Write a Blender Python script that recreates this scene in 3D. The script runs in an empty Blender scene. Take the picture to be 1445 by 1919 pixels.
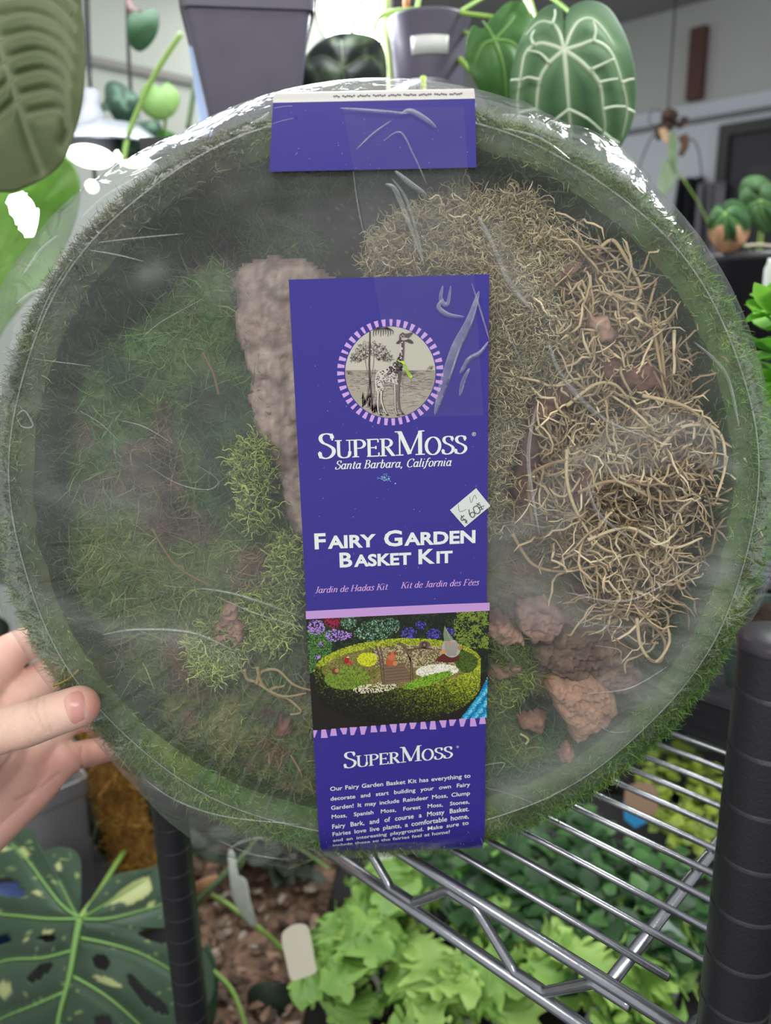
import bpy, bmesh, math, random
import numpy as np
from mathutils import Vector, Matrix, geometry
from mathutils.bvhtree import BVHTree
random.seed(7); rng = np.random.default_rng(7)
PI = math.pi

# ------------------------------------------------------------------ camera
PW, PH, FPX = 1445, 1919, 1450.0
_t = math.radians(15.4); _r = .0207
FW = np.array([0, math.cos(_t), -math.sin(_t)])
_r0 = np.array([1., 0, 0]); _u0 = np.array([0, math.sin(_t), math.cos(_t)])
RT = math.cos(_r)*_r0 - math.sin(_r)*_u0
UP = math.sin(_r)*_r0 + math.cos(_r)*_u0
EYE = np.array([0, 0, 1.5])
sc = bpy.context.scene
cd = bpy.data.cameras.new('camera'); cam = bpy.data.objects.new('camera', cd); sc.collection.objects.link(cam)
cd.sensor_fit = 'HORIZONTAL'; cd.sensor_width = 36; cd.lens = 36*FPX/PW
cd.clip_start = .01; cd.clip_end = 60
M = Matrix(((RT[0], UP[0], -FW[0], EYE[0]), (RT[1], UP[1], -FW[1], EYE[1]), (RT[2], UP[2], -FW[2], EYE[2]), (0, 0, 0, 1)))
cam.matrix_world = M
cd.dof.use_dof = True; cd.dof.focus_distance = .345; cd.dof.aperture_fstop = 10
sc.camera = cam

# ------------------------------------------------------------------ world, exposure
world = bpy.data.worlds.new('world'); sc.world = world; world.use_nodes = True
bg = world.node_tree.nodes['Background']; bg.inputs[0].default_value = (.93, .97, 1.0, 1); bg.inputs[1].default_value = .74
sc.view_settings.view_transform = 'Standard'; sc.view_settings.look = 'None'
sc.view_settings.exposure = 0; sc.view_settings.gamma = 1; sc.view_settings.use_curve_mapping = False
sc.cycles.transparent_max_bounces = 24
sc.cycles.max_bounces = 6; sc.cycles.diffuse_bounces = 3; sc.cycles.glossy_bounces = 3; sc.cycles.transmission_bounces = 4
sc.cycles.sample_clamp_indirect = 4; sc.cycles.use_denoising = True
sc.cycles.caustics_reflective = False; sc.cycles.caustics_refractive = False

def area_light(name, loc, target, sx, sy, power, col):
    l = bpy.data.lights.new(name, 'AREA'); l.shape = 'RECTANGLE'; l.size = sx; l.size_y = sy; l.energy = power; l.color = col
    o = bpy.data.objects.new(name, l); sc.collection.objects.link(o); o.location = loc
    o.rotation_euler = (Vector(target)-Vector(loc)).to_track_quat('-Z', 'Y').to_euler()
    return o
area_light('added_key_light', (-.25, -.75, 2.25), (0, .34, 1.3), 1.1, .25, 11, (1, .97, .93))  # unseen key light added behind the camera for the front and film reflections
area_light('added_wall_light', (-.15, 1.9, 2.26), (-.1, 1.9, 0), .9, .25, 6, (1, .99, .97))  # unseen area light added to brighten the left wall
area_light('added_back_light', (-.28, 1.05, 2.12), (0, .45, 1.5), .7, .16, 12, (.9, .96, 1))  # unseen area light added above the back for shine on the film
area_light('added_side_light', (.62, .75, 2.1), (.25, .55, 1.2), .5, .16, 9, (.95, 1, .97))  # unseen area light added at the side, also for shine on the film
area_light('bench_fill_light', (.35, .62, 1.165), (.35, .60, .8), .5, .10, 1.3, (.95, 1, .95))  # unseen area light under the shelf, brightens the bench plants

# ------------------------------------------------------------------ geometry of the view
UD = np.array([-math.cos(math.radians(44)), math.sin(math.radians(44)), 0])   # short side of the shelf, left and away
ND = np.array([UD[1], -UD[0], 0])                                             # long side of the shelf, right and away
def ray(x, y): return FW + RT*((x-722.5)/FPX) - UP*((y-959.5)/FPX)
def PD(x, y, d): return EYE + ray(x, y)*d
def PY(x, y, Y): r = ray(x, y); return EYE + r*(Y/r[1])
def PZ(x, y, z): r = ray(x, y); return EYE + r*((z-1.5)/r[2])
def PN(x, y, n): r = ray(x, y); return EYE + r*(n/(r@ND))
def PU(x, y, u): r = ray(x, y); return EYE + r*(u/(r@UD))
def UN(u, n, z): return UD*u + ND*n + np.array([0, 0, z])
def rays(P): P = np.asarray(P, float); return FW + np.outer((P[:, 0]-722.5)/FPX, RT) - np.outer((P[:, 1]-959.5)/FPX, UP)
def PYs(P, Y): r = rays(P); return EYE + r*(Y/r[:, 1])[:, None]
def proj(V):
    D = np.asarray(V, float)-EYE; k = D@FW
    return np.stack([722.5+FPX*(D@RT)/k, 959.5-FPX*(D@UP)/k], -1)

# ------------------------------------------------------------------ colours and noise
def lin(c):
    c = np.asarray(c, float)/255.0
    return np.where(c <= .04045, c/12.92, ((c+.055)/1.055)**2.4)
def L4(c): v = lin(c); return (float(v[0]), float(v[1]), float(v[2]), 1)
def _h(i, j, k, s):
    n = (i*374761393 + j*668265263 + k*2147483647 + s*1274126177) & 0xffffffff
    n = ((n ^ (n >> 13))*1274126177) & 0xffffffff
    return ((n ^ (n >> 16)) & 0xffff)/65535.0
def vnoise(P, s=0):
    P = np.asarray(P, float); I = np.floor(P).astype(np.int64); f = P-I; f = f*f*(3-2*f); o = 0
    for a in (0, 1):
        for b in (0, 1):
            for c in (0, 1):
                w = (f[:, 0] if a else 1-f[:, 0])*(f[:, 1] if b else 1-f[:, 1])*(f[:, 2] if c else 1-f[:, 2])
                o = o + w*_h(I[:, 0]+a, I[:, 1]+b, I[:, 2]+c, s)
    return o
def fbm(P, scale, octv=3, s=0):
    P = np.asarray(P, float)
    if P.shape[1] == 2: P = np.column_stack([P, np.zeros(len(P))])
    o = 0; a = 1; t = 0
    for k in range(octv): o = o + a*vnoise(P*scale*2**k + 17.3*k, s+k); t += a; a *= .55
    return o/t
def inpoly(P, poly):
    x, y = P[:, 0], P[:, 1]; r = np.zeros(len(P), bool); n = len(poly)
    for i in range(n):
        x0, y0 = poly[i]; x1, y1 = poly[i-1]
        if y0 == y1: continue
        c = ((y0 > y) != (y1 > y)) & (x < (x1-x0)*(y-y0)/(y1-y0)+x0); r ^= c
    return r
def segdist(P, poly, closed=True):
    d = np.full(len(P), 1e9); n = len(poly)
    for i in range(n if closed else n-1):
        a = np.array(poly[i], float); b = np.array(poly[(i+1) % n], float); ab = b-a
        t = np.clip(((P-a)@ab)/max(ab@ab, 1e-12), 0, 1); q = a+t[:, None]*ab
        d = np.minimum(d, np.hypot(*(P-q).T))
    return d
def smooth_poly(pts, closed=True, sub=6):
    pts = np.asarray(pts, float); n = len(pts); out = []
    rngi = range(n) if closed else range(n-1)
    for i in rngi:
        if closed: p0, p1, p2, p3 = pts[i-1], pts[i], pts[(i+1) % n], pts[(i+2) % n]
        else: p0, p1, p2, p3 = pts[max(i-1, 0)], pts[i], pts[i+1], pts[min(i+2, n-1)]
        for k in range(sub):
            t = k/sub
            out.append(.5*((2*p1)+(-p0+p2)*t+(2*p0-5*p1+4*p2-p3)*t*t+(-p0+3*p1-3*p2+p3)*t**3))
    if not closed: out.append(pts[-1])
    return np.array(out)

# ------------------------------------------------------------------ objects
WL = {}
def thing(name, label, cat, loc, group=None, kind=None):
    o = bpy.data.objects.new(name, None); sc.collection.objects.link(o); o.location = [float(c) for c in loc]
    o.empty_display_size = .02; WL[o.name] = np.array(loc, float)
    o['label'] = label; o['category'] = cat
    if group: o['group'] = group
    if kind: o['kind'] = kind
    return o
def tag(o, label, cat=None, group=None, kind=None):
    if label: o['label'] = label
    if cat: o['category'] = cat
    if group: o['group'] = group
    if kind: o['kind'] = kind
    return o
def mesh(name, V, Fc, m, parent=None, cols=None, smooth=True, loc=None, label=None):
    V = np.asarray(V, np.float64)
    base = WL[parent.name] if parent is not None else (np.array(loc, float) if loc is not None else np.zeros(3))
    if isinstance(Fc, np.ndarray):
        me = bpy.data.meshes.new(name); k = Fc.shape[1]; nf = len(Fc)
        me.vertices.add(len(V)); me.vertices.foreach_set('co', (V-base).astype(np.float32).ravel())
        me.loops.add(nf*k); me.loops.foreach_set('vertex_index', Fc.astype(np.int32).ravel())
        me.polygons.add(nf); me.polygons.foreach_set('loop_start', np.arange(0, nf*k, k, dtype=np.int32))
        me.polygons.foreach_set('loop_total', np.full(nf, k, np.int32))
        me.update(calc_edges=True)
    else:
        me = bpy.data.meshes.new(name); me.from_pydata([tuple(v) for v in (V-base)], [], Fc); me.update()
    if smooth: me.polygons.foreach_set('use_smooth', np.ones(len(me.polygons), bool))
    if cols is not None:
        a = me.color_attributes.new('Col', 'FLOAT_COLOR', 'POINT')
        c = np.ones((len(V), 4), np.float32); c[:, :3] = cols; a.data.foreach_set('color', c.ravel())
    if m is not None: me.materials.append(m)
    o = bpy.data.objects.new(name, me); sc.collection.objects.link(o)
    if parent is not None: o.parent = parent; WL[o.name] = base
    else:
        o.location = [float(c) for c in base]; WL[o.name] = base
    if label: o['label'] = label
    return o
def inst(name, me, parent, Mx, label=None):
    o = bpy.data.objects.new(name, me); sc.collection.objects.link(o)
    o.parent = parent; o.matrix_basis = Matrix.Translation(-Vector(WL[parent.name])) @ Mx; return o
class B:
    """collects pieces of one mesh"""
    def __init__(s): s.V = []; s.F = []; s.C = []; s.n = 0
    def add(s, V, Fs, c=None):
        V = np.asarray(V, float); s.V.append(V); s.F += [[int(i)+s.n for i in f] for f in Fs]; s.n += len(V)
        s.C.append(np.tile(lin(c) if c is not None else np.ones(3), (len(V), 1))); return s
    def build(s, name, m, parent=None, col=False, **k):
        return mesh(name, np.vstack(s.V), s.F, m, parent, np.vstack(s.C) if col else None, **k)
def box_vf(c, ax, ay, az):
    c = np.array(c, float); V = [c+i*np.array(ax)+j*np.array(ay)+k*np.array(az) for i in (-1, 1) for j in (-1, 1) for k in (-1, 1)]
    return V, [(0, 1, 3, 2), (4, 6, 7, 5), (0, 4, 5, 1), (2, 3, 7, 6), (0, 2, 6, 4), (1, 5, 7, 3)]
def unbox(u0, u1, n0, n1, z0, z1):
    return box_vf(UN((u0+u1)/2, (n0+n1)/2, (z0+z1)/2), UD*(u1-u0)/2, ND*(n1-n0)/2, (0, 0, (z1-z0)/2))
def frames(P):
    T = np.gradient(P, axis=-2); T /= np.linalg.norm(T, axis=-1, keepdims=True)+1e-12
    ref = np.array([.31, .17, .93]); A = np.cross(T, ref); A /= np.linalg.norm(A, axis=-1, keepdims=True)+1e-12
    return T, A, np.cross(T, A)
def tube_vf(P, R, sides=8, cap=True):
    P = np.asarray(P, float); S = len(P); R = np.broadcast_to(np.asarray(R, float), (S,))
    T, A, Bn = frames(P); an = np.arange(sides)*2*PI/sides
    V = P[:, None]+R[:, None, None]*(np.cos(an)[None, :, None]*A[:, None]+np.sin(an)[None, :, None]*Bn[:, None])
    Fs = [(i*sides+j, i*sides+(j+1) % sides, (i+1)*sides+(j+1) % sides, (i+1)*sides+j) for i in range(S-1) for j in range(sides)]
    if cap: Fs += [tuple(range(sides))[::-1], tuple((S-1)*sides+j for j in range(sides))]
    return V.reshape(-1, 3), Fs
def tube(name, P, R, m, parent=None, sides=10, **k):
    V, Fs = tube_vf(P, R, sides); return mesh(name, V, Fs, m, parent, **k)
def tubes(P, R, sides=4):
    """P (N,S,3) R (N,S)"""
    N, S, _ = P.shape; T, A, Bn = frames(P); an = np.arange(sides)*2*PI/sides
    V = P[:, :, None]+R[:, :, None, None]*(np.cos(an)[None, None, :, None]*A[:, :, None]+np.sin(an)[None, None, :, None]*Bn[:, :, None])
    i, j = np.meshgrid(np.arange(S-1), np.arange(sides), indexing='ij'); i = i.ravel(); j = j.ravel()
    q = np.stack([i*sides+j, i*sides+(j+1) % sides, (i+1)*sides+(j+1) % sides, (i+1)*sides+j], 1)
    Fs = (q[None]+(np.arange(N)*S*sides)[:, None, None]).reshape(-1, 4)
    return V.reshape(-1, 3), Fs
def ribbons(P, Wd):
    """flat strips: P (N,S,3), Wd (N,S)"""
    N, S, _ = P.shape; T, A, Bn = frames(P); ph = rng.uniform(0, PI, (N, 1, 1)); D = np.cos(ph)*A+np.sin(ph)*Bn
    V = np.stack([P-D*Wd[..., None], P+D*Wd[..., None]], 2)
    i = np.arange(S-1); q = np.stack([2*i, 2*i+1, 2*i+3, 2*i+2], 1)
    Fs = (q[None]+(np.arange(N)*S*2)[:, None, None]).reshape(-1, 4)
    return V.reshape(-1, 3), Fs
def fibres(name, roots, dirs, ln, wd, m, parent, cols, segs=3, curl=.5, kind='stuff', label=None):
    N = len(roots); t = np.linspace(0, 1, segs+1)[None, :, None]
    dirs = dirs/np.linalg.norm(dirs, axis=1, keepdims=True); c = rng.normal(0, curl, (N, 1, 3)); c2 = rng.normal(0, curl*.5, (N, 1, 3))
    P = roots[:, None]+ln[:, None, None]*(dirs[:, None]*t+c*t*t+c2*np.sin(t*PI))
    Wd = wd[:, None]*(1-.85*np.linspace(0, 1, segs+1)[None]**2)
    V, Fs = ribbons(P, Wd); C = np.repeat(cols, (segs+1)*2, axis=0)
    o = mesh(name, V, Fs, m, parent, C, smooth=False)
    if kind: o['kind'] = kind
    if label: o['label'] = label
    return o
def lathe_vf(prof, c, segs=48, ax=(0, 0, 1), xa=(1, 0, 0)):
    ax = np.array(ax, float); xa = np.array(xa, float); ya = np.cross(ax, xa); c = np.array(c, float)
    an = np.arange(segs)*2*PI/segs; D = np.cos(an)[:, None]*xa+np.sin(an)[:, None]*ya
    V = np.array([c+h*ax+r*d for r, h in prof for d in D]); K = len(prof)
    Fs = [(i*segs+j, i*segs+(j+1) % segs, (i+1)*segs+(j+1) % segs, (i+1)*segs+j) for i in range(K-1) for j in range(segs)]
    return V, Fs

# ------------------------------------------------------------------ materials
def mat(name, col, rough=.6, metal=0, spec=.5, emis=None, estr=0, bump=0, bscale=200, var=0, vscale=40, trans=0, coat=0):
    m = bpy.data.materials.new(name); m.use_nodes = True; nt = m.node_tree; b = nt.nodes['Principled BSDF']
    b.inputs['Base Color'].default_value = L4(col); b.inputs['Roughness'].default_value = rough; b.inputs['Metallic'].default_value = metal
    b.inputs['Specular IOR Level'].default_value = spec; b.inputs['Coat Weight'].default_value = coat
    if emis is not None: b.inputs['Emission Color'].default_value = L4(emis); b.inputs['Emission Strength'].default_value = estr
    tc = nt.nodes.new('ShaderNodeTexCoord')
    if bump:
        n = nt.nodes.new('ShaderNodeTexNoise'); n.inputs['Scale'].default_value = bscale; n.inputs['Detail'].default_value = 4
        bp = nt.nodes.new('ShaderNodeBump'); bp.inputs['Strength'].default_value = bump; bp.inputs['Distance'].default_value = .002
        nt.links.new(tc.outputs['Object'], n.inputs['Vector']); nt.links.new(n.outputs['Fac'], bp.inputs['Height']); nt.links.new(bp.outputs[0], b.inputs['Normal'])
    if var:
        n = nt.nodes.new('ShaderNodeTexNoise'); n.inputs['Scale'].default_value = vscale; n.inputs['Detail'].default_value = 5
        h = nt.nodes.new('ShaderNodeHueSaturation'); h.inputs['Color'].default_value = L4(col)
        mr = nt.nodes.new('ShaderNodeMapRange'); mr.inputs[1].default_value = .3; mr.inputs[2].default_value = .7; mr.inputs[3].default_value = 1-var; mr.inputs[4].default_value = 1+var
        nt.links.new(tc.outputs['Object'], n.inputs['Vector']); nt.links.new(n.outputs['Fac'], mr.inputs[0]); nt.links.new(mr.outputs[0], h.inputs['Value']); nt.links.new(h.outputs[0], b.inputs['Base Color'])
    return m
def mat_col(name, rough=.7, spec=.3, trans=0, bump=0, bscale=400, coat=0, sheen=0):
    """colour comes from the painted vertex colours of the mesh"""
    m = bpy.data.materials.new(name); m.use_nodes = True; nt = m.node_tree; b = nt.nodes['Principled BSDF']
    a = nt.nodes.new('ShaderNodeVertexColor'); a.layer_name = 'Col'; nt.links.new(a.outputs[0], b.inputs['Base Color'])
    b.inputs['Roughness'].default_value = rough; b.inputs['Specular IOR Level'].default_value = spec; b.inputs['Coat Weight'].default_value = coat
    if bump:
        tc = nt.nodes.new('ShaderNodeTexCoord'); n = nt.nodes.new('ShaderNodeTexNoise'); n.inputs['Scale'].default_value = bscale; n.inputs['Detail'].default_value = 4
        bp = nt.nodes.new('ShaderNodeBump'); bp.inputs['Strength'].default_value = bump; bp.inputs['Distance'].default_value = .001
        nt.links.new(tc.outputs['Object'], n.inputs['Vector']); nt.links.new(n.outputs['Fac'], bp.inputs['Height']); nt.links.new(bp.outputs[0], b.inputs['Normal'])
    if trans:
        t = nt.nodes.new('ShaderNodeBsdfTranslucent'); mx = nt.nodes.new('ShaderNodeMixShader'); mx.inputs[0].default_value = trans
        nt.links.new(a.outputs[0], t.inputs[0]); nt.links.new(b.outputs[0], mx.inputs[1]); nt.links.new(t.outputs[0], mx.inputs[2])
        nt.links.new(mx.outputs[0], nt.nodes['Material Output'].inputs[0])
    return m
def mat_film(name, milk0, milk1, rough=.1, nscale=9, bump=.35, bscale=30, gl=1.2, gmax=.5, ms=.35, tint=(1, 1, 1), whitened=False):
    m = bpy.data.materials.new(name); m.use_nodes = True; nt = m.node_tree; nt.nodes.clear(); N = nt.nodes.new; LK = nt.links.new
    out = N('ShaderNodeOutputMaterial'); tc = N('ShaderNodeTexCoord'); mp = N('ShaderNodeMapping'); mp.inputs['Scale'].default_value = (1, 1, 1.8)
    mp.inputs['Rotation'].default_value = (0, .5, 0); LK(tc.outputs['Object'], mp.inputs[0])
    n1 = N('ShaderNodeTexNoise'); n1.inputs['Scale'].default_value = nscale; n1.inputs['Detail'].default_value = 5; n1.inputs['Distortion'].default_value = .8; LK(mp.outputs[0], n1.inputs['Vector'])
    mr = N('ShaderNodeMapRange'); mr.inputs[1].default_value = ms; mr.inputs[2].default_value = .72; mr.inputs[3].default_value = milk0; mr.inputs[4].default_value = milk1; LK(n1.outputs['Fac'], mr.inputs[0])
    if whitened:  # adds the painted haze and glints to the milkiness
        at = N('ShaderNodeVertexColor'); at.layer_name = 'Col'; ad = N('ShaderNodeMath'); ad.operation = 'ADD'; LK(mr.outputs[0], ad.inputs[0]); LK(at.outputs[0], ad.inputs[1]); mr = ad
    n2 = N('ShaderNodeTexNoise'); n2.inputs['Scale'].default_value = bscale; n2.inputs['Detail'].default_value = 3; n2.inputs['Distortion'].default_value = 1.2; LK(mp.outputs[0], n2.inputs['Vector'])
    bp = N('ShaderNodeBump'); bp.inputs['Strength'].default_value = bump; bp.inputs['Distance'].default_value = .002; LK(n2.outputs['Fac'], bp.inputs['Height'])
    fr = N('ShaderNodeFresnel'); fr.inputs[0].default_value = 1.45; LK(bp.outputs[0], fr.inputs['Normal'])
    mu = N('ShaderNodeMath'); mu.operation = 'MULTIPLY'; mu.inputs[1].default_value = gl; mu.use_clamp = True; LK(fr.outputs[0], mu.inputs[0])
    mn = N('ShaderNodeMath'); mn.operation = 'MINIMUM'; mn.inputs[1].default_value = gmax; LK(mu.outputs[0], mn.inputs[0]); mu = mn
    g = N('ShaderNodeBsdfGlossy'); g.inputs['Roughness'].default_value = rough; LK(bp.outputs[0], g.inputs['Normal'])
    tr = N('ShaderNodeBsdfTransparent'); tr.inputs[0].default_value = (tint[0], tint[1], tint[2], 1)
    mx = N('ShaderNodeMixShader'); LK(mu.outputs[0], mx.inputs[0]); LK(tr.outputs[0], mx.inputs[1]); LK(g.outputs[0], mx.inputs[2])
    df = N('ShaderNodeBsdfDiffuse'); df.inputs[0].default_value = (.8, .82, .8, 1); tl = N('ShaderNodeBsdfTranslucent'); tl.inputs[0].default_value = (.8, .82, .8, 1)
    m2 = N('ShaderNodeMixShader'); m2.inputs[0].default_value = .4; LK(df.outputs[0], m2.inputs[1]); LK(tl.outputs[0], m2.inputs[2])
    m3 = N('ShaderNodeMixShader'); LK(mr.outputs[0], m3.inputs[0]); LK(mx.outputs[0], m3.inputs[1]); LK(m2.outputs[0], m3.inputs[2]); LK(m3.outputs[0], out.inputs[0])
    return m
M_moss = mat_col('moss_fibre', .8, .15, .25)
M_clump = mat_col('moss_clump', .95, .05)
M_leaf = mat_col('leaf_tissue', .45, .4, .35)
M_leafd = mat_col('velvet_leaf_tissue', .6, .3, .2)
M_bark = mat_col('bark', .85, .2, bump=.6, bscale=500)
M_vine = mat_col('dry_vine', .8, .2)
M_print = mat_col('card_print', .45, .4)
M_film = mat_film('clear_film', .03, .15, whitened=True, ms=.40, gl=.9, gmax=.3, bump=.15)
M_skirt = mat_film('clear_film_side', .01, .09, rough=.14, nscale=22, bump=.8, bscale=60, gl=.8, gmax=.22)
M_fold = mat_film('film_fold', .10, .38, rough=.12, nscale=90, gl=2.5, gmax=.6)  # milky white imitates glints along folds and creases
M_tape = mat_film('clear_tape', .0, .03, rough=.08, nscale=20, bump=.1, gl=.8, gmax=.3)
M_black = mat('black_powder_coat', (30, 29, 33), .38, bump=.15, bscale=900)
M_blackplastic = mat('black_plastic', (38, 36, 42), .45, bump=.1, bscale=300)
M_potplastic = mat('pot_plastic', (98, 92, 108), .42, var=.06)
M_wire = mat('zinc_wire', (160, 161, 166), .26, metal=.9, bump=.06, bscale=250, var=.12, vscale=60)
M_soil = mat('soil', (62, 44, 34), .95, bump=1, bscale=300, var=.4, vscale=150)
M_white = mat('white_plastic', (225, 225, 220), .4)
M_cream = mat('cream_plastic', (218, 214, 190), .5)
# ================================================================== the room
M_wallL = mat('painted_wall', (190, 197, 188), .8, var=.04, vscale=2)
M_wallR = mat('grey_wall', (192, 192, 192), .8, var=.05, vscale=3)
M_panel = mat('pale_board', (212, 217, 228), .7, var=.03, vscale=3)
M_ceil = mat('ceiling_paint', (150, 148, 148), .85, var=.04, vscale=2)
M_floor = mat('concrete_floor', (120, 118, 115), .8, var=.15, vscale=4)
M_dark = mat('dark_glossy', (26, 25, 32), .35)
WU, WN, CZ = 1.776, 2.456, 2.30
def struct(name, V, Fs, m, parent=None, **k):
    o = mesh(name, V, Fs, m, parent, smooth=False, **k)
    if parent is None: o['kind'] = 'structure'
    return o
struct('floor', *unbox(-2.6, WU, -1.8, WN, -.05, 0), M_floor)
struct('ceiling', *unbox(-2.6, WU+.05, .9, WN+.05, CZ, CZ+.05), M_ceil)
wl = struct('wall_left', *unbox(WU, WU+.06, -1.8, WN+.05, 0, CZ), M_wallL)
wr = struct('wall_right', *unbox(-2.6, WU, WN, WN+.06, 0, CZ), M_wallR)
# left wall: cable rail
a, b = PU(160, 110, WU), PU(362, 156, WU); z = (a[2]+b[2])/2
struct('trim_1', *unbox(WU-.012, WU-.001, -1.5, WN-.02, z-.008, z+.008), mat('grey_trim', (140, 140, 136), .6))
# right wall: pale board with a top edge, rail, brown strip
zb = PN(1300, 198, WN)[2]
struct('wall_panel', *unbox(-2.4, WU-.01, WN-.02, WN-.001, .1, zb), M_panel, wr)
a = PN(1300, 227, WN-.03)
struct('trim_2', *unbox(-2.4, WU-.03, WN-.034, WN-.021, a[2]-.006, a[2]+.006), mat('rail_grey', (110, 110, 114), .5))
a = PN(1316, 52, WN-.01); b = PN(1301, 188, WN-.01)
bb = B(); uc = (a@UD+b@UD)/2; bb.add(*unbox(uc-.022, uc+.022, WN-.03, WN-.001, b[2], a[2]))
bb.build('trim_3', mat('rusty_brown_strip', (92, 62, 56), .7), smooth=False)['kind'] = 'structure'
# dark doorway
a = PN(1352, 236, WN-.03); uL = a@UD; zt = a[2]
dr = struct('door_1', *unbox(uL-1.0, uL-.03, WN-.030, WN-.021, .02, zt-.03), mat('door_dark', (34, 33, 42), .5))
bb = B(); bb.add(*unbox(uL-1.03, uL, WN-.045, WN-.031, zt-.03, zt)); bb.add(*unbox(uL-.03, uL, WN-.045, WN-.031, .02, zt-.03))
bb.build('door_frame', mat('door_frame_black', (20, 20, 24), .4), dr, smooth=False)
for k in range(2):
    u0 = uL-.09-.45*k; bb = B(); bb.add(*unbox(u0-.36, u0, WN-.034, WN-.0301, .15, zt-.12)); bb.build('door_panel', M_dark, dr, smooth=False)
# hanging dark jacket and a grey cloth by the doorway
def drape(name, label, u0, u1, z0, z1, n, m, fold, grp=None, cat='clothing', shoulder=.0):
    nu, nz = 26, 20; V = []
    for j in range(nz):
        for i in range(nu):
            s = i/(nu-1); t = j/(nz-1); w = 1-shoulder*(1-t)**4
            u = (u0+u1)/2+(s-.5)*(u1-u0)*w; V.append(UN(u, n-.02-.02*math.sin(s*fold)-.015*math.cos(s*fold*2.3+t), z1+(z0-z1)*t))
    Fs = [(j*nu+i, j*nu+i+1, (j+1)*nu+i+1, (j+1)*nu+i) for j in range(nz-1) for i in range(nu-1)]
    o = mesh(name, V, Fs, m, loc=UN((u0+u1)/2, n, z0)); s = o.modifiers.new('s', 'SOLIDIFY'); s.thickness = .006; tag(o, label, cat, grp); return o
a = PN(1262, 335, WN-.08); b = PN(1308, 520, WN-.08)
drape('jacket', 'dark jacket hanging on the pale wall left of the black doorway', b@UD, a@UD, b[2]-.25, a[2], WN-.03, mat('jacket_cloth', (38, 38, 46), .9), 14, shoulder=.3)
a = PN(1306, 345, WN-.08); b = PN(1336, 560, WN-.08)
drape('towel', 'pale grey cloth hanging between the dark jacket and the black doorway', b@UD, a@UD, b[2]-.25, a[2], WN-.03, mat('grey_cloth', (146, 142, 150), .9), 9, cat='towel')

# ================================================================== upper shelf behind the basket, lamps
US = thing('plant_shelf', 'upper plant shelf hidden behind the basket, carrying the two dark pots', 'shelf', (0.0, .79, 1.613))
V, Fs = box_vf((-.008, .79, 1.619), (.178, 0, 0), (0, .13, 0), (0, 0, .006)); mesh('shelf_board', V, Fs, M_blackplastic, US, smooth=False)
for sx in (-.13, .042):
    for y in (.80, .88):
        tube('hanging_cable', [(sx, y, 1.624), (sx, y, 1.9), (sx, y, CZ-.001)], .0012, M_black, US, 6)

M_lampbody = mat('lamp_body_grey', (120, 122, 128), .5)
def bulb(name, label, c, ax, r, estr, parent=None, sock=True, group=None):
    t = thing(name, label, 'lamp', c, group)
    ax = np.array(ax, float); ax /= np.linalg.norm(ax); xa = np.cross(ax, (.3, .9, .2)); xa /= np.linalg.norm(xa)
    pr = [(.001, 0), (r*.55, r*.04), (r*.85, r*.12), (r*.97, r*.22)] if r < .03 else [(.001, 0), (r*.55, r*.06), (r*.85, r*.25), (r, r*.62), (r*.93, r*1.05)]
    V, Fs = lathe_vf(pr, c, 32, -ax, xa); mesh('lamp_face', V, Fs, mat(name+'_glow', (255, 255, 255), .4, emis=(255, 250, 240), estr=estr), t)
    pr = [(r*.98, r*.23), (r*1.0, r*.5), (r*.97, r*1.3), (r*.7, r*1.9), (r*.42, r*2.5), (r*.40, r*3.1), (.001, r*3.12)] if r < .03 else [(r*.94, r*1.05), (r*.97, r*1.3), (r*.7, r*1.9), (r*.42, r*2.5), (r*.40, r*3.1), (.001, r*3.12)]
    V, Fs = lathe_vf(pr, c, 32, -ax, xa); mesh('lamp_body', V, Fs, M_lampbody, t)
    cord0 = c-ax*r*3.1*1.0; cord0 = np.array(c)-ax*r*3.1
    tube('cord', smooth_poly([cord0, cord0+np.array([0, .02, .12]), [cord0[0]*.9, cord0[1]+.05, CZ-.001]], False, 8), .0025, M_black, t)
    return t
# blazing grow lamp between the pots
c = PD(652, 30, .82); bulb('grow_lamp', 'blazing white grow bulb above the gap between the two dark pots', c, (-.25, -1, -.5), .040, 16)
# clamp lamps at left
c = PD(170, 302, .95); bulb('clip_lamp', 'glowing lamp under the pale shade beside the big ribbed leaf, left one of two', c, (0, -.35, -1), .028, 6)
c = PD(248, 303, 1.02); bulb('clip_lamp', 'glowing lamp right beside the film edge, right one of the two under the pale shade', c, (0, -.35, -1), .024, 6)
t = thing('lamp_shade', 'flat metal reflector shade above the two glowing lamps at the left', 'shade', PD(190, 285, .98))
c = PD(200, 280, .985); V, Fs = lathe_vf([(.004, .03), (.045, .026), (.075, .004), (.078, 0), (.073, .001), (.043, .022), (.004, .026)], c, 40); mesh('shade', V, Fs, mat('shade_metal', (170, 174, 182), .3, metal=.6), t)
c = PD(172, 350, 1.0); bulb('tube_lamp', 'white glow of a grow lamp low behind the film, below the shade', c, (.1, -.9, -.3), .008, 4)
c = PD(42, 400, .78); bulb('panel_lamp', 'white grow light shining through the gap in the bright green leaf', c, (.3, -1, -.3), .030, 30)
# real light of the visible grow lamps
for nm, p, e in (('grow_lamp_light', PD(640, 75, .72), 1.6), ('clip_lamp_light', PD(180, 345, .84), .35), ('panel_lamp_light', PD(60, 400, .72), .5)):
    l = bpy.data.lights.new(nm, 'POINT'); l.energy = e; l.shadow_soft_size = .03; l.color = (.93, .97, 1)
    o = bpy.data.objects.new(nm, l); sc.collection.objects.link(o); o.location = p
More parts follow.
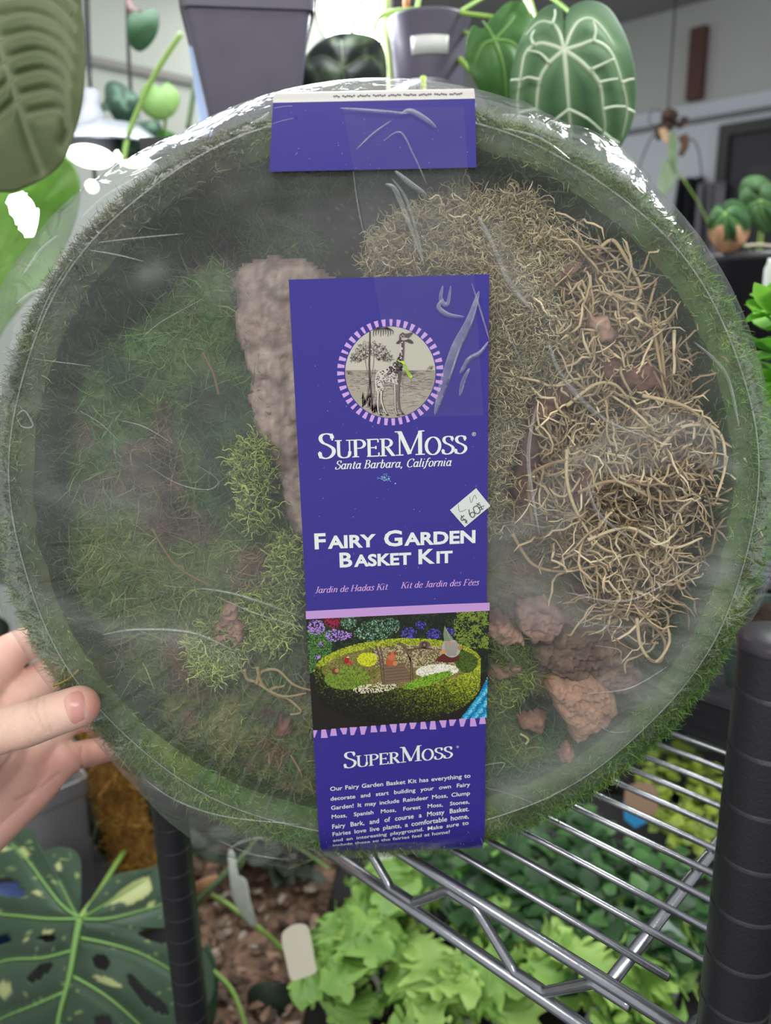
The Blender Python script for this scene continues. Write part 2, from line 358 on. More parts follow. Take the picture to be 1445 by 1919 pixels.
# ================================================================== the basket
O = np.array([-.001, .333, 1.405])
def prof_ring(r, y, dz, na=360, rad=None):
    an = np.arange(na)*2*PI/na; rr = r if rad is None else r*rad
    return np.stack([O[0]+rr*np.cos(an), np.full(na, O[1]+y), O[2]+dz+rr*np.sin(an)], 1)
def rings_mesh(name, rings, m, parent, noise=0, cols=None, closed0=False, label=None):
    na = len(rings[0]); V = np.vstack(rings); K = len(rings)
    if noise:
        n = V-O; n[:, 1] *= 0; n /= np.linalg.norm(n, axis=1, keepdims=True)+1e-9; V = V+n*((fbm(V, 120, 3)-.5)*noise)[:, None]
    i, j = np.meshgrid(np.arange(K-1), np.arange(na), indexing='ij'); i = i.ravel(); j = j.ravel()
    Fs = np.stack([i*na+j, i*na+(j+1) % na, (i+1)*na+(j+1) % na, (i+1)*na+j], 1)
    return mesh(name, V, Fs, m, parent, cols(V) if cols else None, label=label)
basket = thing('moss_basket', 'large round moss-covered basket held up in the hand, open side to the front', 'basket', O+np.array([0, .04, -.19]))
outer = [(.158, .006, 0), (.162, .003, 0), (.168, .003, -.001), (.174, .007, -.004), (.180, .016, -.008), (.182, .028, -.011), (.179, .045, -.012), (.170, .066, -.010), (.155, .080, -.008), (.10, .085, -.006), (.002, .086, -.006)]
def mosscol(V, dark=1.0):
    n = fbm(V, 45, 3, 5); n2 = fbm(V, 260, 2, 9)
    px = proj(V); k = np.clip((px[:, 0]*.6+px[:, 1]*.7-250)/1100, 0, 1)   # lit lower right, shaded upper left: light painted into the moss colour
    dry = np.array([lin((116, 116, 98))]); lit_green = np.array([lin((112, 152, 78))]); lime = np.array([lin((168, 188, 104))]); brown = np.array([lin((122, 106, 76))])  # first two tones stand for the shaded and the lit side
    c = dry*(1-k)[:, None]+lit_green*k[:, None]
    w = np.clip((n-.52)*5, 0, 1)[:, None]*.6*(.3+.7*k[:, None]); c = c*(1-w)+lime*w
    w = np.clip((.42-n)*5, 0, 1)[:, None]*.6; c = c*(1-w)+brown*w
    return c*(.55+.9*n2)[:, None]*dark
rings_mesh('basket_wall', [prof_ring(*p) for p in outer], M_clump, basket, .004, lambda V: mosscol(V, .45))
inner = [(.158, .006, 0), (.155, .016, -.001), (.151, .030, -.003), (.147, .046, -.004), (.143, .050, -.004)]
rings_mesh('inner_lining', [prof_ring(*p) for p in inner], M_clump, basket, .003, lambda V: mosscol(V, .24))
def floorcol(V):
    n = fbm(V, 300, 3, 3); sp = (fbm(V, 1400, 1, 8) > .86)
    c = np.array([lin((58, 56, 55))])*(.6+.8*n)[:, None]; return np.where(sp[:, None], lin((150, 142, 118)), c)
rr = np.linspace(.002, .147, 120)
rings_mesh('basket_floor', [prof_ring(r, .050+.001*math.sin(r*300), -.004, 720) for r in rr], M_clump, basket, 0, floorcol, label='dark coarse inner floor of the basket')
# moss fibres on the outside, rim and inner lining
def surf_pts(prof, n):
    P = np.array(prof); seg = np.hypot(np.diff(P[:, 0]), np.diff(P[:, 1])); s = np.concatenate([[0], np.cumsum(seg)])
    t = rng.uniform(0, s[-1], n); k = np.clip(np.searchsorted(s, t)-1, 0, len(seg)-1); f = (t-s[k])/seg[k]
    q = P[k]+(P[k+1]-P[k])*f[:, None]; tn = (P[k+1]-P[k]); a = rng.uniform(0, 2*PI, n)
    ca, sa = np.cos(a), np.sin(a)
    pos = np.stack([O[0]+q[:, 0]*ca, O[1]+q[:, 1], O[2]+q[:, 2]+q[:, 0]*sa], 1)
    nr, ny = -tn[:, 1], tn[:, 0]; l = np.hypot(nr, ny); nr, ny = nr/l, ny/l
    # outward normal: away from the wall centre line
    nor = np.stack([nr*ca, ny, nr*sa], 1); tang = np.stack([-sa, 0*a, ca], 1); return pos, nor, tang
pos, nor, tang = surf_pts(outer[0:8], 85000); nor = -nor
fix = np.sign(((pos-O)*np.array([1, 0, 1])*nor).sum(1)+(-nor[:, 1])*.05); nor = nor*np.where(fix == 0, 1, fix)[:, None]
d = nor*.55+tang*rng.normal(0, .8, (len(pos), 1))+rng.normal(0, .6, pos.shape)
fibres('moss_coat', pos, d, rng.uniform(.0018, .0048, len(pos)), rng.uniform(.00016, .00036, len(pos)), M_moss, basket, mosscol(pos)*rng.uniform(.5, 1.5, (len(pos), 1)), 3, .35)
pos, nor, tang = surf_pts(inner, 14000)
d = -((pos-O)*np.array([1, 0, 1]))/.15*.6+tang*rng.normal(0, .9, (len(pos), 1))+rng.normal(0, .4, pos.shape)
fibres('lining_moss', pos, d, rng.uniform(.003, .007, len(pos)), rng.uniform(.00018, .0004, len(pos)), M_moss, basket, mosscol(pos, .5)*rng.uniform(.4, 1.3, (len(pos), 1)), 3, .35)

# ================================================================== contents: a height field over a region of the photo
def mound(poly, y0, h, cell=.0022, edge=.012, namp=.004, nscale=60, seed=0, colf=None, ridged=False, jag=0):
    """a lump lying in the basket: outline poly (photo px on the front plane), resting at depth y0, rising h towards the front"""
    pl = smooth_poly(poly, True, 3); W = PYs(pl, O[1]+y0)[:, [0, 2]]
    if jag: W = W+np.stack([fbm(W, 260, 3, 61)-.5, fbm(W, 260, 3, 71)-.5], 1)*jag
    lo, hi = W.min(0)-cell, W.max(0)+cell; nx, nz = (np.ceil((hi-lo)/cell)).astype(int)+1
    gx, gz = np.meshgrid(lo[0]+np.arange(nx)*cell, lo[1]+np.arange(nz)*cell, indexing='ij')
    G = np.stack([gx.ravel(), gz.ravel()], 1); ins = inpoly(G, W); d = segdist(G, W)
    jit = (fbm(G, 200, 2, seed+50)-.5)*.006
    keep = ins | (d < cell*1.1)
    dd = np.where(ins, d, 0)+np.where(ins, np.abs(jit)*.0, 0)
    dome = 1-np.exp(-dd/edge*1.6)
    nz_ = fbm(G, nscale, 4, seed)
    if ridged: nz_ = 1-np.abs(nz_-.5)*4
    y = y0-h*dome+(nz_-.5)*namp*np.clip(dome*2, 0, 1)*-1
    y = np.where(ins, y, y0+.003)
    V = np.stack([G[:, 0], O[1]+y, G[:, 1]], 1)
    idx = np.arange(len(G)).reshape(nx, nz); Q = np.stack([idx[:-1, :-1], idx[1:, :-1], idx[1:, 1:], idx[:-1, 1:]], -1).reshape(-1, 4)
    Q = Q[keep[Q].all(1)]; used = np.unique(Q); mp = -np.ones(len(G), int); mp[used] = np.arange(len(used))
    return V[used], mp[Q], ins[used], dd[used]
def pal(V, cols, scale, seed=0, amp=1.0):
    n = fbm(V, scale, 3, seed); n = np.clip((n-.25)/.5, 0, .9999)*len(cols); i = n.astype(int); f = (n-i)[:, None]
    C = np.array([lin(c) for c in cols]); j = np.minimum(i+1, len(cols)-1); f = f*f*(3-2*f)
    c = C[i]*(1-f)+C[j]*f; return c*(1-.35*amp+.7*amp*fbm(V, scale*9, 2, seed+7))[:, None]
def lump(name, label, cat, poly, y0, h, cols, cscale=40, m=None, fib=0, flen=(.004, .01), fw=(.0002, .0004), fm=None, curl=.5, flat=.6, group=None, fseg=3, shade=.85, fibname='moss_fibres', bright=1.5, **k):
    V, Q, ins, dd = mound(poly, y0, h, seed=len(name)+int(poly[0][0]), **k)
    t = thing(name, label, cat, V.mean(0)+np.array([0, 0, V[:, 2].min()-V[:, 2].mean()]), group)
    sd = int(poly[0][1]) % 97
    mesh('lump' if fib else 'slab', V, Q, m or M_clump, t, pal(V, cols, cscale, sd)*(shade if fib else 1))
    if fib:
        pool = np.where(ins)[0]; r = V[rng.choice(pool, fib)]+rng.normal(0, .0012, (fib, 3))*np.array([1, .4, 1])
        dr = rng.normal(0, 1, (fib, 3))*np.array([1, flat, 1])+np.array([0, -.35, 0])
        fibres(fibname, r, dr, rng.uniform(*flen, fib), rng.uniform(*fw, fib), fm or M_moss, t, pal(r, cols, cscale, sd)*rng.uniform(.6*bright, 1.35*bright, (fib, 1)), fseg, curl)
    return t, V
DG, MG, LG, BR, RB = (62, 90, 56), (96, 122, 70), (136, 152, 88), (126, 110, 88), (130, 102, 88)
# green sheets
lump('sheet_moss', 'sheet of dark green moss filling the left half of the basket beside the cork slab', 'moss',
     [(95, 620), (150, 590), (230, 600), (300, 560), (350, 500), (430, 480), (490, 560), (560, 640), (590, 900), (590, 1120), (480, 1140), (350, 1100), (220, 1120), (120, 1080), (70, 950), (60, 850), (110, 760)],
     .046, .020, [(84, 74, 64), DG, (58, 88, 58), MG, (88, 122, 70), BR, (78, 72, 62)], 26, fib=9000, flen=(.004, .012), curl=.6, namp=.014, nscale=30)
lump('sheet_moss', 'strip of brown-green moss crossing the lower left above the finger', 'moss',
     [(60, 910), (200, 900), (330, 920), (450, 960), (560, 1040), (590, 1200), (560, 1290), (420, 1270), (280, 1300), (160, 1230), (90, 1120), (55, 1010)],
     .040, .020, [RB, (136, 120, 92), MG, (126, 138, 84), (108, 122, 74), (112, 96, 82)], 30, fib=7000, flen=(.004, .012), curl=.6, namp=.010, nscale=35)
lump('forest_moss', 'mat of fine brown-green forest moss at the bottom left of the basket', 'moss',
     [(170, 1230), (300, 1260), (430, 1270), (600, 1250), (760, 1290), (800, 1480), (720, 1540), (600, 1545), (470, 1530), (350, 1460), (250, 1370), (190, 1290)],
     .038, .026, [(104, 84, 70), (78, 98, 56), (112, 124, 72), (138, 134, 84), (76, 108, 62), (126, 106, 82)], 50, fib=12000, flen=(.003, .008), curl=.5, namp=.008, nscale=45)
lump('forest_moss', 'mat of deep green moss at the bottom right of the basket under the bark chips', 'moss',
     [(780, 1260), (930, 1270), (1050, 1330), (1180, 1320), (1270, 1220), (1300, 1150), (1330, 1170), (1270, 1270), (1160, 1390), (1050, 1460), (930, 1520), (800, 1545), (760, 1400)],
     .038, .026, [(66, 80, 58), DG, (72, 112, 68), (92, 128, 76), (114, 126, 82)], 50, fib=9000, flen=(.003, .009), curl=.5, namp=.008, nscale=45)
lump('sheet_moss', 'dark green moss tuft high at the back left, above the cork slab', 'moss',
     [(440, 470), (480, 430), (560, 420), (600, 470), (560, 520), (480, 520)], .049, .008, [DG, MG, (48, 50, 42)], 60, fib=1800, flen=(.004, .010), namp=.006)
lump('sheet_moss', 'dusty brown moss bed behind the curly vine strands', 'moss',
     [(860, 700), (960, 560), (1100, 480), (1200, 560), (1290, 660), (1350, 820), (1350, 960), (1300, 1120), (1200, 1250), (1050, 1240), (900, 1180), (840, 1000)],
     .046, .014, [(92, 80, 66), (114, 102, 82), (86, 92, 68), (124, 114, 90), (82, 70, 60)], 40, fib=5000, flen=(.004, .012), namp=.010)
lump('sheet_moss', 'brown leafy moss mat at right of the label, between chips and forest moss', 'moss',
     [(840, 960), (930, 930), (1010, 980), (1100, 1080), (1210, 1130), (1240, 1230), (1180, 1330), (1050, 1320), (930, 1290), (800, 1290), (800, 1100)],
     .038, .018, [(138, 116, 94), (152, 132, 108), (122, 100, 82), (114, 114, 88), (146, 124, 102)], 26, fib=2500, flen=(.003, .008), namp=.010, nscale=35)

# cork slab and bark pieces
def barkp(name, label, poly, y0, h, cols, cell=.0012, edge=.003, namp=.003, nscale=90, cat='bark', group=None, jag=.005):
    V, Q, ins, dd = mound(poly, y0, h, cell, edge, namp, nscale, int(poly[0][0]), jag=jag)
    # grain: ridges along the longer side
    P2 = V[:, [0, 2]]; c = P2.mean(0); w, v = np.linalg.eigh(np.cov((P2-c).T)); a = (P2-c)@v[:, 1]; b_ = (P2-c)@v[:, 0]
    g = fbm(np.stack([a*60, b_*420, 0*a], 1), 1, 3, 4); V[:, 1] += (g-.5)*h*.35*ins
    C = pal(V, cols, 55, int(poly[0][1]) % 89, .6)*(.6+.8*g)[:, None]
    V[:, 1] += (np.abs(fbm(V, 330, 3, 9)-.5)*2-.3)*h*.7*ins; C = C*(.7+.6*fbm(V, 700, 2, 12))[:, None]
    C = C*.72+C.mean(1, keepdims=True)*.28
    # closed back
    n = len(V); V2 = V.copy(); V2[:, 1] = O[1]+y0+.0035
    e = {}
    for q in Q:
        for i in range(4):
            k = (int(q[i]), int(q[(i+1) % 4])); e[k] = 1
    side = [(b2, a2, a2+n, b2+n) for (a2, b2) in e if (b2, a2) not in e]
    Fs = np.vstack([Q, (Q+n)[:, ::-1], np.array(side)])
    o = mesh(name, np.vstack([V, V2]), Fs, M_bark, cols=np.vstack([C, C]), loc=V.mean(0)); tag(o, label, cat, group); return o
CK = [(158, 134, 118), (178, 154, 136), (134, 108, 94), (164, 138, 122)]
barkp('cork_bark', 'tall pinkish brown cork bark slab standing left of the purple label', [(437, 520), (470, 495), (520, 483), (590, 500), (640, 560), (650, 800), (650, 1000), (620, 1110), (575, 1110), (548, 1000), (520, 900), (488, 830), (470, 750), (462, 680), (440, 620), (447, 570)], .024, .010, CK, cell=.0016, edge=.006, namp=.006, nscale=70)
barkp('cork_bark', 'pale flat bark sheet under the curly vines, right of the label', [(975, 800), (1060, 770), (1140, 800), (1150, 900), (1090, 1010), (1010, 1000), (985, 920)], .026, .004, [(150, 126, 106), (128, 100, 82)], edge=.004)
RD = [(168, 126, 104), (186, 142, 116), (132, 94, 78), (160, 120, 100)]; DB = [(98, 66, 56), (118, 82, 68), (84, 56, 48)]
for lb, pl, y, h, c in [
    ('thin reddish bark stick lying at the top of the curly vines', [(1000, 578), (1030, 530), (1062, 486), (1092, 470), (1098, 480), (1060, 530), (1030, 568), (1004, 586)], .012, .003, RD),
    ('small orange bark chip among the vines below the reddish stick', [(1100, 572), (1112, 585), (1135, 600), (1155, 632), (1140, 634), (1112, 620), (1102, 600)], .010, .003, RD),
    ('lens-shaped brown bark plate in the middle of the vines', [(1130, 678), (1180, 676), (1225, 690), (1250, 722), (1235, 733), (1180, 730), (1140, 708)], .010, .003, [(140, 92, 72), (120, 76, 60)]),
    ('dark red-brown bark plate left of the lens-shaped plate', [(985, 760), (1015, 730), (1065, 712), (1075, 740), (1050, 775), (1000, 800)], .014, .004, DB),
    ('long dark bark plate half under the pale sheet', [(960, 890), (985, 800), (1010, 790), (1000, 900), (975, 960)], .018, .004, DB),
    ('small rust bark chip low in the curly vines', [(1085, 890), (1108, 885), (1112, 920), (1100, 945), (1078, 935)], .011, .003, [(136, 74, 54), (110, 60, 46)]),
    ('round nut-like bark piece in the lime moss at lower left', [(405, 1160), (415, 1138), (436, 1130), (448, 1142), (468, 1160), (462, 1190), (440, 1197), (412, 1190)], .016, .010, RD),
    ('small triangular bark chip at the lower left near the label', [(512, 1372), (520, 1352), (526, 1335), (532, 1354), (550, 1362), (535, 1374)], .010, .003, [(128, 76, 58)]),
    ('orange bark chip touching the label at its right, level with the picture', [(905, 1150), (925, 1145), (955, 1160), (980, 1185), (975, 1205), (930, 1205), (905, 1195)], .012, .006, RD),
    ('rough orange bark lump above the brown moss mat', [(965, 1130), (1000, 1120), (1045, 1140), (1052, 1170), (1020, 1200), (985, 1190), (970, 1160)], .014, .007, RD),
    ('flat brown bark plate on the lime moss beside the label', [(905, 1240), (940, 1230), (972, 1242), (970, 1262), (930, 1272), (905, 1266)], .010, .004, [(140, 98, 76), (118, 80, 62)]),
    ('large ring-shaped rust bark piece at lower right', [(1028, 1290), (1060, 1268), (1110, 1270), (1150, 1290), (1140, 1330), (1105, 1370), (1075, 1385), (1060, 1350), (1035, 1325)], .014, .009, [(170, 122, 90), (140, 98, 72), (184, 134, 98)]),
    ('small brown chip left of the ring-shaped bark', [(972, 1352), (990, 1340), (1018, 1342), (1028, 1356), (1010, 1370), (980, 1368)], .012, .005, [(156, 112, 84), (134, 94, 72)]),
    ('pale orange bark chip near the bottom rim', [(1045, 1430), (1058, 1398), (1075, 1400), (1086, 1428), (1070, 1445), (1050, 1442)], .010, .004, [(176, 124, 94), (160, 108, 80)]),
    ('weathered grey-brown wood piece at right below the vines', [(990, 1210), (1050, 1180), (1130, 1180), (1190, 1210), (1200, 1260), (1150, 1290), (1080, 1270), (1020, 1250)], .020, .008, [(124, 98, 78), (104, 80, 64), (140, 112, 88)])]:
    barkp('bark_piece', lb, pl, y, h, c, cell=.0007, edge=.0014, namp=h*.7, nscale=200, jag=.009)

# branching reindeer moss: curling filaments through a lump
def filaments(poly, n, y0, y1, step, S, cols, w, seed=3, turn=.55):
    pl = smooth_poly(poly, True, 3); lo, hi = pl.min(0), pl.max(0); out = []
    while len(out) < n:
        q = rng.uniform(lo, hi, (n*2, 2)); q = q[inpoly(q, pl)]; out = q if len(out) == 0 else np.vstack([out, q])
    q = out[:n]; W = PYs(q, O[1]); W[:, 1] = O[1]+rng.uniform(y1, y0, n)
    dv = rng.normal(0, 1, (n, 3))*np.array([1, .6, 1]); dv /= np.linalg.norm(dv, axis=1, keepdims=True); P = [W]; cur = W
    for k in range(S-1):
        dv = dv+rng.normal(0, turn, (n, 3))*np.array([1, .7, 1]); dv /= np.linalg.norm(dv, axis=1, keepdims=True)
        cur = cur+dv*step*rng.uniform(.6, 1.4, (n, 1)); cur[:, 1] = np.clip(cur[:, 1], O[1]+.003, O[1]+.047); P.append(cur)
    P = np.stack(P, 1); Wd = np.full((n, S), w)*rng.uniform(.6, 1.4, (n, 1)); Wd[:, -1] *= .3
    C = pal(W, cols, 60, seed)*rng.uniform(.55, 1.4, (n, 1)); return P, Wd, C, W
def reindeer(name, label, poly, n, cols, w=.00026, step=.0015, S=9, y0=.030, y1=.008, cat='moss', under=True, group=None):
    P, Wd, C, W = filaments(poly, n, y0, y1, step, S, cols, w, turn=.85)
    t = thing(name, label, cat, W.mean(0)-np.array([0, 0, (W[:, 2].max()-W[:, 2].min())/2]), group)
    V, Fs = tubes(P, Wd, 3); o = mesh('branches', V, Fs, M_vine, t, np.repeat(C, S*3, axis=0)); o['kind'] = 'stuff'
    if under:
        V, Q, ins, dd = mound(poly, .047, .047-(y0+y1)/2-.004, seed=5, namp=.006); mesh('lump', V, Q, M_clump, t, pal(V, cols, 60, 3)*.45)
    return t
TAN = [(176, 162, 120), (198, 184, 140), (160, 144, 106), (212, 200, 160), (182, 162, 118)]
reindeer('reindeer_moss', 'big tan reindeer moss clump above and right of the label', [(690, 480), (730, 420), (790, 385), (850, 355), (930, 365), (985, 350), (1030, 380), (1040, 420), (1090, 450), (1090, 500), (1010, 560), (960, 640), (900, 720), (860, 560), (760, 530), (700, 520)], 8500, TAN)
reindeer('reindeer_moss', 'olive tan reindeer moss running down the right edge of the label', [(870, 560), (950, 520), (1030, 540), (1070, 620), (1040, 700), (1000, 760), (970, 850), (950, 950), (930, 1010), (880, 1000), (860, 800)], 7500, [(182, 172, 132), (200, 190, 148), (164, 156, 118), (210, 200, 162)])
reindeer('reindeer_moss', 'small brown-green reindeer moss patch above the brown mat', [(930, 950), (1000, 960), (1050, 990), (1060, 1030), (1020, 1050), (950, 1010)], 900, [(112, 104, 66), (134, 124, 80)], under=False)
LM = [(150, 166, 86), (172, 188, 104), (132, 150, 76), (186, 200, 118)]
reindeer('reindeer_moss', 'upright lime reindeer moss sprig beside the cork slab', [(432, 870), (455, 838), (490, 850), (500, 890), (485, 940), (470, 985), (450, 940)], 900, LM, w=.00032, under=False)
reindeer('reindeer_moss', 'sparse lime sprig under the upright one, left of the label', [(440, 960), (490, 950), (505, 985), (470, 1005)], 220, LM, w=.00032, under=False)
reindeer('reindeer_moss', 'lime reindeer moss tuft touching the label, level with the foreign-language line', [(505, 1050), (525, 1025), (550, 1040), (556, 1090), (545, 1130), (515, 1120)], 800, LM, w=.00032, under=False)
reindeer('reindeer_moss', 'rounded lime reindeer moss cushion left of the nut-like piece', [(345, 1230), (370, 1190), (410, 1170), (440, 1200), (435, 1260), (400, 1290), (355, 1270)], 1500, LM, w=.0003, y0=.022)
reindeer('reindeer_moss', 'loose lime reindeer moss between nut-like piece and label', [(450, 1140), (500, 1130), (540, 1160), (540, 1210), (500, 1235), (460, 1220)], 1100, LM, w=.0003, y0=.022, under=False)
reindeer('reindeer_moss', 'lime moss cushion right of the label below the flat brown plate', [(890, 1210), (950, 1200), (995, 1240), (1005, 1290), (960, 1330), (890, 1335)], 3000, [(116, 134, 52), (138, 154, 62), (100, 120, 48)], w=.00028, step=.0016, y0=.024)

# curly vine
cv = [(1095, 470), (1140, 455), (1190, 520), (1200, 590), (1250, 600), (1270, 650), (1310, 690), (1310, 760), (1345, 800), (1350, 900), (1350, 1000), (1330, 1075), (1300, 1130), (1240, 1150), (1150, 1110), (1060, 1070), (1020, 1000), (1010, 860), (1050, 780), (1060, 660), (1040, 600), (1080, 540)]
VC = [(200, 178, 138), (172, 148, 110), (222, 204, 166), (150, 128, 98), (210, 188, 148)]
cvt = thing('curly_vine', 'tangle of tan curly vine strands filling the right side of the basket', 'dried vine', PY(1200, 1130, O[1]+.02))
P, Wd, C, W = filaments(cv, 1700, .034, .0105, .0036, 10, VC, .00047, turn=.5)
V, Fs = tubes(P, Wd, 5); mesh('strands', V, Fs, M_vine, cvt, np.repeat(C, 10*5, axis=0)*(.75+.5*fbm(V, 500, 2, 3))[:, None])['kind'] = 'stuff'
P, Wd, C, W = filaments([(1150, 1130), (1240, 1130), (1250, 1180), (1245, 1235), (1190, 1200), (1150, 1170)], 90, .024, .008, .0036, 9, VC, .00048, turn=.4)
V, Fs = tubes(P, Wd, 5); mesh('strands', V, Fs, M_vine, cvt, np.repeat(C, 9*5, axis=0))['kind'] = 'stuff'
tend = [[(1120, 470), (1150, 450), (1180, 490), (1205, 540), (1195, 570), (1200, 600), (1240, 620)], [(1250, 720), (1245, 660), (1240, 610), (1225, 600), (1235, 680), (1245, 740)],
        [(1268, 620), (1262, 660), (1258, 700)], [(1000, 990), (990, 900), (1020, 870), (1080, 855), (1100, 850)], [(1060, 840), (1060, 900), (1080, 960), (1120, 1020), (1160, 1040)],
        [(1200, 740), (1280, 760), (1330, 800), (1345, 850), (1335, 900)], [(960, 1000), (1000, 1060), (1060, 1075), (1120, 1062)], [(1240, 840), (1290, 800), (1350, 810), (1360, 870), (1340, 930)],
        [(1180, 1190), (1215, 1170), (1245, 1200), (1235, 1235), (1210, 1228)], [(1195, 1160), (1200, 1210), (1225, 1235), (1250, 1200), (1248, 1170)], [(1060, 760), (1110, 720), (1150, 720), (1180, 750)],
        [(1080, 920), (1150, 900), (1240, 940), (1300, 930)], [(1100, 1010), (1180, 990), (1260, 1030), (1320, 1010)], [(1150, 560), (1190, 620), (1230, 700), (1260, 760)]]
for k, p in enumerate(tend):
    q = smooth_poly(p, False, 7); Wp = PYs(q, O[1]+.006); Wp[:, 1] = O[1]+.006+.003*np.sin(np.linspace(0, 3, len(q))+k)
    V, Fs = tube_vf(Wp, np.linspace(.0009, .0006, len(q)), 6); c = lin(VC[k % 5])
    mesh('tendril', V, Fs, M_vine, cvt, np.tile(c, (len(V), 1))*(.7+.6*fbm(V, 400, 2, k))[:, None])
cvt2 = thing('vine_sprig', 'single curled vine sprig at lower left, left of the printed picture', 'dried vine', PY(520, 1300, O[1]+.012))
for p in ([(458, 1255), (462, 1275), (480, 1282), (505, 1295), (535, 1302), (575, 1295)], [(480, 1282), (490, 1262), (520, 1258), (550, 1280), (585, 1290)], [(482, 1250), (490, 1285), (515, 1305), (540, 1310), (565, 1330), (545, 1335)], [(505, 1295), (520, 1290), (535, 1280)]):
    q = smooth_poly(p, False, 7); Wp = PYs(q, O[1]+.009); Wp[:, 1] += .002*np.sin(np.linspace(0, 5, len(q)))
    V, Fs = tube_vf(Wp, np.linspace(.0010, .0005, len(q)), 6); mesh('tendril', V, Fs, M_vine, cvt2, np.tile(lin((160, 142, 100)), (len(V), 1)))
for k, (p, c, lb) in enumerate([([(285, 990), (330, 1060), (400, 1100)], (120, 104, 60), 'thin straw stalk crossing the moss at left'), ([(100, 1285), (125, 1275), (148, 1255)], (150, 134, 70), 'straw sliver on the rim above the thumb'),
                          ([(380, 660), (400, 700), (410, 740)], (118, 96, 66), 'thin brown stalk left of the cork slab'), ([(545, 1415), (560, 1440), (566, 1455)], (150, 128, 84), 'short straw sliver near the label bottom'),
                          ([(975, 1375), (990, 1385), (985, 1395)], (190, 178, 130), 'pale straw curl under the small brown chip')]):
    q = smooth_poly(p, False, 5); yy = .001 if k == 1 else .008
    V, Fs = tube_vf(PYs(q, O[1]+yy), .0006, 5); tag(mesh('straw', V, Fs, M_vine, cols=np.tile(lin(c), (len(V), 1)), loc=V.mean(0)), lb, 'straw')
# ================================================================== clear film round the basket
sil = [(509, 203), (432, 219), (396, 239), (360, 245), (313, 259), (295, 268), (223, 306), (158, 349), (144, 360), (101, 400), (54, 457), (22, 500), (0, 540), (-14, 640), (-22, 800), (-20, 950), (-8, 1060),
       (4, 1135), (22, 1170), (60, 1230), (108, 1295), (185, 1385), (250, 1462), (300, 1518), (350, 1560), (400, 1592), (440, 1604), (490, 1612), (540, 1623), (575, 1610), (600, 1596), (750, 1592), (905, 1570), (960, 1550),
       (1030, 1520), (1100, 1472), (1200, 1402), (1255, 1350), (1290, 1300), (1360, 1212), (1420, 1130), (1448, 1060), (1462, 960), (1462, 860), (1442, 765), (1405, 705), (1408, 680), (1390, 620), (1345, 560), (1320, 510),
       (1300, 462), (1270, 420), (1240, 372), (1216, 348), (1213, 325), (1190, 300), (1150, 264), (1090, 236), (1040, 230), (1010, 205), (975, 187), (930, 186), (895, 180), (700, 176)]
YS = .026
SW = PYs(sil, O[1]+YS)[:, [0, 2]]-O[[0, 2]]
sa = np.arctan2(SW[:, 1], SW[:, 0]); sr = np.hypot(SW[:, 0], SW[:, 1]); od = np.argsort(sa)
sa, sr = sa[od], sr[od]
NA = 900; an = np.linspace(-PI, PI, NA, endpoint=False); RS = np.interp(an, np.concatenate([[sa[-1]-2*PI], sa, [sa[0]+2*PI]]), np.concatenate([[sr[-1]], sr, [sr[0]]]))
RS = np.maximum(RS, .1838)
RF = .1655+.0008*np.sin(an*3+1)+.0005*np.sin(an*11)
film = thing('clear_film', 'wrinkled clear plastic film stretched tight over the whole mossy basket', 'plastic wrap', O+np.array([0, .04, -.19]))
def ring(R, y, jx=0): return np.stack([O[0]+R*np.cos(an), O[1]+y+0*an, O[2]+R*np.sin(an)], 1)
# front: taut disc with fine ridges running in from the rim
rl = np.concatenate([np.linspace(.001, .12, 40), np.linspace(.123, 1, 60)*0+np.linspace(.123, .1655, 60)])
rings_ = []
for r in rl:
    f = r/.1655; q = np.stack([np.cos(an)*5, np.sin(an)*5, np.full(NA, f*1.2)], 1)
    rid = (1-np.abs(vnoise(q*np.array([4, 4, 1]), 3)-.5)*2)**8*.0007*np.clip((f-.35)/.5, 0, 1)*(1-np.clip((f-.97)/.03, 0, 1))
    big = (fbm(q, .6, 2, 8)-.5)*.0008*(1-f)
    rings_.append(ring(r*RF/.1655, .0006*(1-f*f)-rid+big))
def ringmesh(name, RR, m, parent, label=None, cf=None):
    V = np.vstack(RR); K = len(RR); i, j = np.meshgrid(np.arange(K-1), np.arange(NA), indexing='ij'); i = i.ravel(); j = j.ravel()
    Fs = np.stack([i*NA+j, i*NA+(j+1) % NA, (i+1)*NA+(j+1) % NA, (i+1)*NA+j], 1); return mesh(name, V, Fs, m, parent, cf(V) if cf else None, label=label)
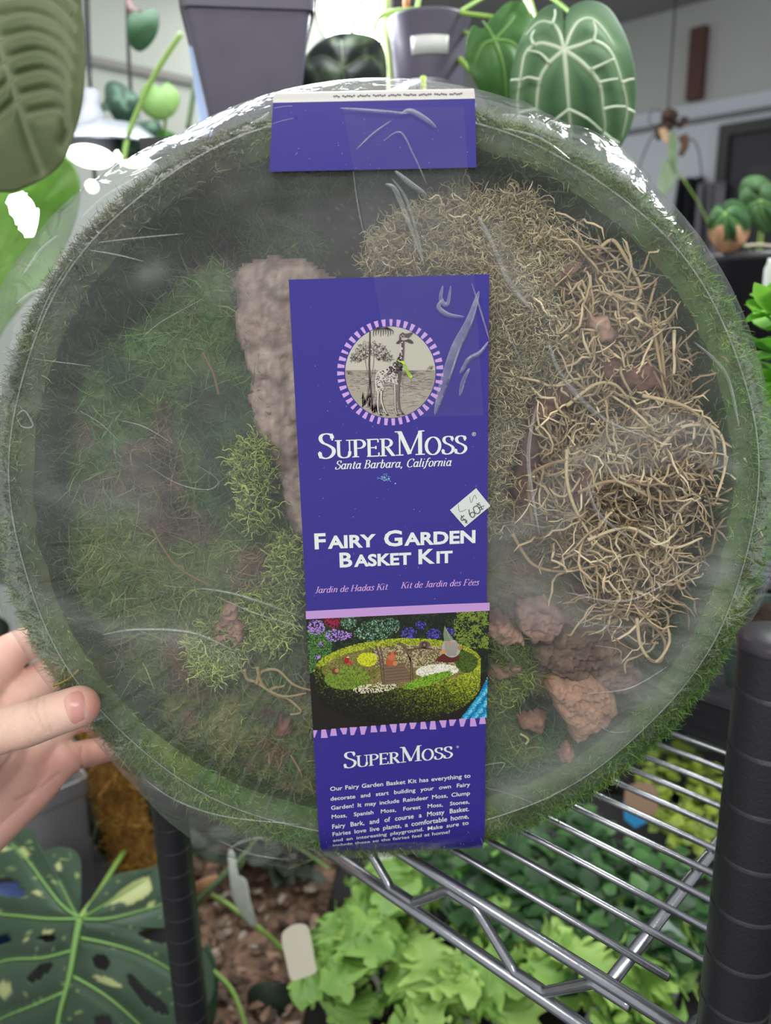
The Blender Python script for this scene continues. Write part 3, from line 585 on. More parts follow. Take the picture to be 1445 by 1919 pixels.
def haze_and_glints(V):  # milky film haze plus lamp highlights painted into the vertex colour
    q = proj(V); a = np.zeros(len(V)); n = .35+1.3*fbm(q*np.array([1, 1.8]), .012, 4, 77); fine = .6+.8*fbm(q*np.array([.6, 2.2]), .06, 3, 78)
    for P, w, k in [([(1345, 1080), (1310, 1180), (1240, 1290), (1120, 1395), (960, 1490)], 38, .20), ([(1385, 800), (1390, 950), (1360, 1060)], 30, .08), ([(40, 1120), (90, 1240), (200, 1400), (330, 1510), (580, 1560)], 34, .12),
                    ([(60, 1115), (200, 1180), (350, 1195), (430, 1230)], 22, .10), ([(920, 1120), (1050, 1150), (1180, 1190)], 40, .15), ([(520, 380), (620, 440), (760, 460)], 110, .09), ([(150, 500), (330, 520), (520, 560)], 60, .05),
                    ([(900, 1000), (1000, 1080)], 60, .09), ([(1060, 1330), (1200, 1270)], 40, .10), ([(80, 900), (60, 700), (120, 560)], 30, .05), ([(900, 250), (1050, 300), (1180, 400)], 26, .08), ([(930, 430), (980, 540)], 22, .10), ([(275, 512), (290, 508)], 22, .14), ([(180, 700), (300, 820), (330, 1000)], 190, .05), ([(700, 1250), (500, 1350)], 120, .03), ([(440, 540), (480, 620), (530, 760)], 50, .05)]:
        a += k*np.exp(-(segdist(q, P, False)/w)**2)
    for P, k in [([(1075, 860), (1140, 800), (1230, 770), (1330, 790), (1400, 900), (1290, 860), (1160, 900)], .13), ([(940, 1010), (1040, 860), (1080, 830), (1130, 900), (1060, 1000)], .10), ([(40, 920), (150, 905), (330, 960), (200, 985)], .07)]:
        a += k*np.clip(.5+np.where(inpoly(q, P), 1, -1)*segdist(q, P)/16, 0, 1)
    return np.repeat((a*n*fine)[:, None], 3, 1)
ringmesh('front_sheet', rings_, M_film, film, label='taut milky front sheet of the film', cf=haze_and_glints)
# side: from the rim crease out to the baggy silhouette and round to the back
sk = []
prof = [(0, 0, 0), (.12, .0005, 0), (.3, .002, .3), (.5, .006, .6), (.72, .012, .9), (.9, .018, 1), (1, YS, 1)]
for f, y, w in prof:
    q = np.stack([np.cos(an)*8, np.sin(an)*8, np.full(NA, f*2.5)], 1)
    wr_ = ((1-np.abs(vnoise(q*np.array([2.2, 2.2, 1]), 5)-.5)*2)**4*.004+(fbm(q, 1.6, 3, 2)-.5)*.004)*w
    Rr = RF+(RS-RF)*f; sk.append(ring(Rr, y-wr_*.8*(1-f)))
for y, s in ((.042, .995), (.060, .985), (.074, .965), (.088, .93), (.0905, .80), (.091, .55), (.0912, .01)):
    q = np.stack([np.cos(an)*8, np.sin(an)*8, np.full(NA, y*60)], 1); Rb_ = np.minimum(RS, .192)*s
    sk.append(ring(np.where(np.full(NA, y) < .05, RS*.99, Rb_+.0*an)+(fbm(q, 2, 2, 4)-.5)*.003, y-.0))
ringmesh('side_sheet', sk, M_skirt, film, label='loose crinkled side of the film round the rim')
# welded crease where the front meets the side
V, Fs = tube_vf(np.vstack([ring(RF+.0002, -.0004), ring(RF+.0002, -.0004)[:1]]), .00035, 5, False); mesh('rim_crease', V, Fs, M_fold, film)
# doubled folds of the film as strips; extra milk stands in for lamp glints
def fold(p, w, y=-.0012, hump=.0016, sub=8):
    q = smooth_poly(p, False, sub); W = PYs(q, O[1]+y); n = len(W); t = np.linspace(0, 1, n)
    tg = np.gradient(W, axis=0); tg[:, 1] = 0; tg /= np.linalg.norm(tg, axis=1, keepdims=True); nn = np.stack([-tg[:, 2], 0*t, tg[:, 0]], 1)
    ww = w*np.sin(np.clip(t*1.0, 0, 1)*PI)**.6+.00006; R = []
    for s in np.linspace(-1, 1, 7): R.append(W+nn*(s*ww)[:, None]-np.array([0, 1, 0])*((1-s*s)*hump*np.clip(ww/.002, .15, 1))[:, None])
    V = np.stack(R, 1).reshape(-1, 3); Fs = np.array([(i*7+j, i*7+j+1, (i+1)*7+j+1, (i+1)*7+j) for i in range(n-1) for j in range(6)])
    return mesh('film_fold', V, Fs, M_fold, film)
folds = [([(1028, 640), (1045, 690), (1085, 745), (1140, 790), (1215, 822)], .0017), ([(895, 405), (925, 460), (955, 530), (1000, 585)], .0022), ([(735, 335), (760, 370), (780, 430), (795, 500)], .0010),
    ([(182, 455), (260, 446), (345, 438)], .0005), ([(168, 469), (220, 478), (270, 490)], .0005), ([(225, 788), (270, 800), (325, 832)], .0004), ([(265, 865), (330, 905), (385, 918), (408, 908), (404, 895), (370, 872)], .0004),
    ([(150, 770), (190, 795), (224, 828)], .0003), ([(60, 672), (120, 680), (170, 686)], .0003), ([(370, 1102), (450, 1116), (575, 1160)], .0010), ([(400, 1115), (480, 1150), (575, 1178)], .0005),
    ([(190, 1190), (260, 1180), (360, 1186), (440, 1220)], .0012), ([(1080, 1160), (1130, 1172), (1165, 1176), (1175, 1186)], .0004), ([(1115, 1210), (1160, 1218), (1165, 1238), (1185, 1236)], .0005),
    ([(1100, 1300), (1180, 1290), (1250, 1250)], .0008), ([(1080, 1330), (1140, 1370), (1180, 1370)], .0003), ([(905, 1435), (945, 1430), (930, 1455)], .0005), ([(905, 1475), (960, 1490), (1010, 1510)], .0004),
    ([(270, 1460), (330, 1500), (420, 1530), (560, 1545)], .0008), ([(1040, 400), (1100, 440), (1180, 500), (1260, 520)], .0003), ([(1060, 1110), (1180, 1125), (1320, 1050)], .0010), ([(920, 560), (960, 640), (985, 700)], .0004),
    ([(30, 780), (42, 800), (62, 798), (46, 770), (30, 780)], .0006), ([(60, 640), (90, 560), (140, 480)], .0003), ([(260, 640), (300, 605), (380, 560)], .0003), ([(940, 240), (1010, 258), (1070, 300)], .0006),
    ([(1300, 640), (1360, 700), (1385, 800)], .0012), ([(1005, 760), (990, 860), (1010, 1000)], .0014), ([(1100, 900), (1120, 960), (1180, 1010)], .0012)]
for p, w in folds: fold(p, w*.6)
for p, w, y in [([(150, 410), (195, 370), (260, 330)], .0010, .016), ([(40, 520), (75, 470), (110, 440)], .0008, .014), ([(30, 570), (60, 550), (90, 540)], .0012, .008), ([(940, 215), (1000, 230), (1060, 262)], .0022, .012), ([(1120, 310), (1170, 330), (1212, 340)], .0016, .01),
             ([(1245, 400), (1290, 480), (1340, 580), (1385, 670)], .0010, .012), ([(1350, 600), (1392, 690), (1402, 740)], .0016, .008), ([(430, 1590), (480, 1570), (560, 1580), (596, 1598)], .0022, .018), ([(410, 1575), (470, 1600), (540, 1612)], .0010, .02),
             ([(110, 1290), (180, 1370), (250, 1450)], .0008, .018), ([(1200, 1390), (1240, 1350), (1255, 1310)], .0018, .012), ([(1120, 1450), (1180, 1400), (1215, 1378)], .0014, .016), ([(470, 232), (492, 222), (505, 210)], .0010, .002)]:
    fold(p, w*.7, y)

# ================================================================== purple cardboard sleeve
YL = O[1]-.0026
ZC = PY(750, 1538, YL)[2]; ZT = PY(700, 189, YL)[2]; RB_, RTp = .036, .0042
def S(x, zu, off=0):
    """point of the card from its unrolled coordinates"""
    x = np.asarray(x, float); zu = np.asarray(zu, float); x, zu = np.broadcast_arrays(x, zu)
    tb = np.clip(ZC-zu, 0, None); tt = np.clip(zu-ZT, 0, None)
    fb = np.clip(tb/RB_, 0, PI/2); ft = np.clip(tt/RTp, 0, PI/2)
    Y = YL+(RB_+off)*(1-np.cos(fb))+(RTp+off)*(1-np.cos(ft))
    Z = np.where(tb > 0, ZC-(RB_+off)*np.sin(fb), np.where(tt > 0, ZT+(RTp+off)*np.sin(ft), zu))
    Y = Y+np.clip(tb-RB_*PI/2, 0, None)+np.clip(tt-RTp*PI/2, 0, None); Y = Y-off
    Z = Z+np.clip(tt-RTp*PI/2, 0, None)*.12
    return np.stack([x, Y, Z], -1)
_zt = np.linspace(ZC-.055, ZC, 200); _zp = proj(S(np.full(200, .01), _zt))[:, 1]; _k = int(_zp.argmax()); _zt, _zp = _zt[_k:], _zp[_k:]
def unroll(px, py):
    """photo px on the card -> unrolled (x, z)"""
    if py <= 1538: w = PY(px, py, YL); return w[0], w[2]
    zu = float(np.interp(py, _zp[::-1][np.argsort(_zp[::-1])], _zt[::-1][np.argsort(_zp[::-1])]))
    p = S(0., zu); r = ray(px, py); k = (p[1])/r[1]; return float(r[0]*k), zu
def unroll_pts(P):
    P = np.asarray(P, float); W = PYs(P, YL); x, z = W[:, 0].copy(), W[:, 2].copy()
    lo = P[:, 1] > 1538
    for i in np.where(lo)[0]: x[i], z[i] = unroll(*P[i])
    return x, z
sleeve = thing('cardboard_sleeve', 'glossy purple printed cardboard band wrapped round the basket and film', 'packaging', S(.01, ZC-.03))
M_purple = mat('purple_card', (52, 42, 140), .33, spec=.5, bump=.04, bscale=120)
M_cardwhite = mat('white_card', (214, 210, 204), .4)
M_lilac = mat('lilac_ink', (206, 160, 222), .4); M_wtext = mat('white_ink', (232, 236, 232), .4)
def card(name, zs, xl, xr, m, nx=6, th=.0004, label=None, jag=None, es=False):
    """strip of card with real thickness between unrolled heights"""
    n = len(zs); V = []
    for k, zz in enumerate(zs):
        for i in range(nx):
            x = xl(zz)+(xr(zz)-xl(zz))*i/(nx-1); V.append(S(x, zz+(jag(i/(nx-1)) if jag and k in (0,) else 0)))
    V = np.array(V); Fs = [(k*nx+i, k*nx+i+1, (k+1)*nx+i+1, (k+1)*nx+i) for k in range(n-1) for i in range(nx-1)]
    o = mesh(name, V, Fs, m, sleeve, label=label); s = o.modifiers.new('s', 'SOLIDIFY'); s.thickness = th; s.offset = 0
    e_ = o.modifiers.new('e', 'EDGE_SPLIT'); e_.split_angle = math.radians(40); return o
def lerpx(p, q):
    (x0, z0), (x1, z1) = p, q; return lambda z: x0+(x1-x0)*(z-z0)/(z1-z0)
TL, TR, BL, BR_ = unroll(541, 524), unroll(917, 514), unroll(587.5, 1380), unroll(910, 1380)
xl, xr = lerpx(TL, BL), lerpx(TR, BR_)
zs = np.concatenate([np.linspace(TL[1], ZC, 24), np.linspace(ZC, ZC-RB_*PI/2-.05, 22)[1:]])
card('front_panel', zs, xl, xr, M_purple, 9, label='long purple front panel with lettering, emblem and picture', jag=lambda s: (TR[1]-TL[1])*s, es=True)
fl = [unroll(512, 187), unroll(890, 187), unroll(505, 322), unroll(893, 320)]
zs = np.linspace(fl[2][1], ZT, 14); fxl, fxr = lerpx(fl[0], fl[2]), lerpx(fl[1], fl[3])
card('top_flap', zs, fxl, fxr, M_purple, 7, label='short plain purple flap folded over the top of the rim')
zs = np.concatenate([np.linspace(ZT, ZT+RTp*PI/2, 8), [ZT+RTp*PI/2+.01, ZT+RTp*PI/2+.03, ZT+RTp*PI/2+.06, ZT+RTp*PI/2+.095]])
card('folded_edge', zs, fxl, fxr, M_cardwhite, 7, label='pale printed edge where the band bends back over the top')
# band down the back, closing the loop
V = []; ptop = S(0., zs[-1]); pbot = S(0., ZC-RB_*PI/2-.05)
for t in np.linspace(0, 1, 10):
    z = ptop[2]+(pbot[2]-ptop[2])*t; y = max(ptop[1], pbot[1])+.001+.006*math.sin(PI*t)**.3
    for x in (fxl(ZT)+.003, fxr(ZT)-.003): V.append((x, y, z))
mesh('back_band', V, [(2*i, 2*i+1, 2*i+3, 2*i+2) for i in range(9)], M_cardwhite, sleeve)

# ---- print: flat polygons lying on the card
class Print:
    def __init__(s): s.V = []; s.F = []; s.C = []; s.n = 0
    def poly(s, P, c, lay=1):
        P = np.asarray(P, float); x, z = unroll_pts(P); W = S(x, z, 0.00022+lay*.00004)
        tri = geometry.tessellate_polygon([[Vector((a, b, 0)) for a, b in P]])
        s.V.append(W); s.F += [(a+s.n, b+s.n, d+s.n) for a, b, d in tri]; s.n += len(P); s.C.append(np.tile(lin(c), (len(P), 1)))
    def stroke(s, P, w, c, lay=1, w1=None):
        P = np.asarray(P, float); t = np.gradient(P, axis=0); t /= np.linalg.norm(t, axis=1, keepdims=True)+1e-9; n = np.stack([-t[:, 1], t[:, 0]], 1)
        ww = np.linspace(w, w if w1 is None else w1, len(P))[:, None]/2; Q = np.stack([P-n*ww, P+n*ww], 1).reshape(-1, 2)
        x, z = unroll_pts(Q); W = S(x, z, .00022+lay*.00004); s.V.append(W)
        s.F += [(s.n+2*i, s.n+2*i+1, s.n+2*i+3, s.n+2*i+2) for i in range(len(P)-1)]; s.n += len(Q); s.C.append(np.tile(lin(c), (len(Q), 1)))
    def build(s, name, m, label=None): return mesh(name, np.vstack(s.V), s.F, m, sleeve, np.vstack(s.C), smooth=False, label=label)
GL, GR = unroll(0, 900), None
# lilac bands
pr = Print()
pr.poly([(573, 1145), (700, 1138), (830, 1132), (917.5, 1129), (917.5, 1144), (830, 1148), (700, 1154), (573.5, 1160)], (198, 154, 214), 2)
xs0 = 587
tri = [(586, 594, 0), (604, 609, 1), (618, 631, 2), (638, 657, 2), (655, 664, 2), (677, 684, 1), (695, 700, 1), (727, 737, 2), (747, 759, 2), (765, 773, 2), (783, 790, 1), (801, 806, 1), (815, 827, 2), (835, 845, 2), (853, 861, 2), (870, 877, 1), (889, 896, 1), (904, 912, 1)]
def edge_y(x): return 1369-(x-587)*(1369-1344)/(912-587)
pr.build('printed_stripe', M_print, 'lilac stripe above the printed picture'); pr = Print()
for k in range(18):
    x = 588+k*18.6; y0 = edge_y(x); a, b = (4.2, 6.4) if k % 5 in (1, 2) else (7.0, 3.2); h = 13+2*math.sin(k*1.7); sh = (-1, 1.5, 0, 2, -2)[k % 5]
    pr.poly([(max(x-a, 587), y0-.8), (min(x+a, 911.5), y0-1.2), (min(x+b+sh, 911.5), y0+h-.5), (max(x-b+sh, 588), y0+h)], (203, 158, 219), 2)
pr.build('printed_zebra_edge', M_print, 'lilac zebra-tooth edge below the printed picture')

# ---- emblem
em = Print(); cx, cy, rx, ry = 731.5, 697.5, 84.5, 85.5
ca = np.linspace(0, 2*PI, 72, endpoint=False)
em.poly([(cx+rx*math.cos(a), cy+ry*math.sin(a)) for a in ca], (196, 192, 176), 1)
def inring(P): P = np.asarray(P, float); return (((P[:, 0]-cx)/rx)**2+((P[:, 1]-cy)/ry)**2 < .985).all()
em.poly([(cx+rx*math.cos(a), cy+ry*math.sin(a)) for a in np.linspace(math.asin(-4/85), PI-math.asin(-4/85), 40)], (158, 150, 136), 2)
em.poly([(cx+rx*math.cos(a), cy+ry*math.sin(a)) for a in np.linspace(.40, PI-.25, 40)], (168, 160, 144), 3)
for k in range(420):       # engraved ground lines
    y = cy+rng.uniform(-2, 80); x = cx+rng.uniform(-80, 78); l = rng.uniform(4, 12); q = [(x, y), (x+l/2, y+rng.normal(0, .6)), (x+l, y+rng.normal(0, .8))]
    if inring(q): em.stroke(q, .7, (112, 102, 96) if k % 3 else (205, 200, 188), 4)
for k in range(60):        # ring of lilac ticks
    pass
for k in range(43):
    a = 2*PI*k/43+.05; ir, orr = 86.5, 99.5; b0, b1 = (.030, .041) if k % 4 else (.023, .031)
    if 8 < k < 14: b0, b1 = b1, b0
    em.poly([(cx+ir*math.cos(a-b0), cy+ir*math.sin(a-b0)), (cx+orr*math.cos(a-b1), cy+orr*math.sin(a-b1)), (cx+orr*math.cos(a+b1), cy+orr*math.sin(a+b1)), (cx+ir*math.cos(a+b0), cy+ir*math.sin(a+b0))], (208, 164, 224), 1)
def E(x, y): return 620+x/6.283, 580+y/6.283      # coordinates of my close-up of the emblem
def eP(L): return [E(*p) for p in L]
DK, MD = (74, 62, 62), (120, 108, 104)
em.stroke(eP([(462, 258), (458, 500), (452, 640), (462, 840), (478, 1000), (490, 1190)]), 3.0, (84, 70, 70), 5, 4.0)
for q in ([(415, 430), (412, 640), (455, 830), (440, 1040)], [(505, 430), (505, 640), (470, 830), (430, 1040)], [(430, 1040), (440, 900), (480, 860)], [(490, 1100), (510, 960), (520, 700)]): em.stroke(smooth_poly(eP(q), False, 4), 1.1, MD, 5)
for k in range(520):       # tree foliage
    th = rng.uniform(PI*.98, 2.02*PI); r = rng.uniform(.12, 1)**.6; x = 480+255*r*math.cos(th); y = 590+215*r*math.sin(th)*(1-.25*math.cos(th)**2)+rng.uniform(-15, 25)
    a = rng.uniform(0, 2*PI); l = rng.uniform(12, 28); q = eP([(x, y), (x+l*.5*math.cos(a), y+l*.5*math.sin(a)), (x+l*math.cos(a+.4), y+l*math.sin(a+.4))])
    if inring(q): em.stroke(q, 1.0, (96, 84, 82), 6, .3)
for k in range(9):         # palm leaves hanging at the top
    x = 500+k*28; em.stroke(smooth_poly(eP([(560+k*12, 212), (x+6, 250), (x+4, 318-12*(k % 3))]), False, 3), 3.6, (88, 76, 78), 6, .8)
for bx_, by in ((205, 760), (1190, 700), (870, 770), (960, 760)):
    for k in range(9):
        a = -PI*k/8; q = smooth_poly(eP([(bx_, by), (bx_+40*math.cos(a), by+42*math.sin(a)), (bx_+66*math.cos(a), by+38*math.sin(a)+18)]), False, 3)
        if inring(q): em.stroke(q, .8, (104, 94, 90), 6, .3)
em.stroke(eP([(850, 790), (845, 880), (860, 960)]), .8, MD, 5); em.stroke(eP([(955, 790), (950, 870), (925, 950)]), .8, MD, 5)
for k in range(60):        # dark shrubs at the foot of the tree
    x = 370+rng.uniform(0, 230); y = 1200-rng.uniform(0, 60) if x > 470 else 1130-rng.uniform(0, 120); em.stroke(eP([(x, y+20), (x+rng.normal(0, 8), y-rng.uniform(20, 70))]), 2.6, (98, 84, 84), 5, .6)
GC = (206, 200, 188)
em.poly(smooth_poly(eP([(830, 365), (868, 365), (866, 480), (858, 600), (836, 700), (832, 790), (822, 880), (806, 900), (740, 868), (640, 852), (622, 930), (604, 980), (545, 985), (520, 880), (522, 800), (560, 720), (660, 690), (720, 640), (770, 590), (800, 530), (812, 440)]), True, 3), GC, 7)
em.poly(smooth_poly(eP([(848, 368), (868, 365), (866, 480), (858, 600), (836, 700), (832, 790), (818, 880), (790, 870), (790, 780), (760, 690), (800, 610), (838, 560), (846, 460)]), True, 3), (96, 84, 82), 8)
for q, c in (([(560, 960), (556, 1080), (560, 1190), (580, 1235)], GC), ([(600, 960), (596, 1060), (630, 1170), (665, 1235)], GC), ([(755, 880), (758, 1040), (762, 1160), (785, 1235)], (190, 184, 172)), ([(800, 880), (796, 1040), (812, 1170), (850, 1225)], (120, 108, 104))):
    q = smooth_poly(eP(q), False, 4); em.stroke(q, 5.4, DK, 8, 3.2); em.stroke([(a-.5, b) for a, b in q], 3.4, c, 9, 1.6)
for x, y in ((590, 1240), (665, 1240), (790, 1243), (850, 1230)): em.poly(eP([(x-18, y-12), (x+8, y-10), (x+26, y+6), (x-12, y+8)]), (60, 50, 50), 9)
for k in range(620):       # coat spots
    x = rng.uniform(530, 850); y = rng.uniform(400, 980); q = eP([(x, y), (x+8, y)])
    bd = eP([(830, 390), (862, 390), (850, 600), (830, 790), (815, 870), (740, 855), (640, 840), (612, 970), (555, 970), (530, 880), (532, 800), (565, 735), (660, 700), (725, 650), (780, 590), (812, 530), (822, 440)])
    if inpoly(np.array([E(x, y)]), bd)[0]:
        s_ = 10 if y < 760 and x > 640 else 6; ph = rng.uniform(0, 6); em.poly(eP([(x+s_*1.1*math.cos(ph+a), y+s_*math.sin(ph+a)) for a in (0, 1.2, 2.5, 3.8, 5)]), (84, 72, 70), 10)
em.poly(smooth_poly(eP([(768, 398), (790, 370), (830, 345), (880, 350), (930, 350), (968, 380), (966, 400), (930, 395), (890, 378), (850, 372), (800, 402)]), True, 3), (72, 60, 60), 9)
em.poly(smooth_poly(eP([(826, 345), (840, 330), (905, 335), (900, 352), (850, 362)]), True, 3), (190, 184, 172), 10)
em.poly(smooth_poly(eP([(805, 330), (812, 295), (850, 268), (875, 285), (950, 270), (966, 280), (940, 310), (905, 335), (860, 320), (830, 345), (806, 352)]), True, 3), (88, 76, 74), 11)
for p in ((825, 315), (845, 300), (835, 330), (860, 312)): em.poly(eP([(p[0]+7*math.cos(a), p[1]+7*math.sin(a)) for a in (0, 1.2, 2.5, 3.8, 5)]), (196, 190, 178), 12)
em.poly(smooth_poly(eP([(770, 586), (810, 606), (852, 605), (875, 640), (900, 700), (935, 750), (962, 790), (940, 805), (915, 780), (880, 720), (858, 660), (838, 630), (800, 612)]), True, 3), (190, 232, 48), 12)
for k in range(5): em.stroke(eP([(850+k*6, 640), (885+k*6, 715), (925+k*5, 780)]), .5, (140, 180, 40), 13)
em.build('printed_emblem', M_print, 'round printed emblem of a giraffe in a landscape, ringed with lilac ticks')

# ---- printed picture of a planted basket
pc = Print()
PQ = [(574, 1160), (917, 1144), (912, 1344), (587, 1369)]
def inpic(P): return inpoly(np.asarray(P, float), PQ)
nx, ny = 171, 112
gx, gy = np.meshgrid(np.linspace(0, 1, nx+1), np.linspace(0, 1, ny+1), indexing='ij')
q = np.array(PQ, float); G = ((1-gx)*(1-gy))[..., None]*q[0]+(gx*(1-gy))[..., None]*q[1]+(gx*gy)[..., None]*q[2]+((1-gx)*gy)[..., None]*q[3]
cc = (G[:-1, :-1]+G[1:, 1:])/2; P = cc.reshape(-1, 2)
def K(x, y): return 540+x/3.44, 1100+y/3.44
Cx = np.tile(lin((26, 32, 22)), (len(P), 1)); nz1 = fbm(P, .12, 3, 1); nz2 = rng.uniform(0, 1, len(P)); nz3 = fbm(P, .5, 2, 4)
def setc(mask, cols, n=None):
    n = nz3*.6+nz2*.5 if n is None else n; A = np.array([lin(c) for c in cols]); i = np.clip((n*len(cols)).astype(int), 0, len(cols)-1); Cx[mask] = A[i[mask]]
def ell(c, rx, ry, rot=0):
    d = P-np.array(c); a = d[:, 0]*math.cos(rot)+d[:, 1]*math.sin(rot); b = -d[:, 0]*math.sin(rot)+d[:, 1]*math.cos(rot); return (a/rx)**2+(b/ry)**2
setc(P[:, 1] < 1260, [(16, 20, 14), (28, 38, 22), (22, 26, 20), (44, 58, 28), (30, 44, 24)], nz1*.7+nz2*.35)
setc((P[:, 0] > 850) & (P[:, 1] < 1215) & (nz1+nz2*.4 > .66), [(70, 90, 30), (120, 140, 50), (90, 110, 40)])
setc((P[:, 0] < 622) & (P[:, 1] > 1180) & (P[:, 1] < 1260), [(24, 44, 22), (48, 90, 40), (90, 130, 60), (30, 60, 28), (150, 170, 70)], nz1*.5+nz2*.5)
for c, r in ((K(180, 260), 17), (K(290, 310), 14), (K(350, 310), 11), (K(210, 370), 6), (K(185, 450), 6), (K(400, 310), 6)): setc((ell(c, r, r*.85) < 1) & (nz2 > .35), [(110, 70, 150), (150, 110, 190), (180, 140, 215), (90, 60, 130)])
setc((ell(K(290, 225), 16, 11) < 1) & (nz2 > .25), [(120, 20, 50), (160, 30, 70), (90, 16, 40)])
for c, r in ((K(390, 225), 16), (K(590, 270), 24), (K(660, 250), 18), (K(560, 330), 16), (K(470, 300), 14), (K(510, 250), 12)): setc((ell(c, r, r*.8) < 1) & (nz2 > .45), [(120, 160, 130), (160, 196, 164), (90, 130, 96), (60, 90, 66)])
for c, r in ((K(780, 300), 16), (K(940, 305), 14), (K(855, 245), 10), (K(1040, 290), 10)): setc((ell(c, r, r*.8) < 1) & (nz2 > .4), [(60, 50, 150), (90, 80, 190), (50, 44, 120)])
ce = K(705, 510); top = ell(ce, 157, 52, -.06); side = (np.abs(P[:, 0]-ce[0]) < 156) & (P[:, 1] > ce[1]) & ((ell((ce[0]+2, ce[1]+38), 154, 68, -.05) < 1) | (P[:, 1] < ce[1]+40-.05*(P[:, 0]-ce[0])))
dk = (P[:, 0]-600)/260
setc(side | ((top < 1)), [(66, 76, 18), (110, 124, 24), (150, 160, 34), (184, 190, 48), (86, 110, 30)], np.clip(nz3*.55+nz2*.5, 0, .99))
setc(side, [(20, 20, 10), (40, 44, 14), (74, 84, 20), (110, 124, 26), (150, 162, 36), (182, 190, 56)], np.clip(nz3*.45+nz2*.45+dk*.42-.32-(P[:, 1]-1290)*.006, 0, .99))
inn = ell((ce[0], ce[1]+1), 141, 40, -.06)
setc(inn < 1, [(60, 66, 24), (96, 100, 34), (124, 116, 50), (150, 130, 84), (80, 96, 30)], np.clip(nz1*.5+nz2*.5, 0, .99))
setc((inn < 1) & (P[:, 0] > 700) & (P[:, 1] < 1250) & (nz2 > .3), [(150, 132, 104), (190, 172, 140), (110, 90, 66)])
setc(ell(K(960, 540), 40, 13, -.06) < 1, [(214, 208, 184), (238, 234, 214), (190, 184, 156)])
setc(ell(K(510, 465), 19, 13) < 1, [(190, 196, 30), (214, 214, 40), (160, 170, 30)])
setc(ell(K(380, 585), 42, 22, -.06) < 1, [(60, 84, 26), (96, 124, 36), (130, 150, 48), (70, 100, 30)])
setc((ell(K(560, 650), 42, 9, -.1) < 1) & (nz2 > .45), [(190, 178, 140), (220, 210, 180)])
setc((ell(K(900, 600), 48, 9, -.3) < 1), [(90, 140, 30), (130, 170, 40), (70, 110, 28)])
setc((ell(K(1150, 470), 22, 24) < 1) & (inn < 1.15), [(50, 70, 24), (80, 100, 30)])
bl = inpoly(P, [K(1110, 850), K(1230, 690), K(1290, 570), K(1290, 860)]); setc(bl, [(10, 110, 150), (30, 160, 200), (120, 200, 220), (20, 130, 180), (40, 60, 160)], np.clip(((P[:, 0]*.8+P[:, 1]*.6) % 14)/14*.7+nz2*.25, 0, .99))
setc((P[:, 1] > 1262) & ~side & (top > 1) & ~bl, [(26, 22, 17), (32, 26, 20)])
V = []; Q4 = np.stack([G[:-1, :-1], G[1:, :-1], G[1:, 1:], G[:-1, 1:]], 2).reshape(-1, 2); x, z = unroll_pts(Q4); W = S(x, z, .00026)
mesh('printed_picture', W, np.arange(len(W)).reshape(-1, 4), M_print, sleeve, np.repeat(Cx, 4, axis=0), smooth=False, label='printed picture of a mossy basket garden with small figures')
BRN = (92, 70, 54)
pc.poly([K(610, 495), K(745, 485), K(800, 600), K(625, 628)], (122, 98, 78), 3)
for k in range(6): t = k/6; pc.stroke([K(612+3*k, 505+20*k), K(748+10*k, 497+18*k)], .8, (84, 64, 50), 4)
for L in ([(565, 375), (588, 440), (600, 520), (612, 628)], [(590, 378), (608, 450), (620, 540), (622, 625)], [(700, 365), (740, 375), (772, 430), (798, 500), (808, 600)], [(716, 358), (758, 385), (788, 470), (792, 520), (792, 602)]):
    pc.stroke(smooth_poly([K(*p) for p in L], False, 4), 3.4, BRN, 4); pc.stroke(smooth_poly([(K(*p)[0]+.9, K(*p)[1]) for p in L], False, 4), 1.0, (140, 116, 92), 5)
def blob(c, r, col, lay=5, ry=None): pc.poly([(K(*c)[0]+r*math.cos(a), K(*c)[1]+(ry or r)*math.sin(a)) for a in np.linspace(0, 2*PI, 12, endpoint=False)], col, lay)
blob((660, 480), 9.5, (176, 90, 50), 5, 9); blob((668, 445), 8, (196, 110, 66), 6, 8); blob((652, 428), 3, (150, 72, 40), 7); blob((690, 425), 3, (150, 72, 40), 7); blob((690, 490), 4.5, (206, 130, 80), 7)
blob((378, 470), 4.5, (172, 26, 28), 6, 7); blob((402, 488), 2, (206, 40, 36), 7, 4); blob((385, 450), 3, (230, 220, 200), 7, 1)
blob((305, 540), 7, (110, 62, 38), 6, 6); blob((315, 535), 4, (186, 130, 84), 7)
blob((880, 370), 11, (104, 84, 74), 5, 7); blob((878, 370), 5.5, (66, 50, 46), 6); blob((878, 370), 2.6, (140, 116, 100), 7)
pc.stroke([K(770, 405), K(850, 390), K(930, 398)], 3, (96, 72, 56), 5); pc.stroke([K(870, 428), K(930, 415), K(985, 405)], 2.4, (150, 120, 90), 5)
pc.poly(smooth_poly([K(950, 470), K(1000, 430), K(1050, 440), K(1100, 440), K(1095, 470), K(1040, 485), K(990, 480)], True, 3), (92, 36, 30), 5)
pc.poly(smooth_poly([K(1010, 345), K(1075, 340), K(1110, 400), K(1090, 440), K(1050, 452), K(1010, 430), K(990, 390)], True, 3), (176, 170, 160), 6)
for k in range(9): pc.stroke([K(1012+k*10, 352), K(1014+k*9, 400), K(1030+k*6, 440)], .8, (120, 112, 104), 7)
pc.poly([K(1008, 248), K(1030, 285), K(1065, 332), K(1040, 348), K(1005, 345), K(1000, 300)], (122, 134, 110), 7)
pc.stroke([K(1008, 252), K(1030, 300), K(1050, 340)], .8, (176, 184, 160), 8); blob((1040, 360), 4.5, (198, 140, 108), 8, 3); blob((1000, 415), 5, (200, 150, 90), 7, 4); blob((1105, 390), 4, (180, 120, 90), 7)
pc.build('printed_picture_figures', M_print, 'printed little bridge, squirrel, snail, mushrooms and bearded figure')

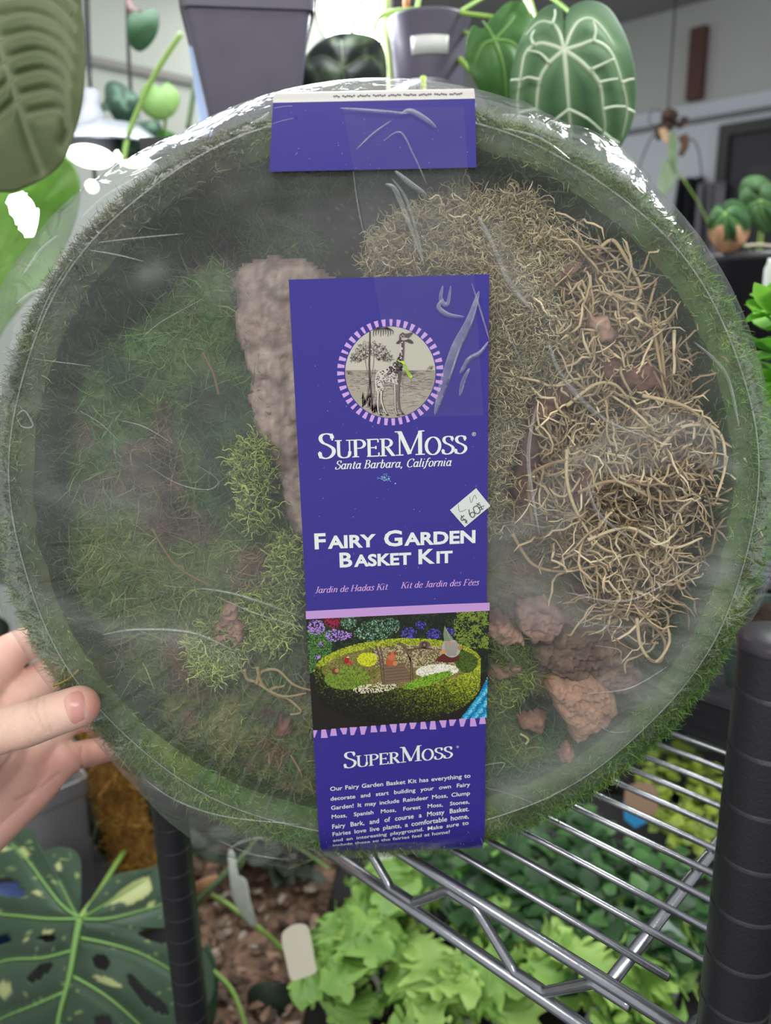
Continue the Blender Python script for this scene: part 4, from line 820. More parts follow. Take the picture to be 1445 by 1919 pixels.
# ---- lettering
def text_vf(s, bold=0.0, shear=0.0, space=1.0, word=1.0):
    c = bpy.data.curves.new('t', 'FONT'); c.body = s; c.size = 1; c.offset = bold; c.shear = shear; c.space_character = space; c.space_word = word; c.resolution_u = 3
    o = bpy.data.objects.new('t', c); sc.collection.objects.link(o); bpy.context.view_layer.update()
    me = bpy.data.meshes.new_from_object(o.evaluated_get(bpy.context.evaluated_depsgraph_get()))
    V = np.array([v.co[:] for v in me.vertices]); Fs = [tuple(p.vertices) for p in me.polygons]
    bpy.data.objects.remove(o); bpy.data.curves.remove(c); bpy.data.meshes.remove(me); return V[:, :2], Fs
def place(V, x0, x1, capu, pl, prr, caph, m, name, label=None, off=.0004, parts=None):
    """glyph coordinates -> card; pl, prr baseline ends in photo px; caph capital height px"""
    a = np.array(unroll(*pl)); b = np.array(unroll(*prr)); d = b-a; L = np.linalg.norm(d); d = d/L
    up_px = np.array(unroll((pl[0]+prr[0])/2, (pl[1]+prr[1])/2-caph)); mid = (a+b)/2; hh = (up_px-mid)[1]; n = np.array([0, 1.])
    X = (V[:, 0]-x0)/(x1-x0)*L; Yv = V[:, 1]/capu*hh; W2 = a+np.outer(X, d)+np.outer(Yv, n); return S(W2[:, 0], W2[:, 1], off+(V[:, 2]*1.5e-5 if V.shape[1] > 2 else 0))
def line(s, pl, prr, caph, m, name, bold=.01, shear=0, justify=False, label=None):
    if justify:
        V1, _ = text_vf(s, bold, shear, 1, 1); V2, _ = text_vf(s, bold, shear, 1, 2); w1 = np.ptp(V1[:, 0]); w2 = np.ptp(V2[:, 0])
        a = np.array(unroll(*pl)); b = np.array(unroll(*prr)); L = np.linalg.norm(b-a); hh = unroll(pl[0], pl[1]-caph)[1]-unroll(*pl)[1]
        want = L/abs(hh)*.73*justify; wd = 1+(want-w1)/(w2-w1); V, Fs = text_vf(s, bold, shear, 1, float(np.clip(wd, .3, 6)))
    else: V, Fs = text_vf(s, bold, shear)
    W = place(V, V[:, 0].min(), V[:, 0].max(), .73, pl, prr, caph, m, name); return W, Fs
def multi(name, parts, m, label):
    b = B()
    for W, Fs in parts: b.add(W, Fs)
    return b.build(name, m, sleeve, smooth=False, label=label)
# a nib-drawn serif alphabet: strokes as polylines; pen is broad on verticals
def arc(cx_, cy_, rx_, ry_, a0, a1, n=16): return [(cx_+rx_*math.cos(math.radians(a0+(a1-a0)*k/n)), cy_+ry_*math.sin(math.radians(a0+(a1-a0)*k/n))) for k in range(n+1)]
def sp(L, n=5): return [tuple(p) for p in smooth_poly(L, False, n)]
def st(x, y0=0, y1=1): return [(x, y0), (x, y1)]
def sf(x, y, w=.15): return ('s', x, y, w)
GLY = {
 'S': (.56, [sp([(.46, .80), (.44, .93), (.30, 1.0), (.14, .95), (.09, .80), (.16, .64), (.34, .52), (.48, .38), (.49, .20), (.38, .04), (.22, -.01), (.08, .07), (.05, .24)]), ('b', .46, .72, .46, 1.0), ('b', .05, 0, .05, .28)]),
 'U': (.74, [st(.13, .30, .98), sp([(.13, .34), (.15, .12), (.26, .01), (.40, -.01), (.54, .04), (.61, .18), (.62, .35)], 4), ('t', .62, .3, .62, .98), sf(.13, .98), sf(.62, .98)]),
 'P': (.60, [st(.14, .02, .98), sf(.14, .98), sf(.14, .02), [(.14, .98)]+arc(.30, .74, .24, .24, 90, -90, 14)+[(.14, .50)]]),
 'E': (.62, [st(.14, .02, .98), ('t', .04, .98, .54, .98), ('t', .04, .02, .57, .02), ('t', .14, .51, .44, .51), ('b', .54, .80, .54, .98), ('b', .57, .02, .57, .22), ('b', .44, .42, .44, .60)]),
 'R': (.68, [st(.14, .02, .98), sf(.14, .98), sf(.14, .02), [(.14, .98)]+arc(.29, .75, .22, .23, 90, -90, 14)+[(.14, .52)], ('d', .30, .52, .58, .02), ('t', .50, .02, .68, .02)]),
 'M': (.92, [('t', .14, .02, .14, .98), ('d', .14, .98, .46, .05), ('t', .46, .05, .78, .98), st(.79, .02, .98), sf(.14, .02, .12), sf(.79, .02), sf(.08, .98, .09), sf(.84, .98, .09)]),
 'O': (.78, [arc(.39, .49, .30, .50, 0, 360, 32)]),
 'B': (.64, [st(.14, .02, .98), sf(.10, .98, .1), sf(.10, .02, .1), [(.14, .98)]+arc(.29, .76, .20, .22, 90, -90, 12)+[(.14, .54)], [(.14, .54)]+arc(.31, .28, .24, .26, 90, -90, 12)+[(.14, .02)]]),
 'C': (.70, [arc(.42, .49, .32, .50, 45, 315, 26), ('b', .64, .70, .64, .98)]),
 'J': (.42, [sp([(.28, .98), (.28, .40), (.27, .12), (.18, .0), (.04, .02)], 5), sf(.28, .98)]),
 'H': (.78, [st(.14, .02, .98), st(.64, .02, .98), ('t', .14, .52, .64, .52), sf(.14, .98, .13), sf(.14, .02, .13), sf(.64, .98, .13), sf(.64, .02, .13)]),
 'K': (.72, [st(.14, .02, .98), ('t', .18, .48, .60, .98), ('d', .30, .60, .62, .02), sf(.14, .98, .13), sf(.14, .02, .13), sf(.60, .98, .12), sf(.62, .02, .12)]),
 'F': (.60, [st(.14, .02, .98), ('t', .04, .98, .54, .98), ('t', .14, .51, .44, .51), ('b', .54, .78, .54, .98), sf(.14, .02)]),
 'a': (.56, [arc(.22, .32, .15, .31, 40, 330, 22), sp([(.43, .66), (.41, .25), (.44, .02), (.56, .10)], 4), ('t', .32, .60, .44, .62)]),
 'n': (.54, [st(.10, 0, .62), ('s', .05, .62, .06), sp([(.10, .40), (.22, .60), (.36, .62), (.41, .48), (.40, .10), (.44, .02), (.50, .06)], 4)]),
 't': (.34, [sp([(.16, .86), (.15, .30), (.16, .06), (.24, .01), (.33, .08)], 4), ('t', .03, .62, .32, .62)]),
 'r': (.40, [st(.10, 0, .62), ('s', .05, .62, .06), sp([(.10, .38), (.20, .58), (.32, .65), (.38, .58)], 4)]),
 'b': (.52, [st(.10, .05, 1.0), ('s', .06, 1.0, .05), arc(.25, .32, .17, .32, 160, -160, 22)]),
 'l': (.28, [sp([(.10, 1.0), (.10, .2), (.13, .03), (.24, .05)], 4), ('s', .06, 1.0, .05)]),
 'i': (.28, [sp([(.10, .63), (.10, .2), (.13, .03), (.24, .05)], 4), ('s', .06, .63, .05), ('dot', .11, .90)]),
 'f': (.36, [sp([(.40, .98), (.30, 1.03), (.20, .92), (.16, .60), (.13, .10), (.06, -.18), (-.06, -.2)], 4), ('t', .04, .62, .34, .62)]),
 'o': (.52, [arc(.26, .32, .19, .33, 0, 360, 24)]),
 'd': (.54, [arc(.24, .32, .17, .32, 20, 340, 22), sp([(.43, 1.0), (.42, .25), (.43, .05), (.52, .05)], 4), ('s', .38, 1.0, .05)]),
 'e': (.46, [sp([(.09, .34), (.30, .38), (.40, .50), (.32, .64), (.18, .60), (.08, .40), (.09, .14), (.20, .0), (.34, .03), (.42, .14)], 5)]),
 'é': (.46, [sp([(.09, .34), (.30, .38), (.40, .50), (.32, .64), (.18, .60), (.08, .40), (.09, .14), (.20, .0), (.34, .03), (.42, .14)], 5), ('t', .22, .74, .38, .92)]),
 's': (.40, [sp([(.34, .54), (.24, .65), (.12, .60), (.12, .46), (.24, .34), (.33, .20), (.26, .02), (.12, .0), (.04, .10)], 5)]),
 ',': (.24, [sp([(.12, .06), (.14, -.04), (.06, -.16)], 3), ('dot', .11, .05)]), ' ': (.28, [])}
def nib(P, thick, thin):
    P = np.asarray(P, float)
    if len(P) == 2: P = np.linspace(P[0], P[1], 4)
    t = np.gradient(P, axis=0); t /= np.linalg.norm(t, axis=1, keepdims=True)+1e-9; n = np.stack([-t[:, 1], t[:, 0]], 1)
    w = (thin+(thick-thin)*np.abs(t[:, 1])**1.3)[:, None]/2; return np.stack([P-n*w, P+n*w], 1).reshape(-1, 2), [(2*i, 2*i+1, 2*i+3, 2*i+2) for i in range(len(P)-1)]
def serif(s, thick=.125, thin=.045, shear=0, scale=None, track=0):
    """scale: list of size per letter (small capitals)"""
    V = []; Fs = []; n = 0; x = 0; ly = 0
    for k, ch in enumerate(s):
        w, G_ = GLY[ch]; sc_ = 1 if scale is None else scale[k]; tk = thick*(1 if sc_ == 1 else .88/sc_*1.0*.92); tn = thin*(1 if sc_ == 1 else 1/sc_*.9)
        for g in G_:
            if isinstance(g, tuple):
                if g[0] == 's': q = nib([(g[1]-g[3], g[2]), (g[1]+g[3], g[2])], tk, tn)
                elif g[0] == 'b': q = nib([(g[1], g[2]), (g[3], g[4])], tn*1.2, tn)
                elif g[0] == 't': q = nib([(g[1], g[2]), (g[3], g[4])], tn*1.15, tn*1.15)
                elif g[0] == 'd': q = nib([(g[1], g[2]), (g[3], g[4])], tk*1.1, tk)
                elif g[0] == 'dot': a = np.linspace(0, 2*PI, 9)[:-1]; q = (np.stack([g[1]+.055*np.cos(a), g[2]+.055*np.sin(a)], 1), [tuple(range(8))])
            else: q = nib(g, tk, tn)
            Vq = q[0]*sc_; Vq = Vq+np.array([x, 0]); Vq[:, 0] += shear*Vq[:, 1]; ly += 1; Vq = np.column_stack([Vq, np.full(len(Vq), ly % 12)]); V.append(Vq); Fs += [tuple(i+n for i in f) for f in q[1]]; n += len(Vq)
        x += w*sc_+track
    return np.vstack(V), Fs
def serif_line(s, pl, prr, caph, **k):
    V, Fs = serif(s, **k); return place(V, V[:, 0].min(), V[:, 0].max(), 1, pl, prr, caph, None, ''), Fs
def C5(x, y): return 540+x/3.44, 1100+y/3.44
def C4(x, y): return 500+x/2.907, 500+y/2.907
SM = [1, .72, .72, .72, .72, 1, .72, .72, .72]
multi('brand_lettering', [serif_line('SUPERMOSS', C4(280, 1043), C4(1092, 1014), 45.5, scale=SM), line('®', C4(1117, 922), C4(1139, 921), 7.5, None, '', .0)], M_wtext, 'large white serif brand lettering under the emblem')
multi('brand_lettering', [serif_line('SUPERMOSS', C5(358, 1165), C5(1062, 1096), 29, scale=SM), line('®', C5(1084, 1036), C5(1100, 1035), 4.5, None, '', .0)], M_wtext, 'smaller white serif brand lettering above the paragraph')
multi('place_lettering', [serif_line('Santa Barbara, California', C4(372, 1102), C4(1008, 1083), 15.5, thick=.13, thin=.06, shear=.25, track=.02)], M_wtext, 'white italic place name line')
def caps(words, pl, prr, caph):
    """small-caps words: first letter of each tall"""
    V = []; Fs = []; n = 0; x = 0
    for w in words.split():
        for s, k in ((w[0], 1), (w[1:], .80)):
            v, f = text_vf(s, .028 if k == 1 else .036); v = (v-np.array([v[:, 0].min(), 0]))*k*np.array([1.12, 1]); V.append(v+np.array([x, 0])); Fs += [tuple(i+n for i in q) for q in f]; n += len(v); x += np.ptp(v[:, 0])+.075
        x += .26
    V = np.vstack(V); return place(V, V[:, 0].min(), V[:, 0].max(), .74, pl, prr, caph, None, ''), Fs
multi('title_lettering', [caps('FAIRY GARDEN', C4(262, 1535), C4(1136, 1500), 30), caps('BASKET KIT', C4(398, 1634), C4(1012, 1608), 28)], M_wtext, 'bold white title in two lines')
multi('translated_lettering', [serif_line('Jardin de Hadas Kit', C4(262, 1776), C4(662, 1756), 11.5, thick=.13, thin=.06, shear=.25, track=.02), serif_line('Kit de Jardin des Fées', C4(730, 1750), C4(1158, 1731), 11.5, thick=.13, thin=.06, shear=.25, track=.02)], M_lilac, 'lilac italic titles in two languages')
para = [('Our Fairy Garden Basket Kit has everything to', (272, 1312), (1175, 1225), 27), ('decorate and start building your own Fairy', (274, 1375), (1173, 1281), 26), ('Garden! It may include Reindeer Moss, Clump', (278, 1434), (1172, 1337), 26), ('Moss, Spanish Moss, Forest Moss, Stones,', (282, 1490), (1168, 1392), 25),
        ('Fairy Bark, and of course a Mossy Basket.', (285, 1545), (1166, 1440), 24), ('Fairies love live plants, a comfortable home,', (287, 1591), (1164, 1487), 22), ('and an interesting playground. Make sure to', (289, 1628), (1163, 1535), 18), ('include these so the fairies feel at home!', (289, 1656), (1042, 1588), 14)]
multi('paragraph_lettering', [line(s, C5(*a), C5(*b), h/3.44, None, '', .012, justify=.91) for s, a, b, h in para], M_wtext, 'white paragraph of eight lines at the bottom of the sleeve')
# tiny print on the folded edge
edge = B()
for k in range(60):
    s0 = .30+.65*k/60
    if k % 7 == 3: continue
    x = fxl(ZT)+(fxr(ZT)-fxl(ZT))*s0; zz = ZT+.0015+.0002*math.sin(k*2.2)
    a = S([x, x+.0007, x+.0007, x], [zz, zz, zz+.0005, zz+.0005], .00045); edge.add(a, [(0, 1, 2, 3)])
edge.build('edge_lettering', mat('grey_ink', (90, 88, 100), .5), sleeve, smooth=False)
# worn scratches on the card
sx = Print()
for k in range(90):
    x = rng.uniform(560, 900) if k % 3 else rng.uniform(515, 885); y = rng.uniform(560, 1130) if k % 3 else rng.uniform(200, 318); l = rng.uniform(.8, 3.0); a = rng.uniform(0, 3)
    sx.stroke([(x, y), (x+l*math.cos(a), y+l*math.sin(a))], .6, (176, 172, 200), 3)
for k in range(34):
    a = rng.uniform(0, 6.28); r = abs(rng.normal(0, 6)); x, y = 724+r*math.cos(a)*1.2, 896+r*math.sin(a)*.8; sx.stroke([(x, y), (x+rng.normal(0, 3), y+rng.normal(0, 3))], 1.1, (90, 160, 220) if k % 3 else (220, 232, 240), 3)
sx.stroke([(707, 894), (716, 898), (724, 900)], .7, (150, 190, 230), 3); sx.stroke([(514, 203), (530, 200), (548, 199)], .6, (190, 190, 215), 3); sx.stroke([(512, 232), (530, 226), (550, 222)], .5, (190, 190, 215), 3)
sx.build('scuff_marks', M_print, 'small pale scuffs and a torn speck on the card')
# price sticker
ps = thing('price_sticker', 'small tilted white price sticker stuck on the right edge of the purple card', 'sticker', PY(882, 985, YL))
st_ = [(843, 955), (892, 914), (918.5, 947), (871, 987)]
x, z = unroll_pts(st_); W = S(x, z, .0006); W2 = S(x, z, .0009)
mesh('sticker_paper', np.vstack([W, W2]), [(3, 2, 1, 0), (4, 5, 6, 7), (0, 1, 5, 4), (1, 2, 6, 5), (2, 3, 7, 6), (3, 0, 4, 7)], mat('sticker_paper', (218, 222, 216), .5), ps, smooth=False)
hw = B()
def pen(L, w=.00022):
    q = smooth_poly([C4(*p) for p in L], False, 4); x, z = unroll_pts(q); W = S(x, z, .00105); t = np.gradient(W, axis=0); t /= np.linalg.norm(t, axis=1, keepdims=True)+1e-9; n = np.cross(t, (0, 1, 0)); V = np.stack([W-n*w, W+n*w], 1).reshape(-1, 3); hw.add(V, [(2*i, 2*i+1, 2*i+3, 2*i+2) for i in range(len(q)-1)])
pen([(1075, 1352), (1058, 1362), (1062, 1378), (1078, 1372), (1088, 1382), (1080, 1392)]); pen([(1056, 1350), (1072, 1372), (1092, 1394)], .00015)
pen([(1100, 1318), (1104, 1345), (1118, 1362), (1132, 1350), (1126, 1334), (1110, 1338), (1106, 1350)]); pen([(1136, 1300), (1124, 1312), (1134, 1338), (1150, 1340), (1160, 1328), (1152, 1304), (1136, 1300)])
pen([(1140, 1285), (1158, 1296)], .00016); pen([(1158, 1280), (1142, 1300)], .00016); pen([(1150, 1312), (1184, 1298)], .00016); pen([(1158, 1290), (1172, 1320)], .00016); pen([(1160, 1322), (1180, 1312)], .00016)
pen([(1042, 1290), (1050, 1330), (1086, 1318)], .00008); pen([(1104, 1250), (1112, 1282), (1130, 1240), (1142, 1262)], .00008)
hw.build('handwritten_price', mat('pencil', (96, 98, 100), .6), ps, smooth=False)
# clear packing tape over flap and card
tape = thing('clear_tape', 'strip of clear packing tape joining the purple flap to the purple card', 'tape', PY(780, 780, YL))
zs = np.linspace(unroll(700, 205)[1], unroll(700, 782)[1], 60); V = []
p0, p1, q0, q1 = unroll(643, 205), unroll(700, 520), unroll(868, 195), unroll(905, 775)
ta, tb = lerpx(p0, p1), lerpx(q0, q1); n = 26
for zz in zs:
    for i in range(n):
        xx = ta(max(zz, p1[1]-.03))+(tb(zz)-ta(max(zz, p1[1]-.03)))*i/(n-1); w = (fbm(np.array([[xx*90, zz*60, 0]]), 1, 2, 6)[0]-.5)
        V.append((xx, YL-.0012-abs(w)*.0012, zz))
mesh('tape_strip', V, [(k*n+i, k*n+i+1, (k+1)*n+i+1, (k+1)*n+i) for k in range(59) for i in range(n-1)], M_tape, tape)
def tfold(p, w, hump=.0012): o = fold(p, w, -.0046, hump); o.parent = tape; o.data.transform(Matrix.Translation(Vector(WL[film.name]-WL[tape.name]))); o.name = 'tape_crease'; return o
for p, w in [([(898, 545), (880, 600), (855, 650), (838, 700), (825, 740), (815, 778)], .0020), ([(862, 700), (868, 690), (880, 672), (900, 660), (915, 640)], .0009), ([(832, 560), (822, 575), (840, 590), (870, 594)], .0009), ([(830, 535), (826, 560), (838, 570), (845, 535)], .0008),
             ([(862, 742), (868, 715), (880, 690)], .0009), ([(722, 345), (738, 352), (752, 380), (772, 430), (792, 490)], .0010), ([(636, 203), (700, 208), (765, 213)], .0006), ([(752, 213), (770, 208), (800, 225), (818, 240)], .0009),
             ([(668, 280), (700, 250), (735, 225)], .0003), ([(718, 265), (750, 248), (775, 290), (800, 345)], .0003), ([(740, 320), (770, 345), (800, 365)], .0010), ([(662, 320), (670, 380), (682, 440)], .0002), ([(884, 530), (900, 580), (918, 640)], .0003)]: tfold(p, w)
# ================================================================== the hand
def capsule_chain(pts):
    """closed tapered chain of spheres and cones, later fused into one skin"""
    Vs, Fs, n = [], [], 0
    for k, (p, r) in enumerate(pts):
        bm = bmesh.new(); bmesh.ops.create_icosphere(bm, subdivisions=3, radius=r, matrix=Matrix.Translation(Vector(p)))
        Vs += [v.co[:] for v in bm.verts]; Fs += [tuple(v.index+n for v in f.verts) for f in bm.faces]; n += len(bm.verts); bm.free()
        if k:
            (q, s) = pts[k-1]; m = 7
            P = np.linspace(np.array(q), np.array(p), m); R = np.linspace(s, r, m); v, f = tube_vf(P, R, 20); Vs += [tuple(a) for a in v]; Fs += [tuple(i+n for i in a) for a in f]; n += len(v)
    return Vs, Fs
person = thing('person', 'left hand gripping the basket rim, thumb on the film and fingers behind', 'person', PD(-260, 1700, .46))
def pd(L): return [(PD(x, y, d), r) for x, y, d, r in L]
chains = [
    pd([(-420, 2050, .46, .034), (-330, 1850, .455, .031), (-250, 1690, .45, .029)]),                 # forearm, wrist
    pd([(-250, 1690, .45, .029), (-150, 1560, .445, .025), (-80, 1420, .445, .022), (-40, 1260, .455, .015)]),
    pd([(-250, 1690, .45, .027), (-120, 1540, .45, .025), (-20, 1430, .452, .021), (20, 1330, .465, .015)]),
    pd([(-250, 1690, .45, .026), (-90, 1560, .45, .022), (20, 1462, .458, .0175), (60, 1400, .47, .0145)]),
    pd([(-200, 1640, .452, .024), (-50, 1560, .455, .0195), (50, 1484, .462, .0145), (105, 1432, .475, .0120)]),
    # fingers behind the basket
    pd([(-40, 1285, .455, .017), (20, 1222, .470, .0115), (110, 1175, .500, .0092), (220, 1140, .505, .0078), (300, 1130, .505, .0068)]),
    pd([(20, 1320, .465, .0160), (90, 1266, .492, .0118), (210, 1240, .515, .0088), (330, 1225, .515, .0078), (400, 1225, .515, .0070)]),
    pd([(60, 1400, .47, .0140), (125, 1352, .498, .0098), (240, 1320, .522, .0086), (350, 1300, .522, .0076), (410, 1300, .522, .0068)]),
    pd([(105, 1432, .475, .0115), (150, 1415, .500, .0092), (235, 1395, .528, .0082), (320, 1375, .528, .0072), (365, 1372, .528, .0062)]),
    # thumb: ball, base, knuckle, tip on the film
    pd([(-200, 1590, .44, .024), (-130, 1480, .410, .0195), (-75, 1400, .378, .0128), (-10, 1374, .364, .0108), (50, 1358, .3585, .0106), (100, 1340, .3560, .0101), (148, 1324, .3555, .0098)]),
    pd([(-140, 1330, .44, .013), (-110, 1400, .42, .016), (-60, 1440, .425, .016)]),                       # web between thumb and index
]
V, Fs, n = [], [], 0
for c in chains:
    v, f = capsule_chain(c); V += v; Fs += [tuple(i+n for i in a) for a in f]; n += len(v)
me = bpy.data.meshes.new('hand_raw'); me.from_pydata([tuple(a) for a in V], [], Fs); me.update()
ho = bpy.data.objects.new('hand_raw', me); sc.collection.objects.link(ho)
r = ho.modifiers.new('r', 'REMESH'); r.mode = 'VOXEL'; r.voxel_size = .0011; r.use_smooth_shade = True
s = ho.modifiers.new('s', 'SMOOTH'); s.factor = .6; s.iterations = 14
bpy.context.view_layer.update()
hm = bpy.data.meshes.new_from_object(ho.evaluated_get(bpy.context.evaluated_depsgraph_get())); bpy.data.objects.remove(ho)
HV = np.empty(len(hm.vertices)*3); hm.vertices.foreach_get('co', HV); HV = HV.reshape(-1, 3)
HF = [tuple(p.vertices) for p in hm.polygons]
NO = np.empty(len(hm.vertices)*3); hm.vertices.foreach_get('normal', NO); NO = NO.reshape(-1, 3)
px = proj(HV); front = (NO@FW) < .1
def groove(P0, w, dep):
    d = segdist(px, smooth_poly(P0, False, 4), False); return np.exp(-(d/w)**2)*dep
D = np.zeros(len(HV))
for P0, w, dp in [([(57, 1312), (53, 1330), (60, 1352)], 2.2, .0005), ([(72, 1308), (66, 1330), (76, 1355), (86, 1372)], 2.4, .0006), ([(84, 1308), (82, 1330), (92, 1358), (98, 1372)], 2.0, .00045), ([(63, 1310), (60, 1335), (68, 1365)], 1.6, .0003),
                  ([(-20, 1470), (0, 1445), (16, 1425), (24, 1412)], 4, .0012), ([(154, 1400), (152, 1430), (156, 1462)], 3.5, .0010), ([(30, 1500), (70, 1480), (110, 1450)], 4, .0006), ([(0, 1545), (50, 1500), (90, 1440)], 3.5, .0005)]:
    D += groove(P0, w, dp)*front
D += (fbm(HV, 900, 2, 3)-.5)*.00012
HV = HV-NO*D[:, None]
hc = np.tile(lin((232, 182, 166)), (len(HV), 1)); pale = lin((240, 206, 184)); red = lin((222, 150, 140))
tipd = np.exp(-(np.hypot(px[:, 0]-178, px[:, 1]-1325)/38)**2)[:, None]; hc = hc*(1-tipd*.6)+lin((222, 138, 120))*tipd*.6
isthumb = np.exp(-(segdist(px, [(-40, 1375), (110, 1340)], False)/45)**2)[:, None]; hc = hc*(1-isthumb*.7)+pale*isthumb*.7
pm = np.clip((px[:, 0]+20)/120, 0, 1)[:, None]*np.clip((px[:, 1]-1390)/30, 0, 1)[:, None]; hc = hc*(1-pm*.5)+red*pm*.5
hc *= (1-.10*np.clip(D/.0006, 0, 1))[:, None]*(.93+.14*fbm(HV, 350, 3, 2))[:, None]
M_skin = mat_col('skin', .48, .35, bump=.25, bscale=1400)
b_ = M_skin.node_tree.nodes['Principled BSDF']; b_.inputs['Subsurface Weight'].default_value = .25; b_.inputs['Subsurface Radius'].default_value = (.006, .002, .001); b_.inputs['Subsurface Scale'].default_value = .6
hand = mesh('hand', HV, HF, M_skin, person, hc)
# thumb nail laid on the thumb
bvh = BVHTree.FromPolygons([Vector(v) for v in HV], HF)
NL = smooth_poly([(119, 1318), (122, 1303), (134, 1296), (149, 1293), (158, 1303), (162, 1325), (161, 1346), (149, 1355), (137, 1358), (127, 1345)], True, 5)
cN = NL.mean(0); RN = 9; V = []; C = []
for k in range(RN+1):
    for p in NL:
        q = cN+(p-cN)*k/RN; rd = ray(*q); h = bvh.ray_cast(Vector(EYE), Vector(rd)); w = np.array(h[0]) if h[0] else PD(q[0], q[1], .346)
        e = k/RN; lift = .00045*(1-e**4)-.0001*(e > .99); V.append(w-rd/np.linalg.norm(rd)*lift)
        lun = np.exp(-((q[0]-126)/7)**2)*.5; tipw = np.clip((q[0]-157)/5, 0, 1)
        c = lin((214, 152, 140))*(1-lun)+lin((232, 190, 178))*lun; C.append(c*(1-tipw)+lin((232, 214, 200))*tipw)
m_ = len(NL); Fs = [(k*m_+i, k*m_+(i+1) % m_, (k+1)*m_+(i+1) % m_, (k+1)*m_+i) for k in range(RN) for i in range(m_)]
nm_ = mat_col('nail', .28, .5); mesh('thumb_nail', V, Fs, nm_, hand, np.array(C), label='smooth pinkish thumb nail')

# ================================================================== wire shelf with posts
ZS = 1.205
ws = thing('wire_shelf', 'chrome wire shelf rack with black ribbed posts, in front of the plant bench', 'shelf', UN(.07, .27, .8))
def post(u, n, z0, z1, ringz, cap=True, pitch=.0222):
    c = UN(u, n, 0); prof = []; z = z0; r = .0127
    prof.append((r, z0)); zz = z1-.004; marks = sorted([m for m in np.arange(ringz, z0, -pitch)]+[m for m in np.arange(ringz+pitch, z1-.006, pitch)])
    for m in marks: prof += [(r, m-.0013), (r, m-.0009), (r, m-.0008), (r-.0006, m-.0003), (r-.0006, m+.0003), (r, m+.0008), (r, m+.0009), (r, m+.0013)]
    prof += [(r, zz)]
    V, Fs = lathe_vf(prof, c, 48); o = mesh('post', V, Fs, M_black, ws, label='black ribbed steel post')
    if cap:
        V, Fs = lathe_vf([(r+.0002, z1-.0052), (r+.0006, z1-.005), (r+.0007, z1-.0045), (r+.0007, z1-.0035), (r+.0006, z1-.0030), (r+.0002, z1-.0018), (r-.0008, z1-.0008), (r*.8, z1-.0001), (r*.5, z1+.0006), (r*.2, z1+.0009), (.0003, z1+.0010)], c, 48); mesh('post_cap', V, Fs, mat('cap_plastic', (52, 48, 56), .32), o)
    # bright rubbed line in each groove
    for m in marks[-12:]:
        V, Fs = lathe_vf([(r-.0006, m-.00035), (r-.0003, m), (r-.0006, m+.00035)], c, 48); mesh('groove_ring', V, Fs, M_ring, o)
    return c
M_ring = mat('rubbed_steel', (84, 84, 90), .35, metal=.7)
pr_ = PD(1463, 1186, .262); uR, nR, zR = pr_@UD, pr_@ND, pr_[2]
g_ = PD(1402, 1736, .295)
zg = (PY(1400, 1736, (UN(uR, nR, 0)-ND*0)[1]-.012))[2]
post(uR, nR, .80, zR, zg)
pl_ = PD(338, 1700, .585); uL_, nL_ = pl_@UD, pl_@ND
post(uL_, nL_, .80, 1.42, PY(350, 1782, pl_[1])[2], True, .0195)
post(uR, .93, .80, zR, zg); post(uL_, .93, .80, zR, zg)
u0, u1 = uR-.0, uL_+.0
NW = [.2825+.0193*k for k in range(34)]
for k, n in enumerate(NW):
    a = .104 if k == 0 else u0-.012
    b1 = u1-.02 if k == 0 else u1+.012
    P = [UN(a, n, ZS+.0022), UN((a+b1)/2, n, ZS+.0022), UN(b1, n, ZS+.0022)]
    tube('shelf_wire', P, .0019, M_wire, ws, 10)
def straight(name, p, q, r, m=M_wire): return tube(name, [p, (np.array(p)+np.array(q))/2, q], r, m, ws, 12)
for u in (.124, .27, .42): straight('support_rod', UN(u, .262, ZS-.003), UN(u, .93, ZS-.003), .0032)
for u in (u0-.012, u1+.012): straight('long_rail', UN(u, .262, ZS-.004), UN(u, .94, ZS-.004), .0032); straight('long_rail', UN(u, .262, ZS-.032), UN(u, .94, ZS-.032), .0032)
for n in (.2635, .935):
    straight('end_rail', UN(u0+.012, n, ZS), UN(u1-.012, n, ZS), .0032)
    straight('end_rail', UN(u0+.012, n-.002, ZS-.030), UN(u1-.012, n-.002, ZS-.030), .0034)
    zig = []; u = u0+.040; k = 0
    while u < u1-.03:
        z = ZS-.0035 if k % 2 == 0 else ZS-.0265
        zig += [UN(u, n-.001, z), UN(u+.018, n-.001, z)]; u += .018+.024; k += 1
    q = []
    for a, b in zip(zig[:-1], zig[1:]): q += [a+(b-a)*t for t in (.0, .12, .5, .88)]
    q.append(zig[-1]); tube('truss_rod', q, .0027, M_wire, ws, 10)
for (u, n) in ((uR, nR), (uL_, nL_)):
    V, Fs = lathe_vf([(.0130, -.034), (.0165, -.034), (.0172, -.030), (.0150, -.002), (.0155, .002), (.0165, .004), (.0132, .005)], UN(u, n, ZS), 40); mesh('collar', V, Fs, M_wire, ws, label='bright metal collar round the post')
